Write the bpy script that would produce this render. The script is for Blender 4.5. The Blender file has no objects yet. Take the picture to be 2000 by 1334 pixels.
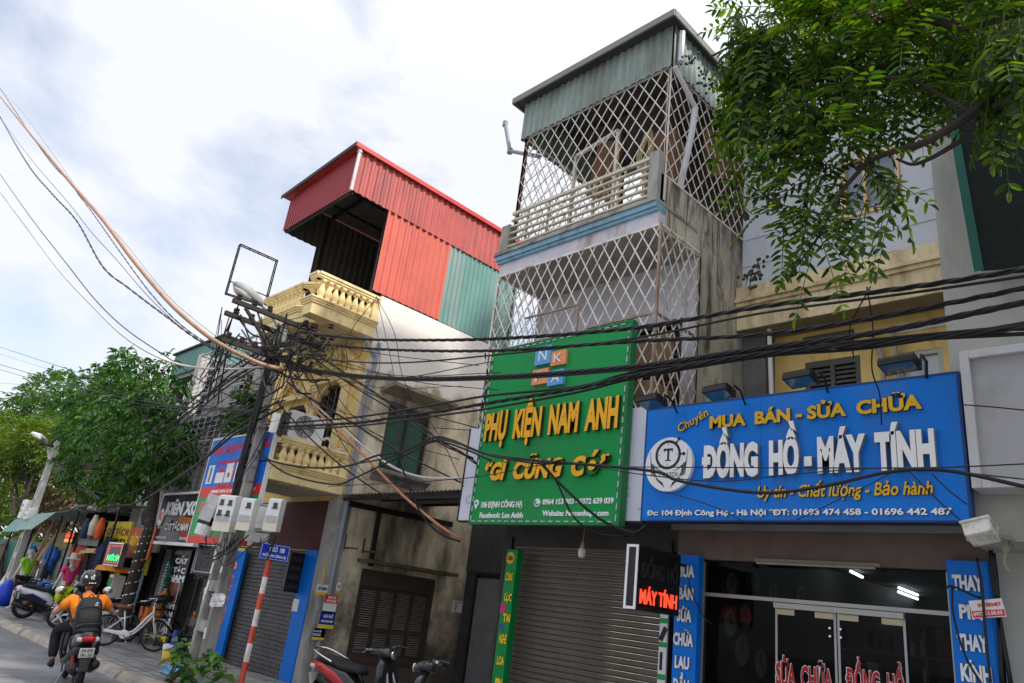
import bpy, math, random
import numpy as np
from mathutils import Vector, Matrix

random.seed(7)
rng = np.random.default_rng(7)
SC = bpy.context.scene
COL = SC.collection
R = math.radians

# ------------------------------------------------------------------ camera
EYE = 1.62
CX = Vector((0.70510994, 0.69853617, 0.12193109))      # right
CD = Vector((-0.16633623, 0.33009173, -0.92917798))    # down
CF = Vector((-0.68931287, 0.63489107, 0.34894283))     # forward
FPX = 1425.0
cam = bpy.data.cameras.new('camera')
cam.sensor_width = 36.0
cam.lens = FPX / 2000 * 36
cam.clip_start = 0.05
cam.clip_end = 2000
camo = bpy.data.objects.new('camera', cam)
COL.objects.link(camo)
m3 = Matrix((CX, -CD, -CF)).transposed()
camo.matrix_world = Matrix.Translation((0, 0, EYE)) @ m3.to_4x4()
SC.camera = camo

# ------------------------------------------------------------------ light
SUN_EL, SUN_AZ = R(46), R(18)          # azimuth measured from +X towards +Y
sd = Vector((math.cos(SUN_EL) * math.cos(SUN_AZ), math.cos(SUN_EL) * math.sin(SUN_AZ), math.sin(SUN_EL)))
sun = bpy.data.lights.new('sun', 'SUN')
sun.energy = 3.0
sun.angle = R(4)
sun.color = (1.0, 0.95, 0.88)
suno = bpy.data.objects.new('sun', sun)
COL.objects.link(suno)
suno.rotation_euler = (-sd).to_track_quat('-Z', 'Y').to_euler()
suno.location = (10, 4, 30)

W = bpy.data.worlds.new('World')
SC.world = W
W.use_nodes = True
nt = W.node_tree
nt.nodes.clear()
out = nt.nodes.new('ShaderNodeOutputWorld')
mixs = nt.nodes.new('ShaderNodeMixShader')
bg1 = nt.nodes.new('ShaderNodeBackground')
bg2 = nt.nodes.new('ShaderNodeBackground')
sky = nt.nodes.new('ShaderNodeTexSky')
sky.sky_type = 'NISHITA'
sky.sun_disc = False
sky.sun_elevation = SUN_EL
sky.sun_rotation = math.pi / 2 - SUN_AZ
sky.dust_density = 2.0
nt.links.new(sky.outputs[0], bg1.inputs[0])
bg1.inputs[1].default_value = 0.17
bg2.inputs[0].default_value = (0.87, 0.895, 0.97, 1)
# an overcast dome is brighter overhead than towards the horizon
sepw = nt.nodes.new('ShaderNodeSeparateXYZ')
tcw = nt.nodes.new('ShaderNodeTexCoord')
mrw = nt.nodes.new('ShaderNodeMapRange')
mrw.interpolation_type = 'SMOOTHSTEP'
mrw.inputs['From Min'].default_value = 0.60
mrw.inputs['From Max'].default_value = 1.0
mrw.inputs['To Min'].default_value = 0.80
mrw.inputs['To Max'].default_value = 1.9
nt.links.new(tcw.outputs['Generated'], sepw.inputs[0])
nt.links.new(sepw.outputs['Z'], mrw.inputs[0])
nt.links.new(mrw.outputs[0], bg2.inputs[1])
tc = nt.nodes.new('ShaderNodeTexCoord')
mp = nt.nodes.new('ShaderNodeMapping')
mp.inputs['Scale'].default_value = (1.0, 1.0, 2.0)
mp.inputs['Location'].default_value = (0.35, 0.1, 0.2)
nz = nt.nodes.new('ShaderNodeTexNoise')
nz.inputs['Scale'].default_value = 2.3
nz.inputs['Detail'].default_value = 9
nz.inputs['Roughness'].default_value = 0.55
nz.inputs['Distortion'].default_value = 0.3
rp = nt.nodes.new('ShaderNodeValToRGB')
rp.color_ramp.elements[0].position = 0.34
rp.color_ramp.elements[0].color = (0.30, 0.30, 0.30, 1)
rp.color_ramp.elements[1].position = 0.50
rp.color_ramp.elements[1].color = (1, 1, 1, 1)
nt.links.new(tc.outputs['Generated'], mp.inputs[0])
nt.links.new(mp.outputs[0], nz.inputs['Vector'])
nt.links.new(nz.outputs['Fac'], rp.inputs[0])
nt.links.new(rp.outputs[0], mixs.inputs[0])
nt.links.new(bg1.outputs[0], mixs.inputs[1])
nt.links.new(bg2.outputs[0], mixs.inputs[2])
nt.links.new(mixs.outputs[0], out.inputs[0])

SC.view_settings.view_transform = 'Standard'
SC.view_settings.look = 'None'
SC.view_settings.gamma = 1
SC.view_settings.exposure = 0.46
try:
    SC.cycles.max_bounces = 6
    SC.cycles.transparent_max_bounces = 8
    SC.cycles.use_denoising = True
except Exception:
    pass


# ------------------------------------------------------------------ helpers
def at(x, y, Y=None, X=None, Z=None):
    """point of the world seen at photo coordinate (x, y) on a known wall plane"""
    d = CX * (x - 1000) + CD * (y - 667) + CF * FPX
    if Y is not None:
        t = Y / d.y
    elif X is not None:
        t = X / d.x
    else:
        t = (Z - EYE) / d.z
    return Vector((d.x * t, d.y * t, d.z * t + EYE))


ORG = {}


def tag(o, label, cat=None, group=None, kind=None):
    if label:
        o['label'] = label
    if cat:
        o['category'] = cat
    if group:
        o['group'] = group
    if kind:
        o['kind'] = kind
    return o


def thing(name, loc, label, cat, group=None, local=False):
    o = bpy.data.objects.new(name, None)
    o.empty_display_size = 0.2
    COL.objects.link(o)
    o.location = loc
    ORG[o] = Vector((0, 0, 0)) if local else Vector(loc)
    return tag(o, label, cat, group)


def copy_tree(o, parent=None):
    c = o.copy()
    COL.objects.link(c)
    if parent is not None:
        c.parent = parent
    ORG[c] = ORG.get(o, Vector((0, 0, 0)))
    for ch in list(o.children):
        copy_tree(ch, c)
    return c


class MB:
    def __init__(s):
        s.v = []
        s.f = []
        s.mi = []
        s.cur = 0

    def add(s, vs, fs, mi=None):
        b = len(s.v)
        s.v.extend([tuple(p) for p in vs])
        for k, f in enumerate(fs):
            s.f.append(tuple(b + i for i in f))
            s.mi.append(s.cur if mi is None else (mi[k] if isinstance(mi, (list, tuple)) else mi))
        return s

    def quad(s, a, b, c, d):
        return s.add([a, b, c, d], [(0, 1, 2, 3)])

    def box(s, x0, x1, y0, y1, z0, z1):
        x0, x1 = min(x0, x1), max(x0, x1)
        y0, y1 = min(y0, y1), max(y0, y1)
        z0, z1 = min(z0, z1), max(z0, z1)
        vs = [(x0, y0, z0), (x1, y0, z0), (x1, y1, z0), (x0, y1, z0), (x0, y0, z1), (x1, y0, z1), (x1, y1, z1), (x0, y1, z1)]
        return s.add(vs, [(0, 3, 2, 1), (4, 5, 6, 7), (0, 1, 5, 4), (1, 2, 6, 5), (2, 3, 7, 6), (3, 0, 4, 7)])

    def obox(s, c, size, rot=None):
        """box with centre c, full size, rotation matrix (3x3) or euler tuple"""
        c = Vector(c)
        if rot is None:
            M = Matrix.Identity(3)
        elif isinstance(rot, Matrix):
            M = rot
        else:
            from mathutils import Euler
            M = Euler(rot).to_matrix()
        h = Vector(size) / 2
        vs = []
        for dz in (-1, 1):
            for dx, dy in ((-1, -1), (1, -1), (1, 1), (-1, 1)):
                vs.append(c + M @ Vector((dx * h.x, dy * h.y, dz * h.z)))
        return s.add(vs, [(0, 3, 2, 1), (4, 5, 6, 7), (0, 1, 5, 4), (1, 2, 6, 5), (2, 3, 7, 6), (3, 0, 4, 7)])

    def bar(s, a, b, w, h=None, up=(0, 0, 1)):
        """rectangular bar from a to b"""
        a, b = Vector(a), Vector(b)
        d = b - a
        L = d.length
        if L < 1e-6:
            return s
        z = d / L
        u = Vector(up)
        if abs(z.dot(u)) > 0.99:
            u = Vector((0, 1, 0))
        x = u.cross(z).normalized()
        y = z.cross(x)
        return s.obox((a + b) / 2, (w, h if h else w, L), Matrix((x, y, z)).transposed())

    def tube(s, pts, r, n=6, cap=True):
        pts = [Vector(p) for p in pts]
        N = len(pts)
        rs = r if isinstance(r, (list, tuple)) else [r] * N
        vs = []
        prev = None
        for i, p in enumerate(pts):
            t = (pts[min(i + 1, N - 1)] - pts[max(i - 1, 0)])
            if t.length < 1e-9:
                t = Vector((0, 0, 1))
            t.normalize()
            if prev is None:
                u = Vector((0, 0, 1)) if abs(t.z) < 0.9 else Vector((1, 0, 0))
            else:
                u = prev
            x = (u - t * u.dot(t))
            if x.length < 1e-6:
                x = t.orthogonal()
            x.normalize()
            prev = x
            y = t.cross(x)
            for k in range(n):
                a = 2 * math.pi * k / n
                vs.append(p + (x * math.cos(a) + y * math.sin(a)) * rs[i])
        fs = []
        for i in range(N - 1):
            for k in range(n):
                k2 = (k + 1) % n
                fs.append((i * n + k, i * n + k2, (i + 1) * n + k2, (i + 1) * n + k))
        if cap:
            fs.append(tuple(reversed(range(n))))
            fs.append(tuple((N - 1) * n + k for k in range(n)))
        return s.add(vs, fs)

    def lathe(s, prof, c, n=12, M=None, sx=1.0, sy=1.0):
        """profile [(radius, height)] round the local z axis at c"""
        c = Vector(c)
        M = M or Matrix.Identity(3)
        vs = []
        for (r, z) in prof:
            for k in range(n):
                a = 2 * math.pi * k / n
                vs.append(c + M @ Vector((r * math.cos(a) * sx, r * math.sin(a) * sy, z)))
        fs = []
        for i in range(len(prof) - 1):
            for k in range(n):
                k2 = (k + 1) % n
                fs.append((i * n + k, i * n + k2, (i + 1) * n + k2, (i + 1) * n + k))
        fs.append(tuple(reversed(range(n))))
        fs.append(tuple((len(prof) - 1) * n + k for k in range(n)))
        return s.add(vs, fs)

    def prism(s, poly, h0, h1, plane='xy'):
        """polygon (list of 2D) extruded; 'xy' along z, 'xz' along y, 'yz' along x"""
        n = len(poly)

        def P(p, h):
            return (p[0], p[1], h) if plane == 'xy' else ((p[0], h, p[1]) if plane == 'xz' else (h, p[0], p[1]))
        vs = [P(p, h0) for p in poly] + [P(p, h1) for p in poly]
        fs = [tuple(range(n)), tuple(reversed(range(n, 2 * n)))]
        for i in range(n):
            j = (i + 1) % n
            fs.append((i, i + n, j + n, j))
        return s.add(vs, fs)

    def loft(s, secs, n=16, cap=True):
        """secs: (centre, half-width vector, half-height vector, exponent)"""
        vs = []
        for (c, a, b, e) in secs:
            c, a, b = Vector(c), Vector(a), Vector(b)
            for k in range(n):
                t = 2 * math.pi * k / n
                ct, st = math.cos(t), math.sin(t)
                ct = math.copysign(abs(ct) ** (2 / e), ct)
                st = math.copysign(abs(st) ** (2 / e), st)
                vs.append(c + a * ct + b * st)
        fs = []
        for i in range(len(secs) - 1):
            for k in range(n):
                k2 = (k + 1) % n
                fs.append((i * n + k, i * n + k2, (i + 1) * n + k2, (i + 1) * n + k))
        if cap:
            fs.append(tuple(reversed(range(n))))
            fs.append(tuple((len(secs) - 1) * n + k for k in range(n)))
        return s.add(vs, fs)

    def wall(s, o, u, v, W_, H_, holes=(), depth=0.15, inward=(0, 1, 0)):
        """plane wall with rectangular openings (u0,u1,v0,v1) and their reveals"""
        o, u, v, n = Vector(o), Vector(u), Vector(v), Vector(inward)
        us = sorted(set([0, W_] + [h[0] for h in holes] + [h[1] for h in holes]))
        vs_ = sorted(set([0, H_] + [h[2] for h in holes] + [h[3] for h in holes]))
        P = lambda a, b, d=0: o + u * a + v * b + n * d
        for i in range(len(us) - 1):
            for j in range(len(vs_) - 1):
                cu, cv = (us[i] + us[i + 1]) / 2, (vs_[j] + vs_[j + 1]) / 2
                if any(h[0] < cu < h[1] and h[2] < cv < h[3] for h in holes):
                    continue
                s.quad(P(us[i], vs_[j]), P(us[i + 1], vs_[j]), P(us[i + 1], vs_[j + 1]), P(us[i], vs_[j + 1]))
        for (a, b, c, d) in holes:
            s.quad(P(a, c), P(a, d), P(a, d, depth), P(a, c, depth))
            s.quad(P(b, d), P(b, c), P(b, c, depth), P(b, d, depth))
            s.quad(P(a, d), P(b, d), P(b, d, depth), P(a, d, depth))
            s.quad(P(b, c), P(a, c), P(a, c, depth), P(b, c, depth))
        return s

    def corr(s, o, u, v, W_, H_, pitch=0.19, amp=0.022, nrm=None, slope=None):
        """corrugated sheet: ribs run along v; slope(t)->(v0,v1) gives a cut lower/upper edge"""
        o, u, v = Vector(o), Vector(u), Vector(v)
        n = Vector(nrm) if nrm else u.cross(v).normalized()
        k = max(2, int(W_ / pitch * 6))
        vs = []
        for i in range(k + 1):
            t = W_ * i / k
            ph = (t / pitch) % 1.0
            a = amp if ph < 0.34 else (amp * (1 - (ph - 0.34) / 0.16) if ph < 0.5 else (0 if ph < 0.84 else amp * (ph - 0.84) / 0.16))
            v0, v1 = slope(t) if slope else (0, H_)
            vs += [o + u * t + v * v0 + n * a, o + u * t + v * v1 + n * a]
        fs = [(2 * i, 2 * i + 2, 2 * i + 3, 2 * i + 1) for i in range(k)]
        return s.add(vs, fs)

    def lattice(s, o, u, v, W_, H_, step=0.22, w=0.018, rat=1.6, frame=0.03, tb=(0, 1)):
        """diamond grille of flat bars; rat = height/width of a diamond"""
        o, u, v = Vector(o), Vector(u), Vector(v)
        P = lambda a, b: o + u * a + v * b
        n = u.cross(v).normalized()
        if frame:
            for a, b in (((0, 0), (W_, 0)), ((W_, 0), (W_, H_)), ((W_, H_), (0, H_)), ((0, H_), (0, 0))):
                s.bar(P(*a), P(*b), frame, frame, n)
        for sgn, off in ((1, 0.0), (-1, 0.012)):
            c = -H_ / rat if sgn > 0 else 0.0
            end = W_ if sgn > 0 else W_ + H_ / rat
            c = math.floor(c / step) * step
            while c < end:
                # line a = c + sgn * b / rat
                b0, b1 = 0.0, H_
                if sgn > 0:
                    b0 = max(b0, -c * rat)
                    b1 = min(b1, (W_ - c) * rat)
                else:
                    b0 = max(b0, (c - W_) * rat)
                    b1 = min(b1, c * rat)
                if b1 - b0 > 0.03:
                    A = P(c + sgn * b0 / rat, b0) + n * off
                    B = P(c + sgn * b1 / rat, b1) + n * off
                    s.bar(A, B, w, w * 0.6, n)
                c += step
        return s

    def build(s, name, mats, parent=None, smooth=False, bevel=0.0):
        me = bpy.data.meshes.new(name)
        off = ORG[parent] if parent is not None else Vector((0, 0, 0))
        arr = np.array([tuple(p) for p in s.v], dtype=np.float64)
        o = bpy.data.objects.new(name, me)
        if parent is None:
            # origin at the base centre of the mesh
            off = Vector(((arr[:, 0].min() + arr[:, 0].max()) / 2, (arr[:, 1].min() + arr[:, 1].max()) / 2, arr[:, 2].min()))
            o.location = off
        me.from_pydata((arr - np.array(off)).tolist(), [], s.f)
        if not isinstance(mats, (list, tuple)):
            mats = [mats]
        for m in mats:
            me.materials.append(m)
        if len(mats) > 1:
            me.polygons.foreach_set('material_index', np.array(s.mi, dtype=np.int32))
        if smooth:
            me.polygons.foreach_set('use_smooth', np.ones(len(me.polygons), dtype=bool))
        me.update()
        COL.objects.link(o)
        if parent is not None:
            o.parent = parent
        ORG[o] = off
        if bevel:
            b = o.modifiers.new('bevel', 'BEVEL')
            b.width = bevel
            b.segments = 2
            b.limit_method = 'ANGLE'
            b.angle_limit = R(40)
        return o


def smooth_pts(pts, k=6):
    """Catmull-Rom through points"""
    P = [Vector(p) for p in pts]
    P = [P[0] * 2 - P[1]] + P + [P[-1] * 2 - P[-2]]
    o = []
    for i in range(1, len(P) - 2):
        p0, p1, p2, p3 = P[i - 1], P[i], P[i + 1], P[i + 2]
        for j in range(k):
            t = j / k
            o.append(0.5 * ((2 * p1) + (p2 - p0) * t + (2 * p0 - 5 * p1 + 4 * p2 - p3) * t * t + (3 * p1 - p0 - 3 * p2 + p3) * t ** 3))
    o.append(P[-2])
    return o


# ------------------------------------------------------------------ materials
MATS = {}


def mat(name, col, rough=0.6, metal=0.0, var=0.12, vscale=3.0, grime=None, bump=0.0, bscale=40.0, emit=None, estr=1.0, spec=0.35,
        coat=0.0, trans=0.0):
    """grime = (colour, amount 0..1, noise scale, vertical stretch)"""
    if name in MATS:
        return MATS[name]
    m = bpy.data.materials.new(name)
    m.use_nodes = True
    t = m.node_tree
    b = t.nodes['Principled BSDF']
    b.inputs['Roughness'].default_value = rough
    b.inputs['Metallic'].default_value = metal
    b.inputs['Specular IOR Level'].default_value = spec
    b.inputs['Coat Weight'].default_value = coat
    L = t.links.new
    c4 = (*col, 1)
    tcn = t.nodes.new('ShaderNodeTexCoord')
    if var or grime:
        n1 = t.nodes.new('ShaderNodeTexNoise')
        n1.inputs['Scale'].default_value = vscale
        n1.inputs['Detail'].default_value = 8
        n1.inputs['Roughness'].default_value = 0.62
        L(tcn.outputs['Object'], n1.inputs['Vector'])
        r1 = t.nodes.new('ShaderNodeValToRGB')
        r1.color_ramp.elements[0].position = 0.3
        r1.color_ramp.elements[1].position = 0.7
        r1.color_ramp.elements[0].color = (*[max(0, c * (1 - var)) for c in col], 1)
        r1.color_ramp.elements[1].color = (*[min(1, c * (1 + var)) for c in col], 1)
        L(n1.outputs['Fac'], r1.inputs[0])
        src = r1.outputs[0]
        if grime:
            gc, ga, gs, gst = grime
            mpn = t.nodes.new('ShaderNodeMapping')
            mpn.inputs['Scale'].default_value = (1, 1, 1.0 / gst)
            mpn.inputs['Location'].default_value = (hash_f(name) * 7, 3.1, hash_f(name) * 3)
            L(tcn.outputs['Object'], mpn.inputs[0])
            n2 = t.nodes.new('ShaderNodeTexNoise')
            n2.inputs['Scale'].default_value = gs
            n2.inputs['Detail'].default_value = 10
            n2.inputs['Roughness'].default_value = 0.68
            L(mpn.outputs[0], n2.inputs['Vector'])
            r2 = t.nodes.new('ShaderNodeValToRGB')
            r2.color_ramp.elements[0].position = 0.62 - 0.3 * ga
            r2.color_ramp.elements[1].position = 0.78 - 0.22 * ga
            r2.color_ramp.elements[0].color = (0, 0, 0, 1)
            r2.color_ramp.elements[1].color = (0.85, 0.85, 0.85, 1)
            L(n2.outputs['Fac'], r2.inputs[0])
            mx = t.nodes.new('ShaderNodeMix')
            mx.data_type = 'RGBA'
            L(r2.outputs[0], mx.inputs[0])
            L(src, mx.inputs[6])
            mx.inputs[7].default_value = (*gc, 1)
            src = mx.outputs[2]
        L(src, b.inputs['Base Color'])
        # roughness varies a little too
        rr = t.nodes.new('ShaderNodeMapRange')
        rr.inputs['To Min'].default_value = max(0, rough - 0.12)
        rr.inputs['To Max'].default_value = min(1, rough + 0.15)
        L(n1.outputs['Fac'], rr.inputs[0])
        L(rr.outputs[0], b.inputs['Roughness'])
    else:
        b.inputs['Base Color'].default_value = c4
    if bump:
        n3 = t.nodes.new('ShaderNodeTexNoise')
        n3.inputs['Scale'].default_value = bscale
        n3.inputs['Detail'].default_value = 6
        L(tcn.outputs['Object'], n3.inputs['Vector'])
        bp = t.nodes.new('ShaderNodeBump')
        bp.inputs['Strength'].default_value = bump
        bp.inputs['Distance'].default_value = 0.02
        L(n3.outputs['Fac'], bp.inputs['Height'])
        L(bp.outputs[0], b.inputs['Normal'])
    if emit:
        b.inputs['Emission Color'].default_value = (*emit, 1)
        b.inputs['Emission Strength'].default_value = estr
    if trans:
        b.inputs['Transmission Weight'].default_value = trans
    MATS[name] = m
    return m


def hash_f(s):
    h = 0
    for ch in s:
        h = (h * 31 + ord(ch)) % 9973
    return h / 9973.0


def leaf_mat(name, cols, sub=0.35):
    """foliage: colour differs from leaf to leaf, light passes through"""
    if name in MATS:
        return MATS[name]
    m = bpy.data.materials.new(name)
    m.use_nodes = True
    t = m.node_tree
    b = t.nodes['Principled BSDF']
    L = t.links.new
    g = t.nodes.new('ShaderNodeNewGeometry')
    r = t.nodes.new('ShaderNodeValToRGB')
    cr = r.color_ramp
    cr.elements[0].color = (*cols[0], 1)
    cr.elements[1].color = (*cols[-1], 1)
    for i, c in enumerate(cols[1:-1]):
        e = cr.elements.new((i + 1) / (len(cols) - 1))
        e.color = (*c, 1)
    L(g.outputs['Random Per Island'], r.inputs[0])
    L(r.outputs[0], b.inputs['Base Color'])
    b.inputs['Roughness'].default_value = 0.5
    b.inputs['Specular IOR Level'].default_value = 0.3
    tr = t.nodes.new('ShaderNodeBsdfTranslucent')
    hs = t.nodes.new('ShaderNodeHueSaturation')
    hs.inputs['Value'].default_value = 1.7
    hs.inputs['Saturation'].default_value = 1.15
    L(r.outputs[0], hs.inputs['Color'])
    L(hs.outputs[0], tr.inputs['Color'])
    mx = t.nodes.new('ShaderNodeMixShader')
    mx.inputs[0].default_value = sub
    L(b.outputs[0], mx.inputs[1])
    L(tr.outputs[0], mx.inputs[2])
    L(mx.outputs[0], t.nodes['Material Output'].inputs['Surface'])
    MATS[name] = m
    return m


# ------------------------------------------------------------------ lettering
_tc = {}


def _glyphs(body, off):
    key = (body, off)
    if key in _tc:
        return _tc[key]
    cu = bpy.data.curves.new('lettering', 'FONT')
    cu.body = body
    cu.offset = off
    cu.resolution_u = 3
    cu.extrude = 0.5
    o = bpy.data.objects.new('lettering', cu)
    me = bpy.data.meshes.new_from_object(o)
    n = len(me.vertices)
    co = np.zeros(n * 3)
    me.vertices.foreach_get('co', co)
    fs = [tuple(p.vertices) for p in me.polygons]
    nz_ = [p.normal.z for p in me.polygons]
    bpy.data.objects.remove(o)
    bpy.data.meshes.remove(me)
    bpy.data.curves.remove(cu)
    _tc[key] = (co.reshape(-1, 3), fs, nz_)
    return _tc[key]


def glyphs(body, off=0.0):
    """outline of a line of text; the barred D is a D plus its bar"""
    plain = body.replace('Đ', 'D')
    co, fs, nz_ = _glyphs(plain, off)
    fs, nz_ = list(fs), list(nz_)
    if 'Đ' in body:
        d = _glyphs('D', off)[0]
        dw = d[:, 0].max() - d[:, 0].min()
        for i, ch in enumerate(body):
            if ch == 'Đ':
                x1 = _glyphs(plain[:i + 1], off)[0][:, 0].max()
                xl = x1 - dw
                h = 0.035 + off * 1.0
                b = len(co)
                xa, xb, ym = xl - 0.09, xl + 0.52 * dw, 0.36
                bv = [(xa, ym - h, -.5), (xb, ym - h, -.5), (xb, ym + h, -.5), (xa, ym + h, -.5), (xa, ym - h, .53), (xb, ym - h, .53), (xb, ym + h, .53), (xa, ym + h, .53)]
                co = np.vstack([co, np.array(bv)])
                for f, nn in (((4, 5, 6, 7), 1), ((0, 1, 5, 4), 0), ((1, 2, 6, 5), 0), ((2, 3, 7, 6), 0), ((3, 0, 4, 7), 0)):
                    fs.append(tuple(b + q for q in f))
                    nz_.append(nn)
    return co, fs, nz_


CAP = None


def txt(mb, body, O, ux, up, width, cap, depth=0.01, off=0.03, shear=0.0, face=0, side=0):
    """letters standing on baseline O..O+ux*width, capitals cap high, front face depth out of the wall"""
    global CAP
    if CAP is None:
        h = _glyphs('H', 0.0)[0]
        CAP = h[:, 1].max() - h[:, 1].min()
    O, ux, up = Vector(O), Vector(ux).normalized(), Vector(up).normalized()
    n = ux.cross(up).normalized()
    co, fs, nz_ = glyphs(body, off)
    x0, x1 = co[:, 0].min(), co[:, 0].max()
    sx = width / (x1 - x0)
    sy = cap / (CAP + 2 * off)
    yy = (co[:, 1] + off) * sy
    xx = (co[:, 0] - x0) * sx + shear * yy
    zz = (co[:, 2] + 0.5) * depth
    P = np.array(O) + np.outer(xx, np.array(ux)) + np.outer(yy, np.array(up)) + np.outer(zz, np.array(n))
    mb.add(P.tolist(), fs, [face if q > 0.5 else side for q in nz_])
    return mb


def tpx(mb, body, Y, a, b, ytop, depth=0.01, off=0.03, shear=0.0, face=0, side=0):
    """same, on the plane Y: baseline runs from photo point a to b, capitals reach ytop at a"""
    A, B = at(a[0], a[1], Y=Y - depth), at(b[0], b[1], Y=Y - depth)
    T = at(a[0] + 4, ytop, Y=Y - depth)
    cap = T.z - A.z
    u = Vector((1, 0, (B.z - A.z) / (B.x - A.x)))
    # keep signs level: horizontal baseline at the mean height
    z = (A.z + B.z) / 2
    return txt(mb, body, (A.x, Y, z), (1, 0, 0), (0, 0, 1), B.x - A.x - shear * cap, cap, depth, off, shear, face, side)


# ------------------------------------------------------------------ palette
GR = (0.03, 0.028, 0.022)
M_CREAM = mat('cream_plaster', (0.72, 0.66, 0.52), .85, grime=((0.16, 0.13, 0.08), .45, 1.4, 3.0), bump=.25, bscale=18)
M_YELLOW = mat('yellow_paint', (0.86, 0.62, 0.22), .75, grime=((0.42, 0.27, 0.10), .22, 2.2, 2.5), bump=.12, bscale=25)
M_YTRIM = mat('yellow_trim', (0.90, 0.72, 0.36), .7, grime=((0.40, 0.26, 0.10), .28, 3.0, 1.6), bump=.12, bscale=30)
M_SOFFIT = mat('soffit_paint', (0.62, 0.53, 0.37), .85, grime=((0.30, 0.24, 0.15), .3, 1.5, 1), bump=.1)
M_CONC = mat('stained_concrete', (0.54, 0.49, 0.39), .9, var=.35, vscale=1.8, grime=((0.045, 0.040, 0.033), .58, 1.5, 3.4), bump=.4, bscale=14)
M_CONC2 = mat('grey_concrete', (0.36, 0.35, 0.32), .9, var=.2, grime=((0.09, 0.085, 0.07), .5, 2.0, 3), bump=.3, bscale=25)
M_LAV = mat('lavender_paint', (0.58, 0.57, 0.62), .8, grime=((0.26, 0.20, 0.14), .3, 1.8, 4), bump=.1)
M_BLUETRIM = mat('blue_trim_paint', (0.22, 0.40, 0.52), .7, grime=((0.12, 0.13, 0.13), .35, 4, 2))
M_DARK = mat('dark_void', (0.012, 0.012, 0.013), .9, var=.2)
M_IRON = mat('dark_iron', (0.025, 0.024, 0.023), .5, metal=.3, var=.3, vscale=8)
M_RUST = mat('rusted_steel', (0.13, 0.06, 0.035), .8, var=.4, vscale=9, grime=((0.05, 0.035, 0.03), .5, 6, 1))
M_LATT = mat('cream_iron', (0.74, 0.71, 0.64), .55, var=.12, vscale=5, grime=((0.28, 0.13, 0.05), .42, 5, 2.5))
M_RED = mat('red_tin', (0.50, 0.098, 0.088), .5, var=.14, vscale=1.6, grime=((0.27, 0.075, 0.065), .45, 1.6, 5))
M_RED2 = mat('orange_red_tin', (0.60, 0.125, 0.088), .5, var=.12, vscale=1.6, grime=((0.36, 0.10, 0.08), .4, 1.5, 6))
M_REDTRIM = mat('red_flashing', (0.40, 0.04, 0.035), .5, var=.15)
M_TEAL = mat('teal_tin', (0.13, 0.29, 0.26), .45, var=.12, vscale=1.5, grime=((0.30, 0.34, 0.32), .35, 1.0, 6))
M_GTIN = mat('grey_green_tin', (0.27, 0.34, 0.31), .5, var=.12, vscale=1.4, grime=((0.12, 0.13, 0.11), .45, 1.5, 5))
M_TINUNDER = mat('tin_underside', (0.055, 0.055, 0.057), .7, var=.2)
M_TINOLD = mat('old_tin', (0.22, 0.20, 0.18), .7, var=.2, grime=((0.08, 0.05, 0.035), .5, 2, 3))
M_WOOD = mat('dark_wood', (0.045, 0.028, 0.020), .55, var=.3, vscale=7)
M_LOUV = mat('weathered_louvre', (0.30, 0.265, 0.225), .7, var=.2, vscale=6)
M_LOUVG = mat('grey_green_louvre', (0.12, 0.125, 0.11), .7, var=.2, vscale=6)
M_GLASS = mat('dark_glass', (0.012, 0.014, 0.016), .08, var=.1, spec=.7)
M_GREENGL = mat('green_shutter', (0.02, 0.10, 0.065), .35, var=.12)
M_PVC = mat('pvc_pipe', (0.62, 0.63, 0.65), .4, var=.05, grime=((0.3, 0.28, 0.25), .3, 4, 3))
M_PVCG = mat('grey_pvc', (0.27, 0.29, 0.33), .4, var=.08)
M_WHITE = mat('white_paint', (0.78, 0.78, 0.78), .5, var=.04, grime=((0.45, 0.43, 0.4), .25, 3, 3))
M_WPLAST = mat('white_plastic', (0.74, 0.74, 0.72), .35, var=.03, grime=((0.42, 0.38, 0.3), .2, 5, 3))
M_BLACK = mat('black_plastic', (0.012, 0.012, 0.013), .4, var=.2, vscale=6)
M_RUBBER = mat('black_rubber', (0.014, 0.014, 0.014), .75, var=.25, vscale=9)
M_CABLE = mat('black_cable', (0.013, 0.013, 0.014), .5, var=.25, vscale=12)
M_CHROME = mat('chrome', (0.62, 0.62, 0.63), .18, metal=1, var=.05)
M_STEEL = mat('steel', (0.34, 0.34, 0.35), .4, metal=.8, var=.1)
M_MAROON = mat('maroon_tile', (0.085, 0.008, 0.012), .6, var=.2, vscale=2)
M_BLUEP = mat('blue_panel', (0.001, 0.17, 0.68), .45, var=.05, vscale=1.0, spec=.2)
M_BLUES = mat('blue_sign_face', (0.000, 0.175, 0.66), .45, var=.07, vscale=.8, grime=((0.03, 0.15, 0.50), .38, 1.1, 5), spec=.25, bump=.10, bscale=2.2)
M_GREENS = mat('green_sign_face', (0.000, 0.27, 0.058), .45, var=.05, vscale=.8, grime=((0.015, 0.20, 0.05), .38, 1.1, 5), spec=.25, bump=.10, bscale=2.2)
M_YLET = mat('yellow_letter', (0.86, 0.42, 0.008), .45, var=.05, grime=((0.5, 0.24, 0.01), .2, 5, 2))
M_YLET2 = mat('gold_letter', (0.72, 0.42, 0.015), .5, var=.05, grime=((0.38, 0.22, 0.02), .25, 5, 2))
M_WLET = mat('white_letter', (0.80, 0.80, 0.80), .5, var=.03, grime=((0.5, 0.48, 0.45), .25, 4, 3))
M_LSIDE = mat('letter_side', (0.05, 0.035, 0.015), .6, var=.1)
M_LSIDEG = mat('grey_letter_side', (0.22, 0.22, 0.23), .5, var=.1)
M_RLET = mat('red_letter', (0.42, 0.012, 0.014), .5, var=.06)
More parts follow.
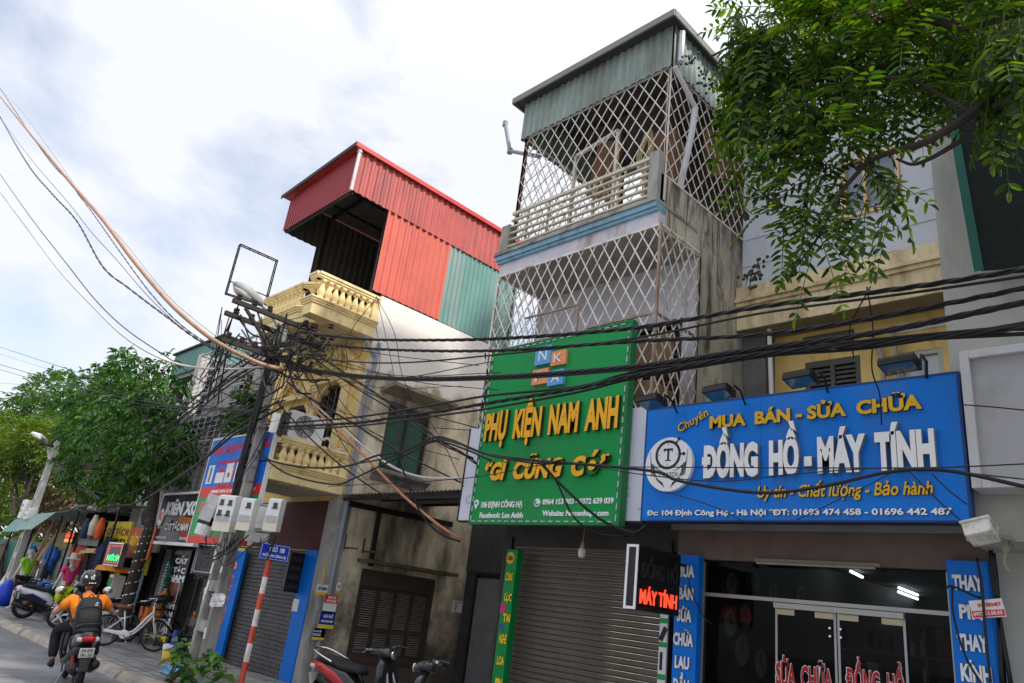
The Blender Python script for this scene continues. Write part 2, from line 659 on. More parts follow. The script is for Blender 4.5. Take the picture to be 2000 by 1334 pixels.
M_REDP = mat('red_print', (0.70, 0.02, 0.018), .45, var=.05)
M_BLKS = mat('black_sign_face', (0.010, 0.010, 0.011), .3, var=.2)
M_ORANGE = mat('orange_plastic', (0.62, 0.16, 0.03), .45, var=.1)
M_PAPER = mat('white_paper', (0.76, 0.75, 0.73), .7, var=.06, vscale=9)
M_YPRINT = mat('yellow_print', (0.80, 0.62, 0.01), .5, var=.05)
M_GPRINT = mat('green_print', (0.01, 0.30, 0.07), .45, var=.05)
M_NAVY = mat('navy_print', (0.012, 0.03, 0.28), .45, var=.05)
M_INK = mat('dark_ink', (0.02, 0.02, 0.03), .6, var=0)
M_LEDR = mat('lit_red_led', (0.3, 0.01, 0.01), .5, var=0, emit=(1, 0.05, 0.02), estr=1.6)
M_LEDG = mat('lit_green_led', (0.01, 0.3, 0.05), .5, var=0, emit=(0.03, 0.9, 0.22), estr=1.2)
M_LEDOFF = mat('unlit_led', (0.035, 0.03, 0.03), .5, var=.2)
M_TUBE = mat('lit_tube', (0.9, 0.9, 0.9), .5, var=0, emit=(0.92, 0.97, 1), estr=6.0)

# ------------------------------------------------------------------ ground, road, pavement
def road_mat():
    m = mat('road_asphalt', (0.23, 0.23, 0.24), .5, var=.3, vscale=1.1, grime=((0.10, 0.10, 0.105), .58, .8, 1), bump=.3, bscale=90)
    return m


def paver_mat():
    m = mat('pavement_paver', (0.30, 0.295, 0.285), .8, var=.2, vscale=1.2, grime=((0.11, 0.105, 0.10), .5, 1.3, 1), bump=.25, bscale=50)
    t = m.node_tree
    b = t.nodes['Principled BSDF']
    src = b.inputs['Base Color'].links[0].from_socket
    tcn = t.nodes.new('ShaderNodeTexCoord')
    mpn = t.nodes.new('ShaderNodeMapping')
    mpn.inputs['Rotation'].default_value = (0, 0, 0)
    t.links.new(tcn.outputs['Object'], mpn.inputs[0])
    br = t.nodes.new('ShaderNodeTexBrick')
    br.offset = 0.0
    br.inputs['Color1'].default_value = (1, 1, 1, 1)
    br.inputs['Color2'].default_value = (0.82, 0.82, 0.82, 1)
    br.inputs['Mortar'].default_value = (0.12, 0.11, 0.10, 1)
    br.inputs['Scale'].default_value = 1.0
    br.inputs['Mortar Size'].default_value = 0.012
    br.inputs['Brick Width'].default_value = 0.42
    br.inputs['Row Height'].default_value = 0.42
    t.links.new(mpn.outputs[0], br.inputs['Vector'])
    mx = t.nodes.new('ShaderNodeMix')
    mx.data_type = 'RGBA'
    mx.blend_type = 'MULTIPLY'
    mx.inputs[0].default_value = 1
    t.links.new(src, mx.inputs[6])
    t.links.new(br.outputs['Color'], mx.inputs[7])
    t.links.new(mx.outputs[2], b.inputs['Base Color'])
    return m


def struct(o):
    o['kind'] = 'structure'
    return o


mb = MB()
mb.quad((-400, -300, -.14), (300, -300, -.14), (300, 400, -.14), (-400, 400, -.14))
struct(mb.build('ground', mat('earth_ground', (0.20, 0.18, 0.15), .95, var=.2)))
mb = MB()
mb.quad((-200, -9, -.13), (120, -9, -.13), (120, 4.88, -.13), (-200, 4.88, -.13))
struct(mb.build('road', road_mat()))
mb = MB()
mb.box(-90, 14, 5.12, 12.2, -.139, 0)
struct(mb.build('pavement', paver_mat()))
# kerb of sloping worn stones
M_KERB = mat('kerb_stone', (0.38, 0.34, 0.28), .9, var=.25, vscale=2.5, grime=((0.15, 0.13, 0.11), .5, 2, 1), bump=.5, bscale=20)
mb = MB()
x = -60.0
while x < 8:
    L_ = random.uniform(0.55, 1.0)
    j = random.uniform(-.02, .02)
    h = random.uniform(-.012, .012)
    mb.prism([(4.82 + j, -.139), (4.86 + j, -.06 + h), (4.93 + j, -.006 + h), (5.115, .002 + h), (5.115, -.139)], x, x + L_ - .012, 'yz')
    x += L_
struct(mb.build('kerb', M_KERB, bevel=.012))

# ------------------------------------------------------------------ yellow corner house
XC = -12.0            # its alley-side wall
YF = 7.3              # street face
yh = thing('yellow_house', (-14, 9.5, 0), 'yellow balconied house with a cream plaster side wall and a red tin roof shed', 'house')


def sidewall_mat():
    m = mat('alley_wall_plaster', (0.76, 0.66, 0.48), .9, var=.28, vscale=2.2, grime=((0.05, 0.042, 0.03), .60, 1.1, 3.6), bump=.5, bscale=10)
    t = m.node_tree
    b = t.nodes['Principled BSDF']
    src = b.inputs['Base Color'].links[0].from_socket
    tcn = t.nodes.new('ShaderNodeTexCoord')
    sp = t.nodes.new('ShaderNodeSeparateXYZ')
    t.links.new(tcn.outputs['Object'], sp.inputs[0])
    nz1 = t.nodes.new('ShaderNodeTexNoise')
    nz1.inputs['Scale'].default_value = .55
    nz1.inputs['Detail'].default_value = 8
    nz1.inputs['Roughness'].default_value = .6
    t.links.new(tcn.outputs['Object'], nz1.inputs['Vector'])
    # white paint survives high on the wall, ragged lower edge
    ma = t.nodes.new('ShaderNodeMath')
    ma.operation = 'MULTIPLY_ADD'
    ma.inputs[1].default_value = 3.2
    t.links.new(nz1.outputs['Fac'], ma.inputs[0])
    t.links.new(sp.outputs['Z'], ma.inputs[2])
    mr = t.nodes.new('ShaderNodeMapRange')
    mr.inputs['From Min'].default_value = 7.35
    mr.inputs['From Max'].default_value = 7.6
    t.links.new(ma.outputs[0], mr.inputs[0])
    mx = t.nodes.new('ShaderNodeMix')
    mx.data_type = 'RGBA'
    t.links.new(mr.outputs[0], mx.inputs[0])
    t.links.new(src, mx.inputs[6])
    mx.inputs[7].default_value = (0.80, 0.76, 0.70, 1)
    # mould climbing from the foot of the wall
    nz2 = t.nodes.new('ShaderNodeTexNoise')
    nz2.inputs['Scale'].default_value = 1.6
    nz2.inputs['Detail'].default_value = 10
    nz2.inputs['Roughness'].default_value = .7
    t.links.new(tcn.outputs['Object'], nz2.inputs['Vector'])
    mb2 = t.nodes.new('ShaderNodeMath')
    mb2.operation = 'MULTIPLY_ADD'
    mb2.inputs[1].default_value = -4.5
    t.links.new(nz2.outputs['Fac'], mb2.inputs[0])
    t.links.new(sp.outputs['Z'], mb2.inputs[2])
    mr2 = t.nodes.new('ShaderNodeMapRange')
    mr2.inputs['From Min'].default_value = -.3
    mr2.inputs['From Max'].default_value = -1.7
    t.links.new(mb2.outputs[0], mr2.inputs[0])
    mx2 = t.nodes.new('ShaderNodeMix')
    mx2.data_type = 'RGBA'
    t.links.new(mr2.outputs[0], mx2.inputs[0])
    t.links.new(mx.outputs[2], mx2.inputs[6])
    mx2.inputs[7].default_value = (0.12, 0.095, 0.075, 1)
    t.links.new(mx2.outputs[2], b.inputs['Base Color'])
    return m


ZT = 7.37
# alley-side wall with its two windows
mb = MB()
h1 = (0.68, 1.75, 3.98, 5.32)
h2 = (0.75, 2.55, .55, 2.1)
mb.wall((XC, YF, 0), (0, 1, 0), (0, 0, 1), 3.2, ZT, [h1, h2], .14, (-1, 0, 0))
mb.quad((XC, YF + 3.2, 0), (XC, YF + 9, 0), (XC, YF + 9, ZT), (XC, YF + 3.2, ZT))
mb.quad((XC, YF + 9, 0), (-16.1, YF + 9, 0), (-16.1, YF + 9, ZT), (XC, YF + 9, ZT))
mb.quad((-16.1, YF + 9, 0), (-16.1, YF, 0), (-16.1, YF, ZT), (-16.1, YF + 9, ZT))
mb.build('side_wall', sidewall_mat(), yh)


def louvre(mb_, fb_, x, y0, y1, z0, z1, slats, fr=.045):
    """louvred leaf in a plane x = const"""
    fb_.box(x - .03, x, y0, y0 + fr, z0, z1)
    fb_.box(x - .03, x, y1 - fr, y1, z0, z1)
    fb_.box(x - .03, x, y0 + fr, y1 - fr, z0, z0 + fr)
    fb_.box(x - .03, x, y0 + fr, y1 - fr, z1 - fr, z1)
    dz = (z1 - z0 - 2 * fr) / slats
    for i in range(slats):
        z = z0 + fr + dz * (i + .5)
        mb_.obox((x - .02, (y0 + y1) / 2, z), (.034, y1 - y0 - 2 * fr, dz * .28), (0, R(24), 0))


# upper window: two flat green panes in a brown frame
mb = MB()
wy0, wy1, wz0, wz1 = YF + h1[0], YF + h1[1], h1[2], h1[3]
for a, b in ((wy0, wy0 + .06), (wy1 - .06, wy1), ((wy0 + wy1) / 2 - .03, (wy0 + wy1) / 2 + .03)):
    mb.box(XC - .12, XC - .05, a, b, wz0, wz1)
mb.box(XC - .119, XC - .051, wy0 + .06, wy1 - .06, wz0, wz0 + .06)
mb.box(XC - .119, XC - .051, wy0 + .06, wy1 - .06, wz1 - .22, wz1)
mb.cur = 0
win = mb.build('window', M_WOOD, yh)
mb = MB()
mb.box(XC - .10, XC - .08, wy0 + .06, (wy0 + wy1) / 2 - .03, wz0 + .06, wz1 - .22)
mb.box(XC - .10, XC - .08, (wy0 + wy1) / 2 + .03, wy1 - .06, wz0 + .06, wz1 - .22)
mb.build('pane', M_GREENGL, win)
mb = MB()
mb.prism([(XC + .03, wz0 - .26), (XC + .06, wz0 - .16), (XC + .17, wz0 - .1), (XC + .17, wz0 - .04), (XC + .11, wz0 - .02), (XC + .002, wz0 - .02), (XC + .002, wz0 - .26)], wy0 - .16, wy1 + .14, 'xz')
mb.build('sill', M_TINOLD, win, bevel=.008)
mb = MB()
mb.prism([(XC + .002, wz1 + .12), (XC + .48, wz1 + .20), (XC + .48, wz1 + .27), (XC + .002, wz1 + .22)], wy0 - .28, wy1 + .3, 'xz')
mb.build('awning', mat('mossy_slab', (0.30, 0.25, 0.18), .9, grime=((0.07, 0.06, 0.04), .5, 3, 1)), win)

# lower window: four louvred leaves under a concrete shelf
lw = MB()
ly0, ly1, lz0, lz1 = YF + h2[0], YF + h2[1], h2[2], h2[3]
lw.box(XC - .12, XC - .02, ly0, ly0 + .09, lz0, lz1)
lw.box(XC - .12, XC - .02, ly1 - .09, ly1, lz0, lz1)
lw.box(XC - .12, XC - .02, ly0 + .09, ly1 - .09, lz1 - .3, lz1)
lw.box(XC - .16, XC + .05, ly0 + .02, ly1 - .02, lz0 - .06, lz0 + .05)
win2 = lw.build('window', mat('brown_frame', (0.07, 0.05, 0.04), .7, var=.3), yh)
wd = (ly1 - ly0 - .18) / 4
lv = MB()
lvf = MB()
for i in range(4):
    a = ly0 + .09 + wd * i
    louvre(lv, lvf, XC - .06, a + .008, a + wd - .008, lz0 + .05, lz0 + .50, 9)
    louvre(lv, lvf, XC - .06, a + .008, a + wd - .008, lz0 + .50, lz1 - .31, 16)
lvf.build('shutter_frame', MATS['brown_frame'], win2)
lv.build('shutter', M_LOUV, win2)
mb = MB()
mb.box(XC - .14, XC - .13, ly0, ly1, lz0, lz1)
mb.build('dark_pane', M_DARK, win2)
mb = MB()
mb.box(XC + .002, XC + .42, ly0 - .15, ly1 + .2, lz1 + .1, lz1 + .16)
mb.build('awning', mat('mossy_shelf', (0.13, 0.125, 0.07), .95, grime=((0.03, 0.03, 0.015), .5, 4, 1), bump=.5), win2)

# street face: ground floor gate, first-floor doors
GX0, GX1 = -15.35, -12.75
mb = MB()
f1 = (GX0 + 16.1, GX1 + 16.1, 0.02, 2.28)
wl = (1.0, 2.1, 3.55, 5.30)
wr = (2.45, 3.55, 3.55, 5.62)
mb.wall((-16.1, YF, 0), (1, 0, 0), (0, 0, 1), 4.1, ZT, [f1, wl, wr], .22, (0, 1, 0))
mb.build('front_wall', M_YELLOW, yh)
mb = MB()
mb.box(-16.1, -12, YF - .02, YF - .003, 2.30, 3.2)
for i in range(4):
    mb.box(-16.1, -12.001, YF - .0245, YF - .0215, 2.5 + i * .2, 2.506 + i * .2)
mb.build('tile_band', M_MAROON, yh)
mb = MB()
mb.box(-12.74, -12.30, YF - .07, YF - .003, .05, 2.29)
mb.build('blue_pillar', M_BLUEP, yh, bevel=.006)
mb = MB()
mb.box(-12.29, -12.001, YF - .05, YF - .004, 0.0, 3.25)
mb.box(-11.999, -11.97, YF - .05, YF + .25, 0.0, 3.25)
mb.build('corner_pilaster', M_CONC2, yh)
# step
mb = MB()
mb.box(-15.9, -12.2, YF - .62, YF - .08, -.01, .075)
mb.build('step', M_CONC2, yh, bevel=.01)
# folding lattice gate
mb = MB()
n = 46
for i in range(n + 1):
    X = GX0 + (GX1 - GX0) * i / n
    mb.box(X - .007, X + .007, YF + .05, YF + .075, .04, 2.27)
g1 = mb.build('gate', M_STEEL_G if 'M_STEEL_G' in globals() else mat('grey_gate_steel', (0.24, 0.235, 0.23), .45, metal=.3, var=.2), yh)
mb = MB()
for j in range(15):
    z0 = .06 + j * .147
    for i in range(n):
        Xa, Xb = GX0 + (GX1 - GX0) * i / n, GX0 + (GX1 - GX0) * (i + 1) / n
        for (za, zb) in ((z0, z0 + .147), (z0 + .147, z0)):
            mb.bar((Xa, YF + .042, za), (Xb, YF + .042, zb), .011, .006, (0, 1, 0))
mb.build('cross_bar', MATS['grey_gate_steel'], g1)
mb = MB()
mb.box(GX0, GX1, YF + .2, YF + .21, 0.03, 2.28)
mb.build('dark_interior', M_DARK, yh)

# first-floor doors: dark wood, chamfered heads
for (a, b, c, d) in (wl, wr):
    x0, x1 = -16.1 + a, -16.1 + b
    mb = MB()
    ch = .24
    # chamfer corners in wall colour become the octagonal head
    fr = MB()
    xm = (x0 + x1) / 2
    for (p, q) in ((x0, x0 + .07), (x1 - .07, x1), (xm - .03, xm + .03)):
        fr.box(p, q, YF + .06, YF + .13, c, d)
    for z in (c, c + .55, d - .62, d - .07):
        fr.box(x0 + .07, xm - .03, YF + .062, YF + .128, z, z + .07)
        fr.box(xm + .03, x1 - .07, YF + .062, YF + .128, z, z + .07)
    for xx in (x0 + .29, x1 - .29):
        fr.box(xx - .012, xx + .012, YF + .07, YF + .12, c + .07, d - .07)
    for z in (c + .95, c + 1.25):
        fr.box(x0 + .07, xm - .03, YF + .0705, YF + .119, z, z + .025)
        fr.box(xm + .03, x1 - .07, YF + .0705, YF + .119, z, z + .025)
    door = fr.build('balcony_door', M_WOOD, yh)
    pn = MB()
    pn.box(x0, x1, YF + .135, YF + .15, c, d)
    pn.build('pane', M_GLASS, door)
    for s_, xx in ((1, x0), (-1, x1)):
        mb.prism([(xx, d - ch), (xx + s_ * ch, d), (xx, d)], YF + .003, YF + .2, 'xz')
    mb.build('door_head', M_YTRIM, door)

# pilasters with capitals and broken pediments over the doors
mb = MB()
for xx, top in ((-12.62, 5.5), (-13.74, 5.5), (-15.3, 5.3)):
    mb = MB()
    w = .14 if xx < -13 else .26
    mb.box(xx - w / 2, xx + w / 2, YF - .05, YF - .003, 3.4, top)
    for k, (e, z) in enumerate(((.03, 0), (.06, .06), (.10, .13), (.13, .2))):
        mb.box(xx - w / 2 - e, xx + w / 2 + e, YF - .06 - e, YF - .003, top + z, top + z + .062)
    mb.build('pilaster', M_YTRIM, yh, bevel=.006)
mb = MB()
for (xa, xb, zb) in ((-13.62, -12.12, 5.78), (-15.35, -13.85, 5.55)):
    mb = MB()
    xm = (xa + xb) / 2
    for (p, q) in (((xa, zb), (xm - .08, zb + .52)), ((xb, zb), (xm + .08, zb + .52))):
        mb.bar((p[0], YF - .08, p[1]), (q[0], YF - .08, q[1]), .12, .15, (0, 1, 0))
        mb.bar((p[0], YF - .05, p[1] - .1), (q[0], YF - .05, q[1] - .1), .09, .08, (0, 1, 0))
    mb.box(xa - .06, xb + .06, YF - .14, YF - .003, zb - .16, zb - .05)
    mb.build('pediment', M_YTRIM, yh, bevel=.006)


# balconies with turned balusters
def balcony(z0, ztop, side_slab, name, xl=-14.75):
    """z0 soffit height, ztop top of the hand rail"""
    plan = [(xl, YF - .003), (xl, 6.35), (xl + .4, 5.97), (-12.75, 5.97), (-12.34, 6.22), (-12.30, 6.22), (-12.30, 5.84), (-11.975, 5.84), (-11.975, YF - .003)]

    def grow(e):
        return [(xl - e, YF - .003), (xl - e, 6.35 - e * .4), (xl + .4 - e * .4, 5.97 - e), (-12.75 + e * .3, 5.97 - e), (-12.30 - e, 6.22 - e * .9), (-12.30 - e, 5.84 - e), (-11.975 + e, 5.84 - e), (-11.975 + e, YF - .003)]
    hs = side_slab
    b_ = MB()
    b_.prism(grow(0), z0, z0 + hs, 'xy')
    for k, (e, t) in enumerate(((.03, .04), (.055, .04), (.08, .035))):
        b_.prism(grow(e), z0 + hs + sum((.04, .04, .035)[:k]), z0 + hs + sum((.04, .04, .035)[:k + 1]), 'xy')
    zr = z0 + hs + .115
    bal = b_.build(name, M_YTRIM, yh, bevel=.006)
    # hand rail along the same outline
    rl = MB()
    path = [(xl + .05, YF - .1), (xl + .05, 6.37), (xl + .42, 6.03), (-12.77, 6.03), (-12.32, 6.28)]
    path2 = [(-12.2, 5.90), (-12.02, 5.90), (-12.02, YF - .1)]
    for pth in (path, path2):
        for i in range(len(pth) - 1):
            a, b = Vector((*pth[i], 0)), Vector((*pth[i + 1], 0))
            d_ = (b - a).normalized() * .055
            for (zz, w, hh) in ((ztop - .035, .21, .05), (ztop - .085, .17, .045), (ztop - .124, .13, .03)):
                rl.bar(a - d_ + Vector((0, 0, zz)), b + d_ + Vector((0, 0, zz)), w, hh)
    rl.build('hand_rail', M_YTRIM, bal)
    # end posts
    ps = MB()
    ps.box(-12.13, -11.97, YF - .16, YF - .004, zr, ztop - .14)
    ps.build('newel', M_YTRIM, bal)
    H = ztop - .138 - zr
    prof = [(.075, 0), (.075, .05 * H / .5), (.05, .06 * H / .5), (.062, .1 * H / .5), (.078, .17 * H / .5), (.07, .24 * H / .5), (.045, .33 * H / .5), (.034, .39 * H / .5),
            (.034, .41 * H / .5), (.055, .44 * H / .5), (.072, .46 * H / .5), (.072, H)]
    spots = [(-12.02, 5.99 + i * .152) for i in range(8)] + [(xl + .5 + i * .17, 6.03) for i in range(int((-12.75 - xl - .5) / .17) + 1)] + [(-12.62 + i * .15, 6.12 + i * .085) for i in range(2)] + [(xl + .05, 6.5 + i * .2) for i in range(4)]
    me = None
    for (bx, by) in spots:
        if me is None:
            q = MB().lathe(prof, (bx, by, zr), 10).build('baluster', M_YTRIM, bal, smooth=True)
            q.data.transform(Matrix.Translation(-(Vector((bx, by, zr)) - ORG[bal])))
            q.location = Vector((bx, by, zr)) - ORG[bal]
            me = q
        else:
            c = me.copy()
            COL.objects.link(c)
            c.location = Vector((bx, by, zr)) - ORG[bal]
            ORG[c] = ORG[bal]
    so = MB()
    so.prism([(xl + .15, YF - .01), (xl + .15, 6.45), (xl + .45, 6.1), (-12.8, 6.1), (-12.35, 6.33), (-12.12, 6.33), (-12.12, YF - .01)], z0 - .004, z0 + .001, 'xy')
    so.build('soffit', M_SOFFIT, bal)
    return bal


balcony(6.43, 7.30, .22, 'balcony')
balcony(3.30, 4.08, .21, 'balcony', -13.9)

# the red tin shed on the roof terrace
zt = at(707, 287, X=XC).z
shed_y0 = 6.10
zs = 9.24
mb = MB()
XS = XC + .02
mb.corr((XS, shed_y0, 0), (0, 1, 0), (0, 0, 1), 4.9, 1, .17, .025, (1, 0, 0), lambda t: (zs, 10.2 - .0 * t))
mb.build('upper_side_sheet', M_RED, yh)
mb = MB()
mb.corr((XS - .03, 7.05, 7.40), (0, 1, 0), (0, 0, 1), 1.75, zs - 7.36, .17, .025, (1, 0, 0))
mb.build('lower_side_sheet', M_RED2, yh)
mb = MB()
mb.corr((XS - .031, 8.80, 7.385), (0, 1, 0), (0, 0, 1), 2.2, zs - 7.36, .13, .02, (1, 0, 0))
mb.build('teal_side_sheet', M_TEAL, yh)
mb = MB()
mb.corr((-14.75, shed_y0, 0), (1, 0, 0), (0, 0, 1), 2.75, 1, .12, .018, (0, -1, 0), lambda t: (9.13 + .03 * t, 9.98 + .08 * t))
mb.build('front_sheet', mat('dark_red_tin', (0.30, 0.026, 0.032), .45, var=.1, grime=((0.2, 0.03, 0.03), .3, 1.2, 4)), yh)  # darker red than the side sheets: street-face shade put into the colour
mb = MB()
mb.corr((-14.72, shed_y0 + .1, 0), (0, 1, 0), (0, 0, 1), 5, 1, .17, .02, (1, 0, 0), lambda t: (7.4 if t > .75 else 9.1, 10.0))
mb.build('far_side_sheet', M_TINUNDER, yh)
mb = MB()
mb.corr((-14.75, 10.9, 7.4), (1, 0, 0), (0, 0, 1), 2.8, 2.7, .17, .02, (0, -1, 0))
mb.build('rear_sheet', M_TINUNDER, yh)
mb = MB()
rz = lambda X: 10.04 + (X + 14.85) / 2.95 * .2
mb.prism([(-14.95, rz(-14.95)), (-11.9, rz(-11.9)), (-11.9, rz(-11.9) + .03), (-14.95, rz(-14.95) + .03)], shed_y0 - .15, 11.2, 'xz')
rf = mb.build('roof', M_REDTRIM, yh)
mb = MB()
mb.prism([(-14.7, rz(-14.7) - .03), (-12.03, rz(-12.03) - .03), (-12.03, rz(-12.03) - .01), (-14.7, rz(-14.7) - .01)], shed_y0 + .04, 10.85, 'xz')  # added near-black layer: bare tin back plus under-roof shade put into the colour
mb.build('shade_underlay', M_TINUNDER, rf)
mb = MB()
mb.box(-12.03, -12.015, shed_y0 + .04, 10.85, zs + .01, 10.15)  # added inner sheets, near-black for unpainted backs and the shed's shade
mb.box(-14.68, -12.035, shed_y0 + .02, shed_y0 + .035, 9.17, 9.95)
mb.build('shade_lining', M_TINUNDER, rf)
mb = MB()
mb.box(-11.93, -11.88, shed_y0 - .16, 11.2, rz(-11.9) - .05, rz(-11.9) + .045)
mb.build('flashing', mat('red_edge', (0.55, 0.05, 0.045), .4, var=.1), rf)
mb = MB()
mb.bar((-14.97, shed_y0 - .16, rz(-14.97)), (-11.9, shed_y0 - .16, rz(-11.9)), .02, .09, (0, 0, 1))
mb.build('gutter', M_IRON, rf)
mb = MB()
for y in (shed_y0 + .03, 7.1, 8.6, 10.2):
    mb.bar((-14.7, y, 9.88), (-12.05, y, 10.06), .05, .07)
    mb.bar((-12.05, y, 9.25), (-12.05, y, 10.1), .05, .05)
    mb.bar((-14.7, y, 9.12), (-14.7, y, 9.95), .05, .05)
for xx in (-14.2, -13.4, -12.6):
    mb.bar((xx, shed_y0 + .05, rz(xx) - .05), (xx, 10.9, rz(xx) - .05), .05, .05)
mb.bar((-14.7, shed_y0 + .05, 9.12), (-12.0, shed_y0 + .05, 9.22), .05, .06)
mb.bar((-14.7, 7.1, 7.4), (-14.7, 7.1, 9.9), .06, .06)
mb.bar((-12.06, 7.08, 7.4), (-12.06, 7.08, 9.9), .06, .06)
mb.bar((-13.4, 8.6, 9.9), (-12.1, 7.2, 9.4), .04, .04)
mb.build('roof_frame', M_IRON, yh)
mb = MB()
mb.tube([(XC + .045, shed_y0 - .02, zs - .02), (XC + .045, shed_y0 - .02, 10.16)], .035, 8)
mb.lathe([(.05, 0), (.05, .1)], (XC + .045, shed_y0 - .02, 10.12), 8)
mb.build('corner_pipe', M_WHITE, yh)
# roof terrace floor
mb = MB()
mb.box(-16.1, -12.02, YF, YF + 8.9, 7.28, 7.36)
mb.build('terrace_floor', M_CONC2, yh)
# downpipe at the corner
mb = MB()
mb.tube([(-11.93, 7.42, 6.35), (-11.93, 7.40, 0.02)], .045, 8)
for z in (1, 2.4, 3.6, 5, 5.9):
    mb.lathe([(.055, 0), (.055, .05)], (-11.93, 7.41, z), 8)
mb.tube([(-11.95, 7.1, 6.42), (-11.95, 7.15, 6.25), (-11.93, 7.42, 6.05)], .045, 8)
mb.build('downpipe', M_PVCG, yh)

# ------------------------------------------------------------------ alley: canopy, end door, brackets
cp = thing('alley_canopy', (-10.3, 7.6, 0), 'old corrugated tin canopy on dark posts across the alley mouth', 'canopy')
mb = MB()
mb.corr((-12.1, 7.28, 3.30), (1, 0, -.0), Vector((0, 1, .10)).normalized(), 3.75, 2.2, .1, .018, (0, 0, 1))
mb.build('tin_sheet', M_TINOLD, cp)
mb = MB()
mb.bar((-12.0, 7.36, 3.24), (-8.5, 7.36, 3.22), .04, .05)
mb.bar((-11.95, 7.4, 3.18), (-11.95, 10.0, 3.22), .06, .1)
for y in (8.2, 9.2):
    mb.bar((-12, y, 3.3 + (y - 7.3) * .09), (-8.5, y, 3.3 + (y - 7.3) * .09), .04, .05)
mb.bar((-8.62, 7.4, 3.2), (-8.62, 9.4, 3.4), .05, .06)
mb.build('frame', M_IRON, cp)
mb = MB()
p0 = at(740, 1005, X=-11.9)
p1 = at(722, 1110, X=-11.9)
mb.bar((-11.9, p0.y, 3.2), (-11.9, p0.y + .02, 2.15), .07, .07)
mb.build('post', M_IRON, cp)

dr = thing('alley_door', (-11, 10.5, 0), 'grey metal door in the dark wall at the end of the alley', 'door')
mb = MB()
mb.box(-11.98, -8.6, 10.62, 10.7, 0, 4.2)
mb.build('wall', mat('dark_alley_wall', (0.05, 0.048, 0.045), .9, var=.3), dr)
mb = MB()
dx0, dx1 = at(915, 1250, Y=10.5).x, at(982, 1200, Y=10.5).x
mb.box(dx0, dx1, 10.54, 10.6, .02, 2.25)
lf = mb.build('leaf', mat('grey_door_steel', (0.20, 0.20, 0.205), .5, metal=.2, var=.15), dr)
mb = MB()
for a, b in ((dx0 - .05, dx0), (dx1, dx1 + .05)):
    mb.box(a, b, 10.5, 10.6, .02, 2.3)
mb.box(dx0 - .05, dx1 + .05, 10.5, 10.6, 2.3, 2.36)
mb.build('frame', M_IRON, dr)
mb = MB()
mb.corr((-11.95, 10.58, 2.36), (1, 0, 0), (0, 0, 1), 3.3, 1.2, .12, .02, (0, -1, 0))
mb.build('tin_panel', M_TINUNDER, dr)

# ------------------------------------------------------------------ green-sign house (three storeys with grilles)
XL, XR = -8.45, -5.28
YB = 7.3            # balcony front
gh = thing('grilled_house', (-6.9, 9, 0), 'three-storey concrete house wrapped in cream diamond grilles under a grey-green tin roof', 'house')
mb = MB()
# right flank
Yb = 12.0
mb.quad((XR, 8.35, 0), (XR, Yb, 0), (XR, Yb, 6.88), (XR, 8.35, 6.88))
# parapet of the upper terrace
mb.box(XR - .12, XR, 7.32, Yb, 6.88, 7.76)


def flank_mat():
    m = mat('mouldy_flank', (0.50, 0.455, 0.355), .9, var=.28, vscale=1.3, grime=((0.23, 0.21, 0.185), .55, .9, 1.6), bump=.45, bscale=12)
    t = m.node_tree
    b = t.nodes['Principled BSDF']
    src = b.inputs['Base Color'].links[0].from_socket
    tcn = t.nodes.new('ShaderNodeTexCoord')
    sp = t.nodes.new('ShaderNodeSeparateXYZ')
    t.links.new(tcn.outputs['Object'], sp.inputs[0])
    # black mould: runs down from the coping in ragged streaks
    for sc_, z0, gain, lo, hi in (((2.6, 2.6, .55), 8.0, .17, .38, .50), ((6.0, 6.0, .35), 6.6, .04, .54, .62)):
        mpn = t.nodes.new('ShaderNodeMapping')
        mpn.inputs['Scale'].default_value = sc_
        t.links.new(tcn.outputs['Object'], mpn.inputs[0])
        nz_ = t.nodes.new('ShaderNodeTexNoise')
        nz_.inputs['Scale'].default_value = 1.0
        nz_.inputs['Detail'].default_value = 10
        nz_.inputs['Roughness'].default_value = .7
        nz_.inputs['Distortion'].default_value = .6
        t.links.new(mpn.outputs[0], nz_.inputs['Vector'])
        zz = t.nodes.new('ShaderNodeMath')
        zz.operation = 'MULTIPLY_ADD'
        zz.inputs[1].default_value = gain
        zz.inputs[2].default_value = -gain * z0
        t.links.new(sp.outputs['Z'], zz.inputs[0])
        cl_ = t.nodes.new('ShaderNodeMath')
        cl_.operation = 'MAXIMUM'
        cl_.inputs[1].default_value = -.12
        t.links.new(zz.outputs[0], cl_.inputs[0])
        ad = t.nodes.new('ShaderNodeMath')
        t.links.new(nz_.outputs['Fac'], ad.inputs[0])
        t.links.new(cl_.outputs[0], ad.inputs[1])
        mr = t.nodes.new('ShaderNodeMapRange')
        mr.inputs['From Min'].default_value = lo
        mr.inputs['From Max'].default_value = hi
        mr.inputs['To Max'].default_value = .88
        t.links.new(ad.outputs[0], mr.inputs[0])
        mx = t.nodes.new('ShaderNodeMix')
        mx.data_type = 'RGBA'
        t.links.new(mr.outputs[0], mx.inputs[0])
        t.links.new(src, mx.inputs[6])
        mx.inputs[7].default_value = (0.05, 0.046, 0.038, 1)
        src = mx.outputs[2]
    t.links.new(src, b.inputs['Base Color'])
    return m


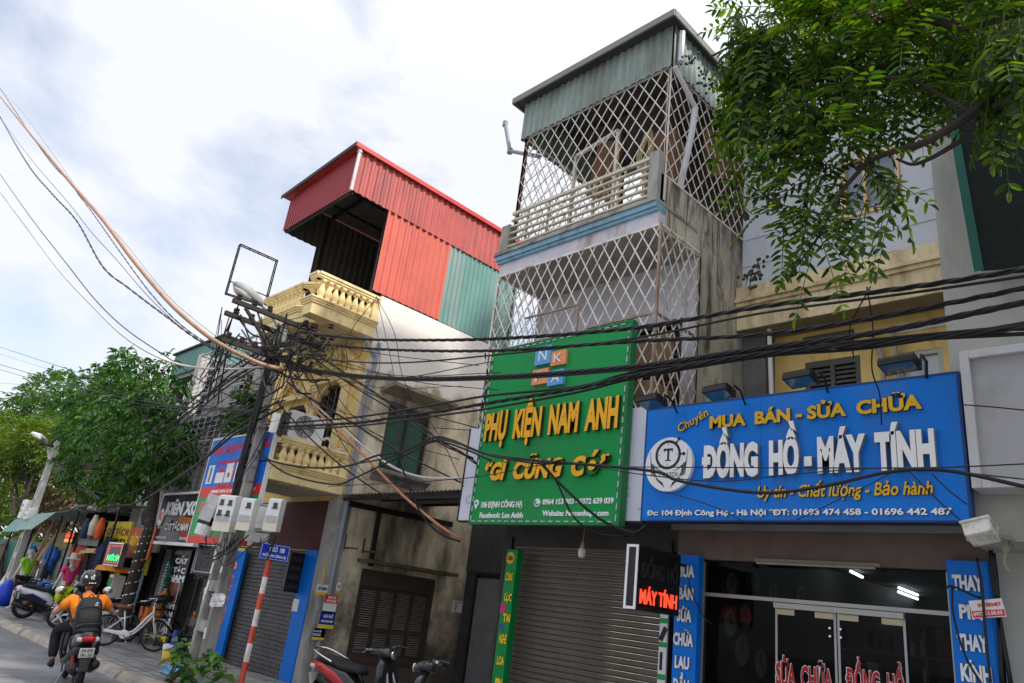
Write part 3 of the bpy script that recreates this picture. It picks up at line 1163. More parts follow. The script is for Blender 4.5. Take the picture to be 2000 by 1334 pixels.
mb.build('side_wall', flank_mat(), gh)
mb = MB()
mb.quad((XL, 8.35, 0), (XL, 8.35, 6.88), (XL, Yb, 6.88), (XL, Yb, 0))
mb.build('far_side_wall', M_CREAM, gh)
mb = MB()
d1 = (.42, 1.35, 3.9, 5.75)
d2 = (1.62, 2.95, 3.9, 5.95)
mb.wall((XL, 8.35, 3.3), (1, 0, 0), (0, 0, 1), XR - XL, 6.88 - 3.3, [(d1[0], d1[1], d1[2] - 3.3, d1[3] - 3.3), (d2[0], d2[1], d2[2] - 3.3, d2[3] - 3.3)], .12, (0, 1, 0))
mb.build('front_wall', M_LAV, gh)
for d in (d1, d2):
    x0, x1 = XL + d[0], XL + d[1]
    f = MB()
    f.box(x0, x0 + .07, 8.37, 8.44, d[2], d[3])
    f.box(x1 - .07, x1, 8.37, 8.44, d[2], d[3])
    f.box(x0 + .07, x1 - .07, 8.372, 8.438, d[3] - .09, d[3])
    f.box(x0 + .07, x1 - .07, 8.372, 8.438, d[3] - .45, d[3] - .38)
    dd = f.build('shutter_door', M_WOOD, gh)
    s_ = MB()
    xm = (x0 + x1) / 2
    for a, b in ((x0 + .07, xm), (xm, x1 - .07)):
        k = 18
        for i in range(k):
            z = d[2] + .1 + (d[3] - .55 - d[2]) * i / k
            s_.obox(((a + b) / 2, 8.41, z), (b - a - .06, .012, .055), (R(-25), 0, 0))
        s_.box(a, a + .03, 8.385, 8.43, d[2], d[3] - .45)
        s_.box(b - .03, b, 8.385, 8.43, d[2], d[3] - .45)
    s_.build('louvre', mat('brown_louvre', (0.09, 0.06, 0.045), .7, var=.2), dd)
    b_ = MB()
    b_.box(x0, x1, 8.45, 8.46, d[2], d[3])
    b_.build('dark_pane', M_DARK, dd)
# slabs
mb = MB()
mb.box(XL, XR - .125, YB + .02, 11.9, 6.885, 7.08)
mb.box(XL, XR - .125, 8.36, 11.9, 7.08, 7.26)
mb.build('terrace_slab', mat('grey_soffit', (0.40, 0.37, 0.34), .9, var=.12, grime=((0.2, 0.17, 0.14), .35, 1.3, 1), bump=.15), gh)
mb = MB()
mb.box(XL - .02, XR + .004, YB - .0, YB + .16, 6.90, 7.12)
mb.build('fascia', M_LAV, gh)
mb = MB()
mb.box(XL - .05, XR + .006, YB - .05, YB + .17, 7.12, 7.17)
mb.box(XL - .08, XR + .008, YB - .08, YB + .17, 7.17, 7.255)
mb.build('cornice', M_BLUETRIM, gh, bevel=.006)
mb = MB()
mb.box(XL - .11, XR + .012, YB - .11, 8.3, 7.255, 7.31)
mb.build('coping', M_CONC2, gh)
mb = MB()
mb.box(XL, XR, YB + .05, 8.3, 3.25, 3.45)
mb.build('first_floor_slab', M_CONC2, gh)
# terrace railing
mb = MB()
mb.box(XL - .06, XL + .13, YB - .04, YB + .14, 7.31, 7.86)
mb.build('railing_post', M_CONC2, gh)
mb = MB()
mb.box(XR - .17, XR + .0, YB - .06, YB + .12, 7.31, 8.12)
rl = mb.build('railing_post', M_CONC2, gh)
mb = MB()
for i in range(6):
    z = 7.42 + i * .125
    mb.box(XL + .13, XR - .17, YB - .02, YB + .025, z, z + (.05 if i == 5 else .03))
for xx in np.arange(XL + .45, XR - .3, .48):
    mb.box(xx, xx + .035, YB + .026, YB + .06, 7.31, 8.07)
mb.build('railing', mat('ivory_rail', (0.60, 0.56, 0.44), .6, grime=((0.25, 0.17, 0.09), .4, 5, 2)), gh)


# lower cage
def grille(name, parts):
    g = MB()
    for p in parts:
        g.lattice(*p)
    return g.build(name, M_LATT, gh)


ZC0 = 4.02
grille('balcony_grille', [((XL + .02, YB - .02, ZC0), (1, 0, 0), (0, 0, 1), XR - XL + .05, 6.88 - ZC0, .225, .017, 1.75),
                          ((XR + .07, YB - .02, ZC0 - .0), (0, 1, 0), (0, 0, 1), 1.0, 6.88 - ZC0, .2, .017, 1.75),
                          ((XL + .02, YB, ZC0), (0, 1, 0), (0, 0, 1), 1.0, 6.88 - ZC0, .16, .014, 1.9)])
mb = MB()
mb.bar((XR + .07, YB - .02, 3.5), (XR + .07, YB - .02, 6.9), .035, .035)
mb.bar((XR + .07, YB + .98, 3.5), (XR + .07, YB + .98, 6.9), .03, .03)
for z in (3.62, 4.0, 5.55):
    mb.bar((XR + .07, YB - .03, z), (XR + .07, YB + .98, z), .03, .03)
    mb.bar((XR - 1.1, YB - .03, z), (XR + .07, YB - .03, z), .03, .03)
mb.bar((XL + 1.9, YB - .05, 4.0), (XL + 1.9, YB - .05, 5.95), .025, .025)
mb.bar((XL + .8, YB - .05, 5.95), (XL + 1.9, YB - .05, 5.95), .025, .025)
mb.build('grille_frame', mat('rusty_cream', (0.34, 0.27, 0.22), .7, var=.2, grime=((0.15, 0.06, 0.03), .55, 4, 2)), gh)
# clutter stored in the lower cage: boards
mb = MB()
mb.obox((-5.95, 7.95, 5.0), (1.0, .5, .05), (0, R(4), 0))
mb.obox((-5.7, 7.7, 4.2), (.7, .55, 1.0), (0, 0, R(8)))
mb.obox((-5.75, 7.9, 5.3), (.8, .08, .45), (R(10), R(3), 0))
mb.build('stored_board', mat('brown_board', (0.26, 0.17, 0.09), .8, var=.25, vscale=4), gh)

# upper cage and skirt
zsk = lambda X: at(1035, 266, Y=YB).z + (X - XL) / (XR - XL) * (at(1300, 130, Y=YB).z - at(1035, 266, Y=YB).z)
zr0, zr1 = at(1033, 222, Y=YB).z, at(1312, 72, Y=YB).z
ZS = 9.72
grille('terrace_grille', [((XL + .1, YB + .1, 7.35), (1, 0, 0), (0, 0, 1), XR - XL - .1, ZS - 7.35, .235, .015, 1.55),
                          ((XR - .01, YB + .1, 7.78), (0, 1, 0), (0, 0, 1), 2.6, ZS - 7.78, .235, .015, 1.4),
                          ((XL + .1, YB + .1, 7.35), (0, 1, 0), (0, 0, 1), 2.6, ZS - 7.35, .235, .014, 1.4)])
mb = MB()
mb.corr((XL + .02, YB + .05, 0), (1, 0, 0), (0, 0, 1), XR - XL + .03, 1, .145, .022, (0, -1, 0), lambda t: (ZS - .03, 10.47))
mb.corr((XR + .05, YB + .05, 0), (0, 1, 0), (0, 0, 1), 2.75, 1, .145, .022, (1, 0, 0), lambda t: (ZS - .06, 10.47))
mb.corr((XL + .02, YB + .05, 0), (0, 1, 0), (0, 0, 1), 2.75, 1, .145, .022, (-1, 0, 0), lambda t: (ZS - .03, 10.47))
mb.build('tin_skirt', M_GTIN, gh)
mb = MB()
mb.box(XL - .12, XR + .17, YB - .14, 10.3, 10.475, 10.52)
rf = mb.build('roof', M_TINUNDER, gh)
mb = MB()
mb.box(XL - .14, XR + .19, YB - .17, YB - .14, 10.43, 10.55)
mb.box(XR + .17, XR + .20, YB - .14, 10.3, 10.43, 10.55)
mb.box(XL - .15, XL - .12, YB - .14, 10.3, 10.43, 10.55)
mb.build('roof_edge', mat('grey_flashing', (0.20, 0.21, 0.19), .5, var=.15), rf)
mb = MB()
mb.quad((XL + 1.0, 10.15, 7.3), (XR + .02, 10.15, 7.3), (XR + .02, 10.15, 10.47), (XL + 1.0, 10.15, 10.47))
mb.build('rear_sheet', mat('dark_sheet', (0.07, 0.065, 0.06), .8, var=.3), gh)
mb = MB()
for y in (YB + .1, 8.6, 9.9):
    mb.bar((XL + .1, y, 10.42), (XR, y, 10.42), .05, .06)
for xx in (XL + .12, XR - .05):
    mb.bar((xx, YB + .12, 7.3), (xx, YB + .12, 10.4), .04, .04)
    mb.bar((xx, 9.85, 7.3), (xx, 9.85, 10.4), .04, .04)
mb.bar((XL + 1.0, 9.2, 7.3), (XL + 1.05, 9.0, 10.4), .05, .05)
mb.build('roof_frame', M_RUST, gh)
# clutter on the terrace behind the grille: door frame, cupboard, rope
mb = MB()
for a, b in (((-7.4, 7.75, 7.35), (-7.4, 7.75, 9.15)), ((-6.5, 7.75, 7.35), (-6.5, 7.75, 9.3)), ((-7.4, 7.75, 9.15), (-6.5, 7.75, 9.3))):
    mb.bar(a, b, .05, .05)
mb.build('frame_rack', M_LATT, gh)
mb = MB()
mb.obox((-5.95, 8.3, 8.55), (.5, .5, 1.3), (0, 0, R(15)))
mb.obox((-5.5, 9.3, 9.3), (.05, 1.0, .8), (R(20), R(5), 0))
mb.obox((-7.1, 8.2, 9.0), (.6, .06, 1.0), (R(15), R(25), 0))
mb.build('stored_board', mat('rusty_board', (0.20, 0.11, 0.06), .8, var=.35, vscale=3), gh)
mb = MB()
for k in range(4):
    xx = -6.1 + k * .03
    mb.tube(smooth_pts([(xx, 7.95, 9.2), (xx - .12, 7.93, 8.75), (xx - .02, 7.92, 8.45 - k * .03), (xx + .1, 7.93, 8.8), (xx + .03, 7.95, 9.2)], 4), .012, 5)
mb.build('rope', mat('rope', (0.45, 0.36, 0.2), .9), gh)
# drain pipes
mb = MB()
Xp = XR + .13
P = lambda x, y, X: at(x, y, X=X)
mb.tube([(Xp, YB + .16, 10.36), (Xp, YB + .16, 9.78)], .05, 8)
mb.tube([P(1318, 130, Xp), P(1345, 185, Xp), P(1358, 210, Xp)], .04, 8)
q = P(1358, 210, Xp)
mb.tube([q, (Xp - .06, q.y + .03, q.z - .4), (XR - .2, q.y + .03, 7.3)], .05, 8)
mb.tube([(XR + .05, 9.93, 10.3), (XR + .05, 9.93, 3.0)], .04, 8)
mb.build('drain_pipe', M_PVC, gh)
mb = MB()
pp = [at(987, 242, Y=YB + .3), at(996, 295, Y=YB + .3), at(1055, 306, Y=YB + .3)]
mb.tube([pp[0], pp[1], pp[2]], .04, 8)
mb.lathe([(.055, 0), (.055, .1)], pp[0] - Vector((0, 0, .05)), 8)
mb.lathe([(.055, -.05), (.055, .05)], pp[1], 8)
mb.build('bent_pipe', M_PVCG, gh)

# ground floor: roller shutter
ys = 8.2
mb = MB()
sx0, sx1 = -8.25, -5.42
z = 0.0
prof = []
i = 0
while z < 2.62:
    # each slat bulges
    mb.prism([(ys + .02, z), (ys - .004, z + .018), (ys - .006, z + .05), (ys + .006, z + .07), (ys + .02, z + .072)], sx0, sx1, 'yz')
    z += .0755
shut = mb.build('roller_shutter', mat('brown_shutter', (0.135, 0.115, 0.092), .5, metal=.15, var=.12, vscale=1.2, grime=((0.09, 0.08, 0.065), .4, 1.5, 4)), gh)
mb = MB()
mb.box(sx0 - .1, sx0, ys - .06, ys + .06, 0, 2.75)
mb.build('shutter_rail', M_IRON, shut)
mb = MB()
mb.box(sx1, sx1 + .05, ys - .06, ys + .06, 0, 2.75)
mb.build('shutter_rail', M_IRON, shut)
mb = MB()
mb.box(XL, XR, ys - .02, ys + .3, 2.62, 3.25)
mb.box(XL, sx0 - .1, ys - .02, ys + .3, 0, 2.62)
mb.build('lintel', mat('dark_lintel', (0.06, 0.055, 0.05), .9, var=.3), gh)

# ------------------------------------------------------------------ watch-shop house
wh = thing('watch_shop', (-3.5, 9.5, 0), 'watch repair shop house with glass doors below and shaded yellow walls above', 'house')
HX0, HX1 = -5.27, -1.9
yg = 8.2
mb = MB()
YW = 10.0
hs = [(at(1572, 700, Y=YW).x - HX0, at(1680, 700, Y=YW).x - HX0, 0.9, at(1620, 702, Y=YW).z - 3.1),
      (at(1752, 700, Y=YW).x - HX0, HX1 - .02 - HX0 - .7, 0.9, at(1800, 684, Y=YW).z - 3.1)]
zw_top = at(1700, 607, Y=YW).z
mb.wall((HX0, YW, 3.1), (1, 0, 0), (0, 0, 1), HX1 - HX0, zw_top - 3.1, hs, .12, (0, 1, 0))
mb.build('upper_wall', M_YELLOW, wh)
# louvred window
a0, a1, b0, b1 = HX0 + hs[0][0], HX0 + hs[0][1], 3.1 + hs[0][2], 3.1 + hs[0][3]
mb = MB()
for p, q in ((a0, a0 + .07), (a1 - .07, a1), ((a0 + a1) / 2 - .03, (a0 + a1) / 2 + .03)):
    mb.box(p, q, YW + .01, YW + .08, b0, b1)
mb.box(a0 + .07, a1 - .07, YW + .011, YW + .079, b1 - .09, b1)
w1 = mb.build('window', M_LOUVG, wh)
mb = MB()
k = 22
for i in range(k):
    mb.obox(((a0 + a1) / 2, YW + .05, b0 + (b1 - b0 - .1) * (i + .5) / k), (a1 - a0 - .14, .012, .05), (R(-28), 0, 0))
mb.build('louvre', M_LOUVG, w1)
mb = MB()
mb.box(a0, a1, YW + .09, YW + .1, b0, b1)
mb.build('dark_pane', M_DARK, w1)
# dark transom above it
mb = MB()
ta, tb = at(1570, 675, Y=YW), at(1668, 650, Y=YW)
mb.box(ta.x, tb.x, YW - .03, YW - .003, ta.z - .1, tb.z + .05)
mb.build('transom_panel', M_LOUVG, wh)
# white window
a0, a1, b0, b1 = HX0 + hs[1][0], HX0 + hs[1][1], 3.1 + hs[1][2], 3.1 + hs[1][3]
mb = MB()
for p, q in ((a0, a0 + .06), (a1 - .06, a1), ((a0 + a1) / 2 - .04, (a0 + a1) / 2 + .04)):
    mb.box(p, q, YW + .01, YW + .08, b0, b1)
mb.box(a0 + .06, a1 - .06, YW + .011, YW + .079, b1 - .06, b1)
w2 = mb.build('window', mat('grey_white_frame', (0.52, 0.52, 0.47), .6), wh)
mb = MB()
mb.box(a0, a1, YW + .06, YW + .07, b0, b1)
mb.build('pane', mat('pale_pane', (0.55, 0.58, 0.60), .2, var=.08, spec=.7), w2)
# white panels near the top right of that wall
mb = MB()
pa, pb = at(1752, 652, Y=YW), at(1862, 617, Y=YW)
mb.box(pa.x, pb.x, YW - .02, YW - .003, pa.z, pb.z)
mb.build('transom_panel', M_WHITE, wh)
# overhang: soffit, yellow cornice
ysl = 9.5
cz0, cz1 = at(1680, 585, Y=ysl).z, at(1680, 585, Y=ysl).z
zb = at(1842, 571, Y=ysl).z
zt4 = at(1840, 473, Y=ysl).z
mb = MB()
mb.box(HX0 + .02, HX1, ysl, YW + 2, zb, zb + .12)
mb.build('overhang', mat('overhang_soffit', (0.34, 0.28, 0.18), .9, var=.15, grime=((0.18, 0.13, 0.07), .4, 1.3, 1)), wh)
mb = MB()
mb.box(HX0, HX1 + .0, ysl - .03, ysl - .001, zb + .0, zb + .38)
mb.box(HX0, HX1 + .0, ysl - .07, ysl - .0015, zb + .38, zb + .44)
mb.box(HX0, HX1 + .0, ysl - .11, ysl - .002, zb + .44, zb + .50)
mb.box(HX0, HX1 + .0, ysl - .06, ysl - .0025, zb + .50, zt4)
mb.build('cornice', mat('ochre_cornice', (0.78, 0.65, 0.40), .75, grime=((0.30, 0.19, 0.09), .5, 2.2, 4)), wh, bevel=.006)
# white sheet storey above
mb = MB()
zt5 = 10.6
wx0, wx1 = at(1725, 400, Y=ysl + .1).x, at(1762, 400, Y=ysl + .1).x
wz0, wz1 = at(1748, 402, Y=ysl + .1).z, at(1755, 283, Y=ysl + .1).z
wx0 -= .55
mb.wall((HX0 + .02, ysl + .1, zt4 - .02), (1, 0, 0), (0, 0, 1), HX1 - HX0 - .02, zt5 - zt4, [(wx0 - HX0 - .02, wx1 - HX0 - .02, wz0 - zt4 + .02, wz1 - zt4 + .02)], .1)
for z in (zt4 + .42, zt4 + .9):
    mb.box(HX0 + .03, HX1 - .01, ysl + .088, ysl + .099, z, z + .012)
mb.build('sheet_storey', mat('pale_blue_sheet', (0.56, 0.59, 0.64), .5, var=.08, vscale=1.2, grime=((0.36, 0.38, 0.42), .35, 1.2, 3)), wh)
mb = MB()
for (p, q, r_, s_) in ((wx0, wx0 + .05, wz0, wz1), (wx1 - .05, wx1, wz0, wz1), (wx0 + .05, wx1 - .05, wz0, wz0 + .05), (wx0 + .05, wx1 - .05, wz1 - .05, wz1), (wx0 + .3, wx0 + .34, wz0 + .05, wz1 - .05)):
    mb.box(p, q, ysl + .07, ysl + .15, r_, s_)
w3 = mb.build('window', mat('peach_frame', (0.72, 0.50, 0.28), .6), wh)
mb = MB()
mb.box(wx0, wx1, ysl + .15, ysl + .16, wz0, wz1)
mb.build('pane', mat('blue_grey_pane', (0.22, 0.26, 0.33), .15, var=.1), w3)
mb = MB()
xx = HX0 + .1
while xx < HX1:
    l_ = random.uniform(.1, .5)
    mb.box(xx, xx + l_, ysl + .02, ysl + .098, zt4 - .02, zt4 + random.uniform(.02, .05))
    xx += l_ + random.uniform(0, .3)
mb.build('rusty_strip', M_RUST, wh)
# narrow grey return wall beside the grilled house, white downpipe
mb = MB()
mb.box(HX0 + .001, HX0 + .36, 9.7, 9.99, 3.1, zb)
mb.build('return_wall', mat('dark_grey_paint', (0.15, 0.15, 0.145), .9, var=.25), wh)
mb = MB()
mb.tube([at(1500, 575, Y=9.62), at(1508, 800, Y=9.62)], .035, 8)
mb.build('downpipe', M_WHITE, wh)
mb = MB()
mb.tube(smooth_pts([at(1700, 650, Y=9.85), at(1718, 685, Y=9.85), at(1726, 720, Y=9.85), at(1722, 770, Y=9.85)], 5), .035, 8)
mb.tube(smooth_pts([at(1740, 640, Y=9.85), at(1748, 670, Y=9.85), at(1750, 700, Y=9.85), at(1760, 760, Y=9.85)], 5), .03, 8)
mb.build('aircon_hose', mat('grey_hose', (0.36, 0.35, 0.33), .6), wh)

# canopy slab over the shop front
mb = MB()
mb.box(HX0, HX1 + .02, 7.3, yg + .3, 2.99, 3.12)
mb.build('canopy_slab', mat('dark_canopy', (0.20, 0.19, 0.175), .9, var=.2, grime=((0.08, 0.08, 0.07), .4, 1.5, 1)), wh)
mb = MB()
mb.corr((HX0 - .0, 7.22, 2.97), (1, 0, 0), Vector((0, 1, .08)).normalized(), HX1 - HX0 + .1, .8, .16, .022, (0, 0, 1))
mb.build('canopy_tin', M_TINOLD, wh)
mb = MB()
mb.box(HX0, HX1, 7.95, 8.0, 2.86, 2.93)
mb.build('canopy_rail', M_STEEL, wh)
# shop room
zgt = 2.52
mb = MB()
mb.box(HX0, HX1, yg - .08, yg + .2, zgt + .02, 2.99)
mb.build('shop_lintel', mat('brown_lintel', (0.16, 0.12, 0.10), .8, var=.2), wh)
mb = MB()
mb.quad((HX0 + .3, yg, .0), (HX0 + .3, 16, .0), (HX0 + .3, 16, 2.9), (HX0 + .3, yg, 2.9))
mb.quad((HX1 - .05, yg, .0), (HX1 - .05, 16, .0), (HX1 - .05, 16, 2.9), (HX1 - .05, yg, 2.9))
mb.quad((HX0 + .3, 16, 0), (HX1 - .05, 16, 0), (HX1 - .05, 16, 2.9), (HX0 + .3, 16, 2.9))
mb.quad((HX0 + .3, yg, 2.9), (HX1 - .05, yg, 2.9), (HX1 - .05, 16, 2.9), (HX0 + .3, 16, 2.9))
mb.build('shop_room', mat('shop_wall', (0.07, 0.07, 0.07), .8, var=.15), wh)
# frame: posts, transom rail
mb = MB()
rz_ = at(1630, 1181, Y=yg).z
mb.box(-5.02, -4.92, yg - .05, yg + .05, 0, zgt)
mb.box(-2.28, -2.2, yg - .05, yg + .05, 0, zgt)
mb.box(-4.92, -2.28, yg - .03, yg + .03, rz_ - .02, rz_ + .02)
dxl, dxr = at(1513, 1230, Y=yg - .03).x, at(1768, 1230, Y=yg - .03).x
mb.box(dxl, dxr, yg - .06, yg - .031, rz_ - .085, rz_ - .03)
sf = mb.build('shop_front', mat('aluminium_frame', (0.40, 0.40, 0.38), .45, metal=.4, var=.1), wh)
gl = bpy.data.materials.new('shop_glass')
gl.use_nodes = True
t_ = gl.node_tree
t_.nodes.remove(t_.nodes['Principled BSDF'])
tr_ = t_.nodes.new('ShaderNodeBsdfTransparent')
tr_.inputs[0].default_value = (0.62, 0.64, 0.64, 1)
gs_ = t_.nodes.new('ShaderNodeBsdfGlossy')
gs_.inputs['Roughness'].default_value = .03
fr_ = t_.nodes.new('ShaderNodeFresnel')
fr_.inputs[0].default_value = 1.16
mx_ = t_.nodes.new('ShaderNodeMixShader')
t_.links.new(fr_.outputs[0], mx_.inputs[0])
t_.links.new(tr_.outputs[0], mx_.inputs[1])
t_.links.new(gs_.outputs[0], mx_.inputs[2])
t_.links.new(mx_.outputs[0], t_.nodes['Material Output'].inputs['Surface'])
dxm = (dxl + dxr) / 2
for (a, b, z0, z1) in ((-4.92, -2.28, rz_ + .02, zgt), (-4.92, dxl - .01, .1, rz_ - .02), (dxr + .01, -2.28, .1, rz_ - .02)):
    mb = MB()
    mb.box(a, b, yg - .004, yg + .004, z0, z1)
    mb.build('pane', gl, sf)
for a, b in ((dxl, dxm - .006), (dxm + .006, dxr)):
    mb = MB()
    mb.box(a, b, yg - .012, yg - .002, .06, rz_ - .03)
    gd = mb.build('glass_door', gl, wh)
    mb = MB()
    for xx in ((a + .12, b - .12)):
        mb = MB()
        mb.box(xx - .1, xx + .1, yg - .022, yg + .006, rz_ - .15, rz_ - .09)
        mb.build('hinge', mat('brass_hinge', (0.42, 0.36, 0.25), .4, metal=.5), gd)
    mb = MB()
    for xx in ((b - .05,) if a == dxl else (a + .05,)):
        for z in (rz_ - .24, rz_ - .32):
            mb.lathe([(.012, 0), (.012, .03)], (xx, yg - .03, z), 8, Matrix.Rotation(R(90), 3, 'X'))
    mb.build('lock_stud', M_CHROME, gd)
    mb = MB()
    for xx in (a + .012, b - .012):
        mb.box(xx - .012, xx + .012, yg - .014, yg + .0, .06, rz_ - .03)
    mb.build('edge_strip', M_STEEL, gd)
mb = MB()
for s_, a, b, yt0 in (('SỬA  CHỮA', (1514, 1342), (1628, 1352), 1296), ('ĐỒNG  HỒ', (1652, 1352), (1768, 1360), 1308)):
    mb = MB()
    tpx(mb, s_, yg - .022, a, b, yt0, .002, .062, 0, 1, 1)
    tpx(mb, s_, yg - .026, (a[0] + 1.5, a[1] - 1), (b[0] - 1.5, b[1] - 1), yt0 + 1.5, .002, .035, 0, 0, 0)
    mb.build('window_lettering', [M_RLET, M_WLET], wh)
sv = thing('display_shelf', (-3.4, 11.2, 0), 'dim stocked shelf unit standing inside the watch shop behind the glass doors', 'shelf')
mb = MB()
for z in (.4, .85, 1.3, 1.75, 2.15):
    mb.box(-4.5, -2.3, 11.0, 11.4, z, z + .03)
for xx in (-4.5, -3.4, -2.33):
    mb.box(xx, xx + .03, 11.003, 11.397, 0, 2.18)
mb.build('shelves', mat('grey_shelf', (0.22, 0.22, 0.23), .6), sv)
for nm, col in (('pale_stock', (0.45, 0.43, 0.38)), ('red_stock', (0.35, 0.05, 0.04)), ('blue_stock', (0.05, 0.12, 0.30))):
    mb = MB()
    for k in range(14):
        zz = random.choice((.43, .88, 1.33, 1.78))
        xx = random.uniform(-4.4, -2.55)
        mb.box(xx, xx + random.uniform(.06, .16), 11.05, 11.2, zz + .001, zz + random.uniform(.1, .3))
    mb.build(nm, mat(nm, col, .5, var=.2), sv)
# inside the shop: strip lamps on the ceiling, clocks on the left wall
for i, (xa, ya, xb, yb_) in enumerate(((1662, 1116, 1684, 1127), (1756, 1148, 1792, 1162), (1755, 1156, 1792, 1170))):
    p, q = at(xa, ya, Y=12.0), at(xb, yb_, Y=12.0)
    z = 2.84
    p, q = at(xa, ya, Z=z), at(xb, yb_, Z=z)
    mb = MB()
    mb.tube([p, q], .022, 8)
    mb.build('strip_lamp', M_TUBE, wh)
ck_labels = ['round wall clock highest in the front of the shop window', 'round wall clock on the left, below the door rail', 'round wall clock second from the front below the rail', 'lowest round wall clock at the left of the shop window', 'round wall clock near the middle of the left shop wall', 'round wall clock above the rail, second from the front', 'round wall clock above the rail, farther back', 'small round wall clock deepest in the shop']
for i, (x, y, r) in enumerate(((1425, 1142, .17), (1423, 1215, .2), (1452, 1203, .17), (1445, 1270, .22), (1482, 1295, .2), (1470, 1137, .15), (1505, 1162, .15), (1560, 1168, .16))):
    p = at(x, y, X=HX0 + .33)
    t = thing('wall_clock', p, ck_labels[i], 'clock', 'clocks on the shop wall')
    MY = Matrix.Rotation(R(90), 3, 'Y')
    mb = MB()
    mb.lathe([(r, -.02), (r, .03), (r * .86, .035), (r * .86, .015)], p, 24, MY)
    mb.build('rim', mat('grey_clock_rim', (0.10, 0.10, 0.10), .4), t)
    mb = MB()
    mb.lathe([(r * .86, .012), (r * .86, .016)], p, 24, MY)
    mb.build('dial', mat('clock_dial', (0.5, 0.5, 0.5), .6), t)
    mb = MB()
    mb.bar(p + Vector((.022, 0, 0)), p + Vector((.022, r * .1, r * .6)), .012, .004, (1, 0, 0))
    mb.bar(p + Vector((.022, 0, 0)), p + Vector((.022, r * .45, -r * .05)), .015, .004, (1, 0, 0))
    mb.build('hands', M_INK, t)
# fluorescent fitting over the door
mb = MB()
p0, p1 = at(1472, 1093, Y=yg - .14), at(1718, 1101, Y=yg - .14)
zf = (p0.z + p1.z) / 2 - .02
mb.box(p0.x, p1.x, yg - .14, yg - .09, zf - .005, zf + .03)
fl = mb.build('tube_fitting', mat('dusty_fitting', (0.24, 0.21, 0.16), .6), wh)
mb = MB()
mb.tube([(p0.x + .04, yg - .15, zf - .02), (p1.x - .04, yg - .15, zf - .02)], .013, 8)
mb.build('unlit_tube', mat('dusty_tube', (0.36, 0.33, 0.27), .5), fl)
# pilasters tiled brown next to the glass
mb = MB()
mb.box(HX0 + .005, -5.03, yg - .06, yg + .1, 0, zgt + .02)
mb.build('tiled_pier', mat('beige_tile', (0.26, 0.20, 0.15), .6, var=.15, vscale=14), wh)

# ------------------------------------------------------------------ house at the right edge
rh = thing('grey_house', (-.2, 9, 0), 'plain grey rendered house front at the right edge behind a netted scaffold', 'house')
mb = MB()
mb.box(-1.9, 3.2, 7.45, 13, 2.72, 13.5)
mb.box(-1.86, 3.2, 8.14, 13, 0, 2.72)
mb.build('wall', mat('grey_render', (0.40, 0.40, 0.36), .85, var=.06, vscale=1.2, grime=((0.21, 0.21, 0.185), .42, 1.3, 4), bump=.12, bscale=60), rh)

# ------------------------------------------------------------------ signs
UX, UZ = (1, 0, 0), (0, 0, 1)


def sign_root(name, x0, x1, Y, z0, label, cat='sign', group=None):
    return thing(name, ((x0 + x1) / 2, Y, z0), label, cat, group)


def line(parent, name, mats, *args, **kw):
    m = MB()
    tpx(m, *args, **kw)
    return m.build(name, mats, parent)


# green shop sign
gx0, gx1, gz0, gz1, gy = -8.10, -5.45, 2.785, 5.41, 7.1
gs = sign_root('shop_sign', gx0, gx1, gy, gz0, 'tall green signboard with yellow raised letters and a four-square logo')
mb = MB()
mb.box(gx0, gx1, gy, gy + .1, gz0, gz1)
mb.build('panel', M_GREENS, gs)
mb = MB()
e = .012
for (a, b, c, d) in ((gx0 - .02, gx0 + e, gz0 - .02, gz1 + .02), (gx1 - e, gx1 + .02, gz0 - .02, gz1 + .02)):
    mb.box(a, b, gy - .012, gy + .11, c, d)
for (c, d) in ((gz0 - .02, gz0 + e), (gz1 - e, gz1 + .02)):
    mb.box(gx0 + e, gx1 - e, gy - .012, gy + .11, c, d)
mb.build('frame', mat('green_frame', (0.01, 0.16, 0.05), .5, var=.1), gs)
mb = MB()
z = gz0 + .03
while z < gz1 - .08:
    for xx in (gx0 + .018, gx1 - .036):
        mb.box(xx, xx + .013, gy - .018, gy - .002, z, z + .075)
    z += .135
xx = gx0 + .05
while xx < gx1 - .1:
    for zz in (gz0 + .016, gz1 - .034):
        mb.box(xx, xx + .075, gy - .018, gy - .002, zz, zz + .013)
    xx += .135
o = mb.build('led_border', mat('dull_white_led', (0.52, 0.54, 0.50), .5), gs)
yt = gy - .002
line(gs, 'lettering', [M_YLET, M_LSIDE], 'PHỤ  KIỆN  NAM  ANH', yt, (943, 865), (1205, 833), 811, .05, .05, 0, 0, 1)
line(gs, 'lettering', [M_YLET, M_LSIDE], '“GÌ  CŨNG  CÓ”', yt, (941, 941), (1189, 925), 906, .045, .055, .16, 0, 1)
for t_, a, b, c in (('106 ĐỊNH CÔNG HẠ', (939, 992.5), (1019.5, 989.5), 981), ('Facebook: Lan Anhh', (936, 1012), (1020.5, 1011), 1001.5),
                    ('0964 153 903 - 0372 639 039', (1059, 986), (1198, 982.5), 975.5), ('Website: Namanhups.com', (1058.5, 1008), (1188, 1007), 997.5)):
    line(gs, 'small_lettering', M_WLET, t_, yt, a, b, c, .008, .03)
mb = MB()
c = at(1049.7, 982, Y=yt)
rr = (at(1049.7, 974, Y=yt).z - c.z)
mb.lathe([(rr, 0), (rr, .012)], (c.x, yt + .001, c.z), 20, Matrix.Rotation(R(90), 3, 'X'))
mb.build('phone_mark', M_WLET, gs)
mb = MB()
pth = [(c.x + rr * .55 * math.cos(a), yt - .016, c.z + rr * .55 * math.sin(a)) for a in np.linspace(R(120), R(330), 8)]
mb.tube(pth, [rr * .22, rr * .2, rr * .14, rr * .12, rr * .12, rr * .14, rr * .2, rr * .22], 6)
mb.build('handset_mark', M_GREENS, gs)
mb = MB()
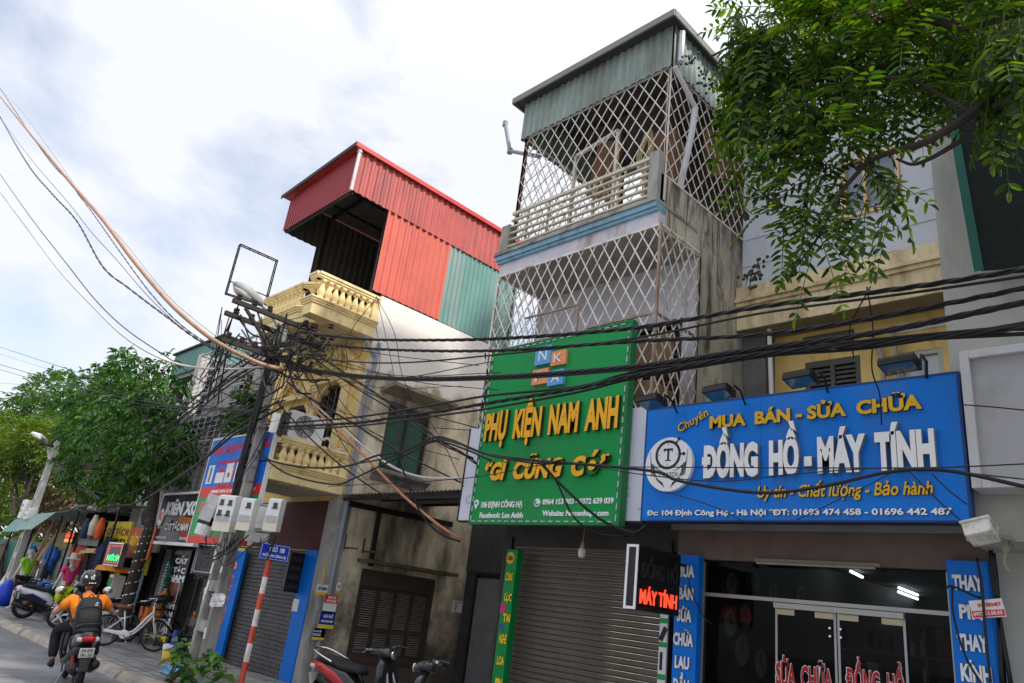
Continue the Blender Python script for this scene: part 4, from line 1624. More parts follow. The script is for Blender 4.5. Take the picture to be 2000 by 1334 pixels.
c = at(931, 984, Y=yt)
rr = at(931, 977.5, Y=yt).z - at(931, 984, Y=yt).z
outer = [(c.x + rr * math.cos(a), c.z + rr * .2 + rr * math.sin(a)) for a in np.linspace(R(-25), R(205), 16)] + [(c.x, c.z - rr * 1.7)]
mb.prism(outer, yt - .01, yt, 'xz')
mb.build('pin_mark', M_WLET, gs)
mb = MB()
mb.lathe([(rr * .42, 0), (rr * .42, .004)], (c.x, yt - .010, c.z + rr * .2), 12, Matrix.Rotation(R(90), 3, 'X'))
mb.build('pin_hole', M_GREENS, gs)
M_LOGOB = mat('logo_blue', (0.10, 0.33, 0.62), .4, var=.06)
M_LOGOO = mat('logo_orange', (0.75, 0.28, 0.11), .4, var=.06)
for ch, (x0, y0, x1, y1), m_ in (('N', (1047.5, 717, 1083, 674), M_LOGOB), ('K', (1078, 717.5, 1111, 683), M_LOGOO), ('P', (1041, 755, 1076, 719), M_LOGOO), ('A', (1072, 757, 1107, 721), M_LOGOB)):
    A, B = at(x0, y0, Y=yt), at(x1, y1, Y=yt)
    mb = MB()
    mb.box(A.x + .004, B.x - .004, gy - (.055 if m_ is M_LOGOB else .045), gy - .0, A.z + .003, B.z - .003)
    q = mb.build('logo_square', m_, gs)
    mb = MB()
    w_ = B.x - A.x
    h_ = B.z - A.z
    txt(mb, ch, (A.x + w_ * .25, gy - .0565, A.z + h_ * .2), UX, UZ, w_ * .5, h_ * .58, .004, .0)
    mb.build('logo_letter', M_WLET, q)
mb = MB()
for xx in (-7.6, -6.8, -6.0):
    mb.bar((xx, gy + .11, 4.8), (xx, YB + .03, 4.8), .03, .03)
    mb.bar((xx, gy + .11, 3.35), (xx, YB + .05, 3.35), .03, .03)
mb.build('bracket', M_IRON, gs)

# the older white board behind the green sign
wx0, wx1 = at(893, 1020, Y=7.24).x, at(1256, 1020, Y=7.24).x
wz0, wz1 = at(1250, 1019, Y=7.24).z, at(1255, 795, Y=7.24).z
wb = sign_root('old_signboard', wx0, wx1, 7.24, wz0, 'faded white signboard sticking out on both sides behind the green sign')
mb = MB()
mb.box(wx0, wx1, 7.24, 7.30, wz0, wz1)
mb.build('panel', mat('faded_white_board', (0.66, 0.68, 0.78), .5, var=.06, vscale=1.5, grime=((0.45, 0.48, 0.62), .35, 1.2, 3)), wb)
mb = MB()
for a, b in ((wx0 - .015, wx0 + .01), (wx1 - .01, wx1 + .012)):
    mb.box(a, b, 7.23, 7.31, wz0, wz1)
mb.box(wx0 + .01, wx1 - .01, 7.232, 7.308, wz0 - .015, wz0 + .008)
mb.build('frame', M_IRON, wb)
for b_, a, b in (('NG', (1211, 971), (1229, 969)), ('C', (908, 985), (917, 984))):
    line(wb, 'faint_lettering', mat('faint_blue_letter', (0.42, 0.47, 0.66), .5, var=.05), b_, 7.238, a, b, a[1] - 18, .003, .02)

# blue watch sign
bx0, bx1, bz0, bz1, by = -5.19, -1.79, 2.85, 4.19, 7.2
bs = sign_root('shop_sign', bx0, bx1, by, bz0, 'wide blue signboard with white and gold raised letters and a round winged watch emblem')
mb = MB()
mb.box(bx0, bx1, by, by + .09, bz0, bz1)
mb.build('panel', M_BLUES, bs)
mb = MB()
mb.box(bx0 - .012, bx0 + .004, by - .006, by + .1, bz0 - .012, bz1 + .012)
mb.box(bx1 - .004, bx1 + .02, by - .006, by + .1, bz0 - .012, bz1 + .012)
mb.box(bx0 + .004, bx1 - .004, by - .006, by + .1, bz0 - .014, bz0 + .003)
mb.box(bx0 + .004, bx1 - .004, by - .006, by + .1, bz1 - .003, bz1 + .014)
mb.build('frame', mat('navy_frame', (0.01, 0.05, 0.18), .5), bs)
mb = MB()
for xx in (-4.66, -3.7):
    mb.box(xx, xx + .004, by - .0015, by + .002, bz0 + .003, bz1 - .003)
mb.build('seam', mat('seam_blue', (0.008, 0.10, 0.38), .5), bs)
yt = by - .002
line(bs, 'lettering', [M_YLET2, M_LSIDE], 'MUA  BÁN - SỬA  CHỮA', yt, (1385.5, 838), (1801, 797), 814, .03, .045, 0, 0, 1)
line(bs, 'lettering', [M_WLET, M_LSIDEG], 'ĐỒNG  HỒ - MÁY  TÍNH', yt, (1370, 937), (1829, 912), 873, .06, .06, 0, 0, 1)
line(bs, 'lettering', [M_YLET2, M_LSIDE], 'Uy tín - Chất lượng - Bảo hành', yt, (1477.5, 974), (1826, 963.5), 951, .022, .022, .18, 0, 1)
line(bs, 'lettering', [M_WLET, M_LSIDEG], 'Đc: 104 Định Công Hạ - Hà Nội *ĐT: 01693 474 458 - 01696 442 487', yt, (1263, 1009.5), (1860, 1001.5), 999.5, .02, .03, 0, 0, 1)
mb = MB()
A, B = at(1328, 846, Y=yt), at(1386, 812, Y=yt)
u_ = (B - A).normalized()
txt(mb, 'Chuyên', A, u_, u_.cross(Vector((0, -1, 0))) * -1, (B - A).length, .10, .02, .012, .1, 0, 1)
mb.build('script_lettering', [M_YLET2, M_LSIDE], bs)
# emblem
c = at(1310.5, 908.5, Y=yt)
er = (at(1310.5, 856, Y=yt).z - at(1310.5, 961, Y=yt).z) / 2
RX = Matrix.Rotation(R(90), 3, 'X')
mb = MB()
mb.lathe([(er, 0), (er, .055)], (c.x, yt, c.z), 48, RX)
em = mb.build('emblem', [mat('emblem_white', (0.78, 0.78, 0.78), .4, var=.03)], bs)
yf = yt - .0565


def eu(u, v):
    return (c.x + er * u, c.z + er * v)


mb = MB()


def ring(cu, cv, r0, r1, n=40):
    for i in range(n):
        a, b = 2 * math.pi * i / n, 2 * math.pi * (i + 1) / n
        mb.prism([eu(cu + r0 * math.cos(a), cv + r0 * math.sin(a)), eu(cu + r1 * math.cos(a), cv + r1 * math.sin(a)), eu(cu + r1 * math.cos(b), cv + r1 * math.sin(b)), eu(cu + r0 * math.cos(b), cv + r0 * math.sin(b))], yf - .002, yf, 'xz')


def blade(pts, w0):
    """curved tapering feather"""
    pts = smooth_pts([(p[0], p[1], 0) for p in pts], 4)
    for i in range(len(pts) - 1):
        d = (pts[i + 1] - pts[i]).normalized()
        n = Vector((-d.y, d.x, 0))
        wa, wb_ = w0 * (1 - (i / (len(pts) - 1))) + .004, w0 * (1 - ((i + 1) / (len(pts) - 1))) + .004
        q = [pts[i] + n * wa, pts[i] - n * wa, pts[i + 1] - n * wb_, pts[i + 1] + n * wb_]
        mb.prism([eu(p.x, p.y) for p in q], yf - .002 - i * .00002, yf, 'xz')


ring(-.03, .35, .445, .545)
for a in (0, 90, 180, 270):
    ca, sa = math.cos(R(a)), math.sin(R(a))
    blade([(-.03 + .40 * ca, .35 + .40 * sa), (-.03 + .345 * ca, .35 + .345 * sa)], .014)
for a, l in ((52, .17), (0, .12)):
    ca, sa = math.cos(R(a)), math.sin(R(a))
    blade([(-.03 + .53 * ca, .35 + .53 * sa), (-.03 + (.54 + l) * ca, .35 + (.54 + l) * sa)], .045)
    tx, ty = -.03 + (.55 + l) * ca, .35 + (.55 + l) * sa
    mb.prism([eu(tx + .07 * math.cos(q), ty + .07 * math.sin(q)) for q in np.linspace(0, 2 * math.pi, 9)[:-1]], yf - .0025, yf, 'xz')
for s_ in (1, -1):
    for k in range(9):
        t = k / 8
        x0, y0 = s_ * (.62 - .1 * t), -.02 - .42 * t
        blade([(x0, y0), (x0 + s_ * (.13 + .05 * t), y0 + .10 - .04 * t), (s_ * (.80 - .10 * t), .52 - .86 * t)], .014)
    for k in range(5):
        t = k / 4
        blade([(s_ * (.5 - .26 * t), -.5 - .16 * t), (s_ * (.44 - .24 * t), -.58 - .16 * t), (s_ * (.36 - .24 * t), -.66 - .2 * t)], .02)
    blade([(s_ * .6, -.08), (s_ * .58, -.3), (s_ * .42, -.52)], .02)
    blade([(s_ * .6, -.06), (s_ * .4, -.2), (s_ * .22, -.25)], .016)
txt(mb, 'T', (eu(-.2, 0)[0], yf, eu(0, .14)[1]), UX, UZ, er * .36, er * .44, .002, .02)
# serifs of the T
mb.box(*[eu(-.14, 0)[0], eu(.1, 0)[0]], yf - .003, yf, eu(0, .12)[1], eu(0, .155)[1])
for u0 in (-.22, .13):
    mb.box(eu(u0, 0)[0], eu(u0 + .04, 0)[0], yf - .003, yf, eu(0, .46)[1], eu(0, .585)[1])
txt(mb, 'T.WATCH', (eu(-.40, 0)[0], yf, eu(0, -.47)[1]), UX, UZ, er * .80, er * .16, .002, .005)
mb.build('emblem_drawing', M_INK, em)

# floodlights over the blue sign
M_LENS = mat('floodlight_lens', (0.03, 0.10, 0.16), .12, var=.2, spec=.8)


def floodlight(px, py, arm_px, label, tilt=10, s=1.0):
    p = at(px, py, Y=6.82)
    t = thing('floodlight', p, label, 'floodlight', 'floodlights over the blue sign', local=True)
    t.rotation_euler = (R(-tilt), R(-3), 0)
    m = MB()
    m.box(-.17 * s, .17 * s, -.115, .115, -.025, .035)
    for i in range(15):
        xx = -.16 * s + i * .0229 * s
        m.box(xx, xx + .008, -.105, .105, .036, .062)
    h = m.build('housing', M_BLACK, t, bevel=.004)
    m = MB()
    m.box(-.15 * s, .15 * s, -.095, .095, -.031, -.0255)
    m.build('lens', M_LENS, h)
    m = MB()
    m.box(.17 * s, .20 * s, -.01, .02, -.02, .02)
    m.tube([(.195 * s, 0, 0), (.205 * s, .0, .07), (.205 * s, .14, .07), (.1, .40, .03)], .012, 6)
    m.build('arm', M_BLACK, t)
    return t


floodlight(1272, 786, 0, 'black floodlight over the white board strip left of the blue sign', 10, .85)
floodlight(1404, 768, 0, 'black floodlight with a yellow reflection second from the left above the blue sign', 10, .85)
floodlight(1564, 742, 0, 'black floodlight above the middle of the blue sign in front of the louvred window', 10, .85)
floodlight(1757, 714, 0, 'black floodlight above the right end of the blue sign', 8, .92)

# LED box sign across the pavement
ly = 6.9
xr = at(1245, 1125, Y=ly).x
xl = at(1222, 1125, Y=ly).x
z1, z0 = at(1236, 1063, Y=ly).z, at(1232, 1189, Y=ly).z
yb2 = at(1328, 1135, X=xr).y
lb = thing('led_sign', ((xl + xr) / 2, ly, z0), 'black LED box sign with red lit letters hung beside the brown shutter', 'sign')
mb = MB()
mb.box(xl, xr, ly, yb2, z0, z1)
mb.build('box', M_BLKS, lb)
mb = MB()
for (a, b, c_, d) in ((xl, xl + .028, z0, z1), (xr - .028, xr, z0, z1), (xl + .028, xr - .028, z0, z0 + .028), (xl + .028, xr - .028, z1 - .028, z1)):
    mb.box(a, b, ly - .012, ly - .001, c_, d)
mb.build('white_frame', M_WLET, lb)
mb = MB()
h_ = (z1 - z0)
txt(mb, 'MÁY TÍNH', (xr + .002, ly + .06, z0 + h_ * .10), (0, 1, 0), UZ, (yb2 - ly) * .86, h_ * .22, .008, .015)
mb.build('lit_lettering', M_LEDR, lb)
mb = MB()
txt(mb, 'ĐỒNG HỒ', (xr + .002, ly + .06, z0 + h_ * .50), (0, 1, 0), UZ, (yb2 - ly) * .86, h_ * .24, .008, .012)
mb.build('unlit_lettering', M_LEDOFF, lb)
mb = MB()
n_ = 16
for i in range(n_):
    yy = ly + .02 + (yb2 - ly - .04) * i / (n_ - 1)
    for zz in (z0 + .02, z1 - .02):
        mb.obox((xr + .006, yy, zz), (.01, .012, .012))
mb.build('led_dots', M_LEDOFF, lb)
mb = MB()
mb.bar((xr - .05, yb2, z1 - .1), (xr - .05, 8.2, z1 - .1), .03, .03)
mb.build('bracket', M_IRON, lb)


# pillar signs
def pillar_sign(label, xl, xr, Yf, depth, zt, words, mats, name='pillar_sign'):
    t = thing(name, ((xl + xr) / 2, Yf, 0), label, 'sign')
    m = MB()
    m.box(xl, xr, Yf, Yf + depth, .02, zt)
    m.build('panel', mats[0], t, bevel=.004)
    for (w, a, b, tp, d) in words:
        m = MB()
        tpx(m, w, Yf - .002, a, b, tp, d, .045, 0, 0, 1)
        m.build('lettering', mats[1], t)
    return t


yp = 7.95
x0, x1 = at(1316, 1211, Y=yp).x, at(1361, 1211, Y=yp).x
dp = at(1371, 1211, X=x1).y - yp
zt_ = at(1345, 1084, Y=yp).z
pillar_sign('blue pillar sign with white stacked words beside the LED box left of the glass doors', x0, x1, yp, dp, zt_,
            [('MUA', (1321, 1127), (1356, 1128), 1104, .02), ('BÁN', (1324.5, 1171), (1353.5, 1172), 1148, .02), ('SỬA', (1321.5, 1214), (1350, 1215), 1191, .02),
             ('CHỮA', (1314.5, 1260), (1353, 1263), 1236, .02), ('LAU', (1317, 1305), (1345.5, 1308), 1281, .02), ('DẦU', (1314, 1350), (1345, 1353), 1326, .02)], [M_BLUEP, [M_WLET, M_LSIDEG]])
yp = 8.0
x0, x1 = at(1857, 1215, Y=yp).x, at(1939, 1215, Y=yp).x
zt_ = at(1887, 1095, Y=yp).z
pillar_sign('blue pillar sign with white stacked words right of the glass doors under the floodlight', x0, x1, yp, .12, zt_,
            [('THAY', (1861, 1152), (1921, 1156), 1122, .02), ('PIN', (1874.5, 1208), (1921, 1212), 1180, .02), ('THAY', (1871, 1270), (1931, 1275), 1238, .02), ('KÍNH', (1878, 1331), (1939, 1337), 1297, .02)],
            [M_BLUEP, [M_WLET, M_LSIDEG]])
yp = 7.9
x0, x1 = at(976, 1200, Y=yp).x, at(997, 1200, Y=yp).x
zt_ = at(1000, 1073, Y=yp).z
ps = pillar_sign('narrow green pillar sign with yellow stacked words left of the brown shutter', x0, x1, yp, .12, zt_,
                 [(w, (at_x, y1), (at_x + 14, y1 + .4), y0, .012) for w, at_x, y0, y1 in (('CƯỜNG', 986.5, 1119, 1134), ('LỰC', 984.5, 1159, 1174), ('TAI', 981.5, 1199, 1215), ('NGHE', 974, 1239, 1257), ('LOA', 969.5, 1282, 1299), ('PIN', 966, 1325, 1342))],
                 [M_GREENS, [mat('bright_yellow_letter', (0.85, 0.66, 0.02), .5), M_LSIDE]])
mb = MB()
c = at(998, 1090, Y=yp)
mb.lathe([(.085, 0), (.085, .012)], (c.x, yp - .001, c.z), 20, RX)
dsk = mb.build('number_disc', M_YLET2, ps)
mb = MB()
txt(mb, '106', (c.x - .055, yp - .0145, c.z - .035), UX, UZ, .11, .07, .003, .02)
mb.build('number', M_INK, dsk)
for (a, b, c_, d, m_, w_) in ((976.5, 1179, 988.5, 1196, mat('pink_sticker', (0.62, 0.03, 0.13), .5), 0), (974.5, 1219, 985, 1231, mat('blue_sticker', (0.03, 0.10, 0.25), .5), 0)):
    A, B = at(a, d, Y=yp), at(c_, b, Y=yp)
    mb = MB()
    mb.box(A.x, B.x, yp - .004, yp - .001, A.z, B.z)
    mb.build('sticker', m_, ps)
# narrow strip of product stickers right of the shutter
yp = 8.1
x0, x1 = at(1288, 1235, Y=yp).x, at(1303, 1235, Y=yp).x
st = thing('sticker_strip', ((x0 + x1) / 2, yp, 0), 'white and green strip of product pictures between the shutter and the blue pillar', 'sign')
mb = MB()
z1 = at(1295, 1188, Y=yp).z
mb.box(x0, x1, yp, yp + .03, .05, z1)
mb.build('board', M_PAPER, st)
for (a, b) in ((1207, 1217), (1254, 1264), (1317, 1328)):
    mb = MB()
    za, zb_ = at(1293, b, Y=yp).z, at(1293, a, Y=yp).z
    mb.box(x0, x1, yp - .003, yp - .001, za, zb_)
    mb.build('green_band', M_GPRINT, st)
mb = MB()
cc = at(1294, 1238, Y=yp)
mb.obox((cc.x + .01, yp - .004, cc.z), (.06, .006, .17), (0, R(25), 0))
mb.build('phone_picture', M_INK, st)
mb = MB()
cc = at(1291, 1291, Y=yp)
mb.obox((cc.x, yp - .004, cc.z), (.035, .006, .2))
mb.build('phone_picture', M_INK, st)

# bulb under the green sign
p = at(1137, 1078, Y=7.6)
bu = thing('bulb', (p.x, p.y, p.z + .12), 'unlit white bulb hanging from its socket under the green sign', 'bulb')
mb = MB()
mb.lathe([(.01, -.075), (.035, -.072), (.048, -.05), (.052, 0), (.05, .03), (.03, .05)], p, 14)
mb.build('glass', M_WPLAST, bu, smooth=True)
mb = MB()
mb.lathe([(.03, .05), (.03, .085), (.022, .09), (.022, .12), (.01, .13)], p, 12)
mb.tube([p + Vector((0, 0, .12)), p + Vector((0, .02, .55))], .006, 5)
mb.build('socket', mat('old_socket', (0.30, 0.24, 0.12), .6), bu)

# ------------------------------------------------------------------ right edge: sign box, net, floodlight, tag
fy = 7.12
x0 = at(1872, 690, Y=fy).x
z1, z0 = at(1880, 686, Y=fy).z, at(1912, 953, Y=fy).z
sb = thing('sign_box', (-1.0, fy, z0), 'large blank grey sign box on the grey house front at the right edge', 'sign')
mb = MB()
w_ = .075
mb.box(x0, x0 + w_, fy, 7.44, z0, z1)
mb.box(x0 + w_, 2.4, fy, 7.44, z0, z0 + w_)
mb.box(x0 + w_, 2.4, fy, 7.44, z1 - w_, z1)
mb.build('frame', mat('light_grey_frame', (0.50, 0.50, 0.51), .5, var=.06, grime=((0.3, 0.3, 0.3), .3, 2, 3)), sb, bevel=.006)
mb = MB()
mb.box(x0 + w_ + .001, 2.39, fy + .05, 7.43, z0 + w_, z1 - w_)
mb.build('panel', mat('blank_grey_panel', (0.37, 0.37, 0.38), .6, var=.06, vscale=1.2, grime=((0.28, 0.28, 0.28), .3, 2, 1.5)), sb)

nt_ = thing('scaffold_net', (-.9, 7.0, 5.2), 'dark green builders net hanging over the grey house front', 'net')
mb = MB()
zA, zB = at(1915, 525, Y=7.05).z, 12.5
nx, nzv = 40, 26
g = []
for j in range(nzv + 1):
    t = j / nzv
    z = zA + (zB - zA) * t
    xl_ = at(1912, 522, Y=7.05).x - .16 * math.sin(t * 2.2)
    for i in range(nx + 1):
        s_ = i / nx
        xx = xl_ + (1.9 - xl_) * s_
        yy = 7.1 + .09 * math.sin(s_ * 26 + t * 3) * (0.4 + t) + .05 * math.sin(s_ * 11 - t * 5)
        g.append((xx, yy, z))
mb.add(g, [(j * (nx + 1) + i, j * (nx + 1) + i + 1, (j + 1) * (nx + 1) + i + 1, (j + 1) * (nx + 1) + i) for j in range(nzv) for i in range(nx)])
M_NET = mat('dark_green_net', (0.010, 0.016, 0.013), .9, var=.35, vscale=6)
t_ = M_NET.node_tree
tcn = t_.nodes.new('ShaderNodeTexCoord')
wv = t_.nodes.new('ShaderNodeTexWave')
wv.inputs['Scale'].default_value = 16
wv.bands_direction = 'Z'
t_.links.new(tcn.outputs['Object'], wv.inputs['Vector'])
bp_ = t_.nodes.new('ShaderNodeBump')
bp_.inputs['Strength'].default_value = .8
bp_.inputs['Distance'].default_value = .03
t_.links.new(wv.outputs['Fac'], bp_.inputs['Height'])
t_.links.new(bp_.outputs[0], t_.nodes['Principled BSDF'].inputs['Normal'])
mb.build('net_sheet', M_NET, nt_, smooth=True)
mb = MB()
e_ = [Vector(g[j * (nx + 1)]) + Vector((-.01, -.01, 0)) for j in range(nzv + 1)]
for i in range(len(e_) - 1):
    a, b = e_[i], e_[i + 1]
    mb.quad(a + Vector((-.04, 0, 0)), a + Vector((.04, -.01, 0)), b + Vector((.04, -.01, 0)), b + Vector((-.04, 0, 0)))
mb.build('green_hem', mat('green_hem_cloth', (0.012, 0.09, 0.065), .8, var=.15), nt_)

p = at(1916, 1040, Y=7.15)
wf = thing('floodlight', p, 'weathered white floodlight box above the right blue pillar', 'floodlight')
mb = MB()
Mr = Matrix.Rotation(R(-14), 3, 'Y') @ Matrix.Rotation(R(-20), 3, 'X')
mb.obox(p, (.21, .2, .12), Mr)
mb.obox(p + Mr @ Vector((0, 0, .068)), (.235, .225, .025), Mr)
mb.build('housing', mat('weathered_white', (0.62, 0.60, 0.55), .6, var=.15, grime=((0.18, 0.16, 0.13), .45, 6, 1.5)), wf, bevel=.008)
mb = MB()
mb.tube([p + Vector((.1, .05, -.02)), p + Vector((.17, .2, -.02)), p + Vector((.16, .33, -.06))], .02, 6)
mb.obox(p + Vector((.11, .26, -.06)), (.05, .06, .12))
mb.tube(smooth_pts([p + Vector((.11, .24, -.12)), p + Vector((.09, .25, -.2)), p + Vector((.11, .27, -.28))], 4), .014, 6)
mb.build('bracket', mat('yellowed_plastic', (0.26, 0.24, 0.17), .6), wf)

ty = 7.75
A, B = at(1897, 1205, Y=ty), at(1960, 1172, Y=ty)
tg = thing('paper_tag', ((A.x + B.x) / 2, ty, A.z), 'red and white internet leaflet stuck on the right blue pillar', 'leaflet')
mb = MB()
Mr = Matrix.Rotation(R(-9), 3, 'Y')
cc = (A + B) / 2
wT, hT = B.x - A.x, .15
mb.obox(cc, (wT, .006, hT), Mr)
mb.build('sheet', M_PAPER, tg)
mb = MB()
mb.obox(cc + Mr @ Vector((0, -.005, -hT * .27)), (wT * .96, .004, hT * .36), Mr)
mb.build('red_band', M_REDP, tg)
ux_ = Mr @ Vector((1, 0, 0))
uz_ = Mr @ Vector((0, 0, 1))
mb = MB()
txt(mb, 'INTERNET', cc + Mr @ Vector((-wT * .25, -.0035, hT * .1)), ux_, uz_, wT * .7, hT * .2, .003, .04)
mb.build('lettering', M_REDP, tg)
mb = MB()
txt(mb, '0972.53.50.50', cc + Mr @ Vector((-wT * .44, -.0075, -hT * .36)), ux_, uz_, wT * .86, hT * .2, .003, .03)
mb.build('lettering', M_WLET, tg)

# ------------------------------------------------------------------ round the alley corner: leaflets, brackets
lf_g = 'leaflets stuck round the alley corner'


def leaflet(x0, y0, x1, y1, bands, texts, label, X=-11.86, rot=0):
    """bands: (from, to, material) in 0..1 of the height from the bottom"""
    A, B = at(x0, y1, X=X), at(x1, y0, X=X)
    t = thing('leaflet', (X, (A.y + B.y) / 2, A.z), label, 'leaflet', lf_g)
    w, h = B.y - A.y, B.z - A.z
    m = MB()
    m.box(X - .006, X, A.y, B.y, A.z, B.z)
    m.build('sheet', M_PAPER, t)
    for (a, b, mm) in bands:
        m = MB()
        m.box(X + .001, X + .003, A.y, B.y, A.z + h * a, A.z + h * b)
        m.build('colour_band', mm, t)
    for (s_, fx, fz, fw, fh, mm) in texts:
        m = MB()
        txt(m, s_, (X + .0045, A.y + w * fx, A.z + h * fz), (0, 1, 0), UZ, w * fw, h * fh, .002, .035)
        m.build('lettering', mm, t)
    return t


leaflet(616, 1143, 642, 1161, [(0, .28, M_YLET2)], [('LẮP MẠNG', .08, .46, .84, .32, M_NAVY)], 'white leaflet with an orange foot, topmost beside the yellow hose')
leaflet(655, 1138, 667, 1158, [(0, .25, M_YLET2)], [('LẮP', .2, .5, .6, .2, M_INK)], 'small torn white leaflet on the wall right of the topmost one')
leaflet(629, 1164, 661, 1196, [(.55, 1, M_REDP), (0, .10, M_GPRINT)], [('NGÕ NHỎ', .25, .80, .6, .14, M_WLET), ('ĐẦM TỐC ĐỘ', .15, .60, .75, .13, M_WLET)], 'red and white leaflet above the blue and yellow one')
leaflet(620, 1196, 656, 1226, [(.22, 1, M_NAVY), (0, .2, M_YPRINT)], [('NGÕ PHỐ', .25, .62, .6, .18, M_WLET), ('DANH SÁCH ĐẸP', .14, .36, .75, .12, M_WLET)], 'blue and yellow leaflet under the red and white one')
leaflet(609, 1228, 636, 1249, [(.22, 1, M_NAVY), (.26, .94, M_REDP), (0, .2, M_YPRINT)], [('CHO VAY TIỀN', .05, .65, .62, .16, M_WLET), ('097.28.32', .05, .34, .62, .2, M_WLET)], 'lowest leaflet, red and blue with a yellow foot')
mb = MB()
mb.tube(smooth_pts([at(634, 1102, X=-11.84), at(633, 1122, X=-11.84), at(629, 1142, X=-11.84)], 4), .014, 6)
tag(mb.build('yellow_hose', mat('yellow_hose_plastic', (0.62, 0.40, 0.03), .5)), 'short yellow hose hanging on the corner pipe above the leaflets', 'hose')
for (x, y, lab) in ((672, 1070, 'rusty wall bracket nearest the street on the alley wall'), (708, 1077, 'rusty wall bracket right of the other one on the alley wall')):
    p = at(x, y, X=-11.98)
    mb = MB()
    mb.box(-11.998, -11.97, p.y - .012, p.y + .012, p.z - .03, p.z + .24)
    mb.bar((-11.98, p.y, p.z), (-11.55, p.y, p.z - .0), .03, .03)
    tag(mb.build('wall_bracket', M_RUST), lab, 'bracket', 'rusty wall brackets')
A, B = at(882, 1195, X=-11.99), at(906, 1175, X=-11.99)
nl = thing('paper_notice', (-11.985, (A.y + B.y) / 2, A.z), 'white paper notice pasted near the far end of the alley wall', 'notice')
mb = MB()
mb.box(-11.996, -11.99, A.y, B.y, A.z, B.z)
mb.build('sheet', M_PAPER, nl)
mb = MB()
for i in range(6):
    z = A.z + (B.z - A.z) * (.12 + i * .14)
    mb.box(-11.9895, -11.988, A.y + .05, B.y - .05 - random.uniform(0, .15), z, z + .02)
mb.build('printed_lines', mat('grey_print', (0.25, 0.25, 0.27), .7), nl)

# ------------------------------------------------------------------ utility pole
PX_, PY_ = -12.42, 5.6
pl = thing('utility_pole', (PX_, PY_, 0), 'weathered concrete pole with slots carrying crossarms, meter boxes and a mass of cables', 'pole')
M_POLE = mat('pole_concrete', (0.40, 0.385, 0.35), .9, var=.22, vscale=4, grime=((0.12, 0.11, 0.095), .5, 2.5, 3), bump=.5, bscale=25)
HW = lambda z: .27 - .026 * z      # half width along the street
HD = lambda z: .115 - .009 * z
mb = MB()
for s_ in (-1, 1):
    secs = []
    for z in np.linspace(-.05, 6.2, 9):
        w = HW(z) * .21
        secs.append(((PX_ + s_ * (HW(z) - w), PY_, z), (w, 0, 0), (0, HD(z), 0), 6))
    mb.loft(secs, 12)
for z in np.arange(.15, 6.2, .62):
    w = HW(z) * .62
    h = .17
    mb.loft([((PX_, PY_, z), (w, 0, 0), (0, HD(z) * .93, 0), 8), ((PX_, PY_, z + h), (w, 0, 0), (0, HD(z + h) * .93, 0), 8)], 12)
mb.build('shaft', M_POLE, pl)
M_ARM = mat('crossarm_steel', (0.035, 0.03, 0.027), .7, metal=.3, var=.3)


def crossarm(y0, y1, z, X, ins, side=1):
    m = MB()
    m.bar((X, y0, z), (X, y1, z), .07, .08)
    a = m.build('crossarm', M_ARM, pl)
    for yy in ins:
        m = MB()
        m.lathe([(.02, 0), (.055, .03), (.06, .05), (.03, .06), (.05, .09), (.05, .11), (.02, .13)], (X, yy, z + .035), 8)
        m.build('insulator', mat('brown_insulator', (0.055, 0.032, 0.025), .3, var=.2), a)


crossarm(4.5, 6.2, 6.20, PX_ + .17, [4.6, 4.9, 5.2, 5.95, 6.15])
crossarm(4.55, 6.6, 6.05, PX_ - .17, [4.75, 5.05, 6.0, 6.3, 6.55])
crossarm(4.5, 6.5, 5.46, PX_ + .17, [4.6, 4.85, 5.1, 5.3, 6.0, 6.25])
mb = MB()
for (ya, za, zb) in ((4.75, 6.15, 5.45), (6.35, 6.05, 5.45)):
    mb.bar((PX_ + .17, ya, za), (PX_ + .1, 5.6, zb), .05, .05)
mb.bar((PX_ - .5, PY_ - .1, 5.75), (PX_ + .9, PY_ - .1, 5.6), .06, .06)
mb.bar((PX_ + .5, PY_ - .3, 5.95), (PX_ + .2, PY_ - .1, 5.2), .05, .05)
mb.build('brace', M_ARM, pl)
# bands
mb = MB()
for z in (3.45, 3.62, 3.2, 4.3):
    w, d = HW(z) + .012, HD(z) + .012
    mb.loft([((PX_, PY_, z), (w, 0, 0), (0, d, 0), 6), ((PX_, PY_, z + .035), (w, 0, 0), (0, d, 0), 6)], 14)
mb.build('strap_band', M_STEEL, pl)
# cables strapped down the shaft
mb = MB()
for k in range(9):
    xo = random.uniform(-.12, .16)
    pts = [(PX_ + xo * .6 + random.uniform(-.03, .03), PY_ - HD(z) - .03 - random.uniform(0, .05), z) for z in np.linspace(5.5, 2.75 + random.uniform(-.2, .2), 8)]
    mb.tube(smooth_pts(pts, 3), random.uniform(.012, .024), 5)
mb.build('riser_cables', M_CABLE, pl)
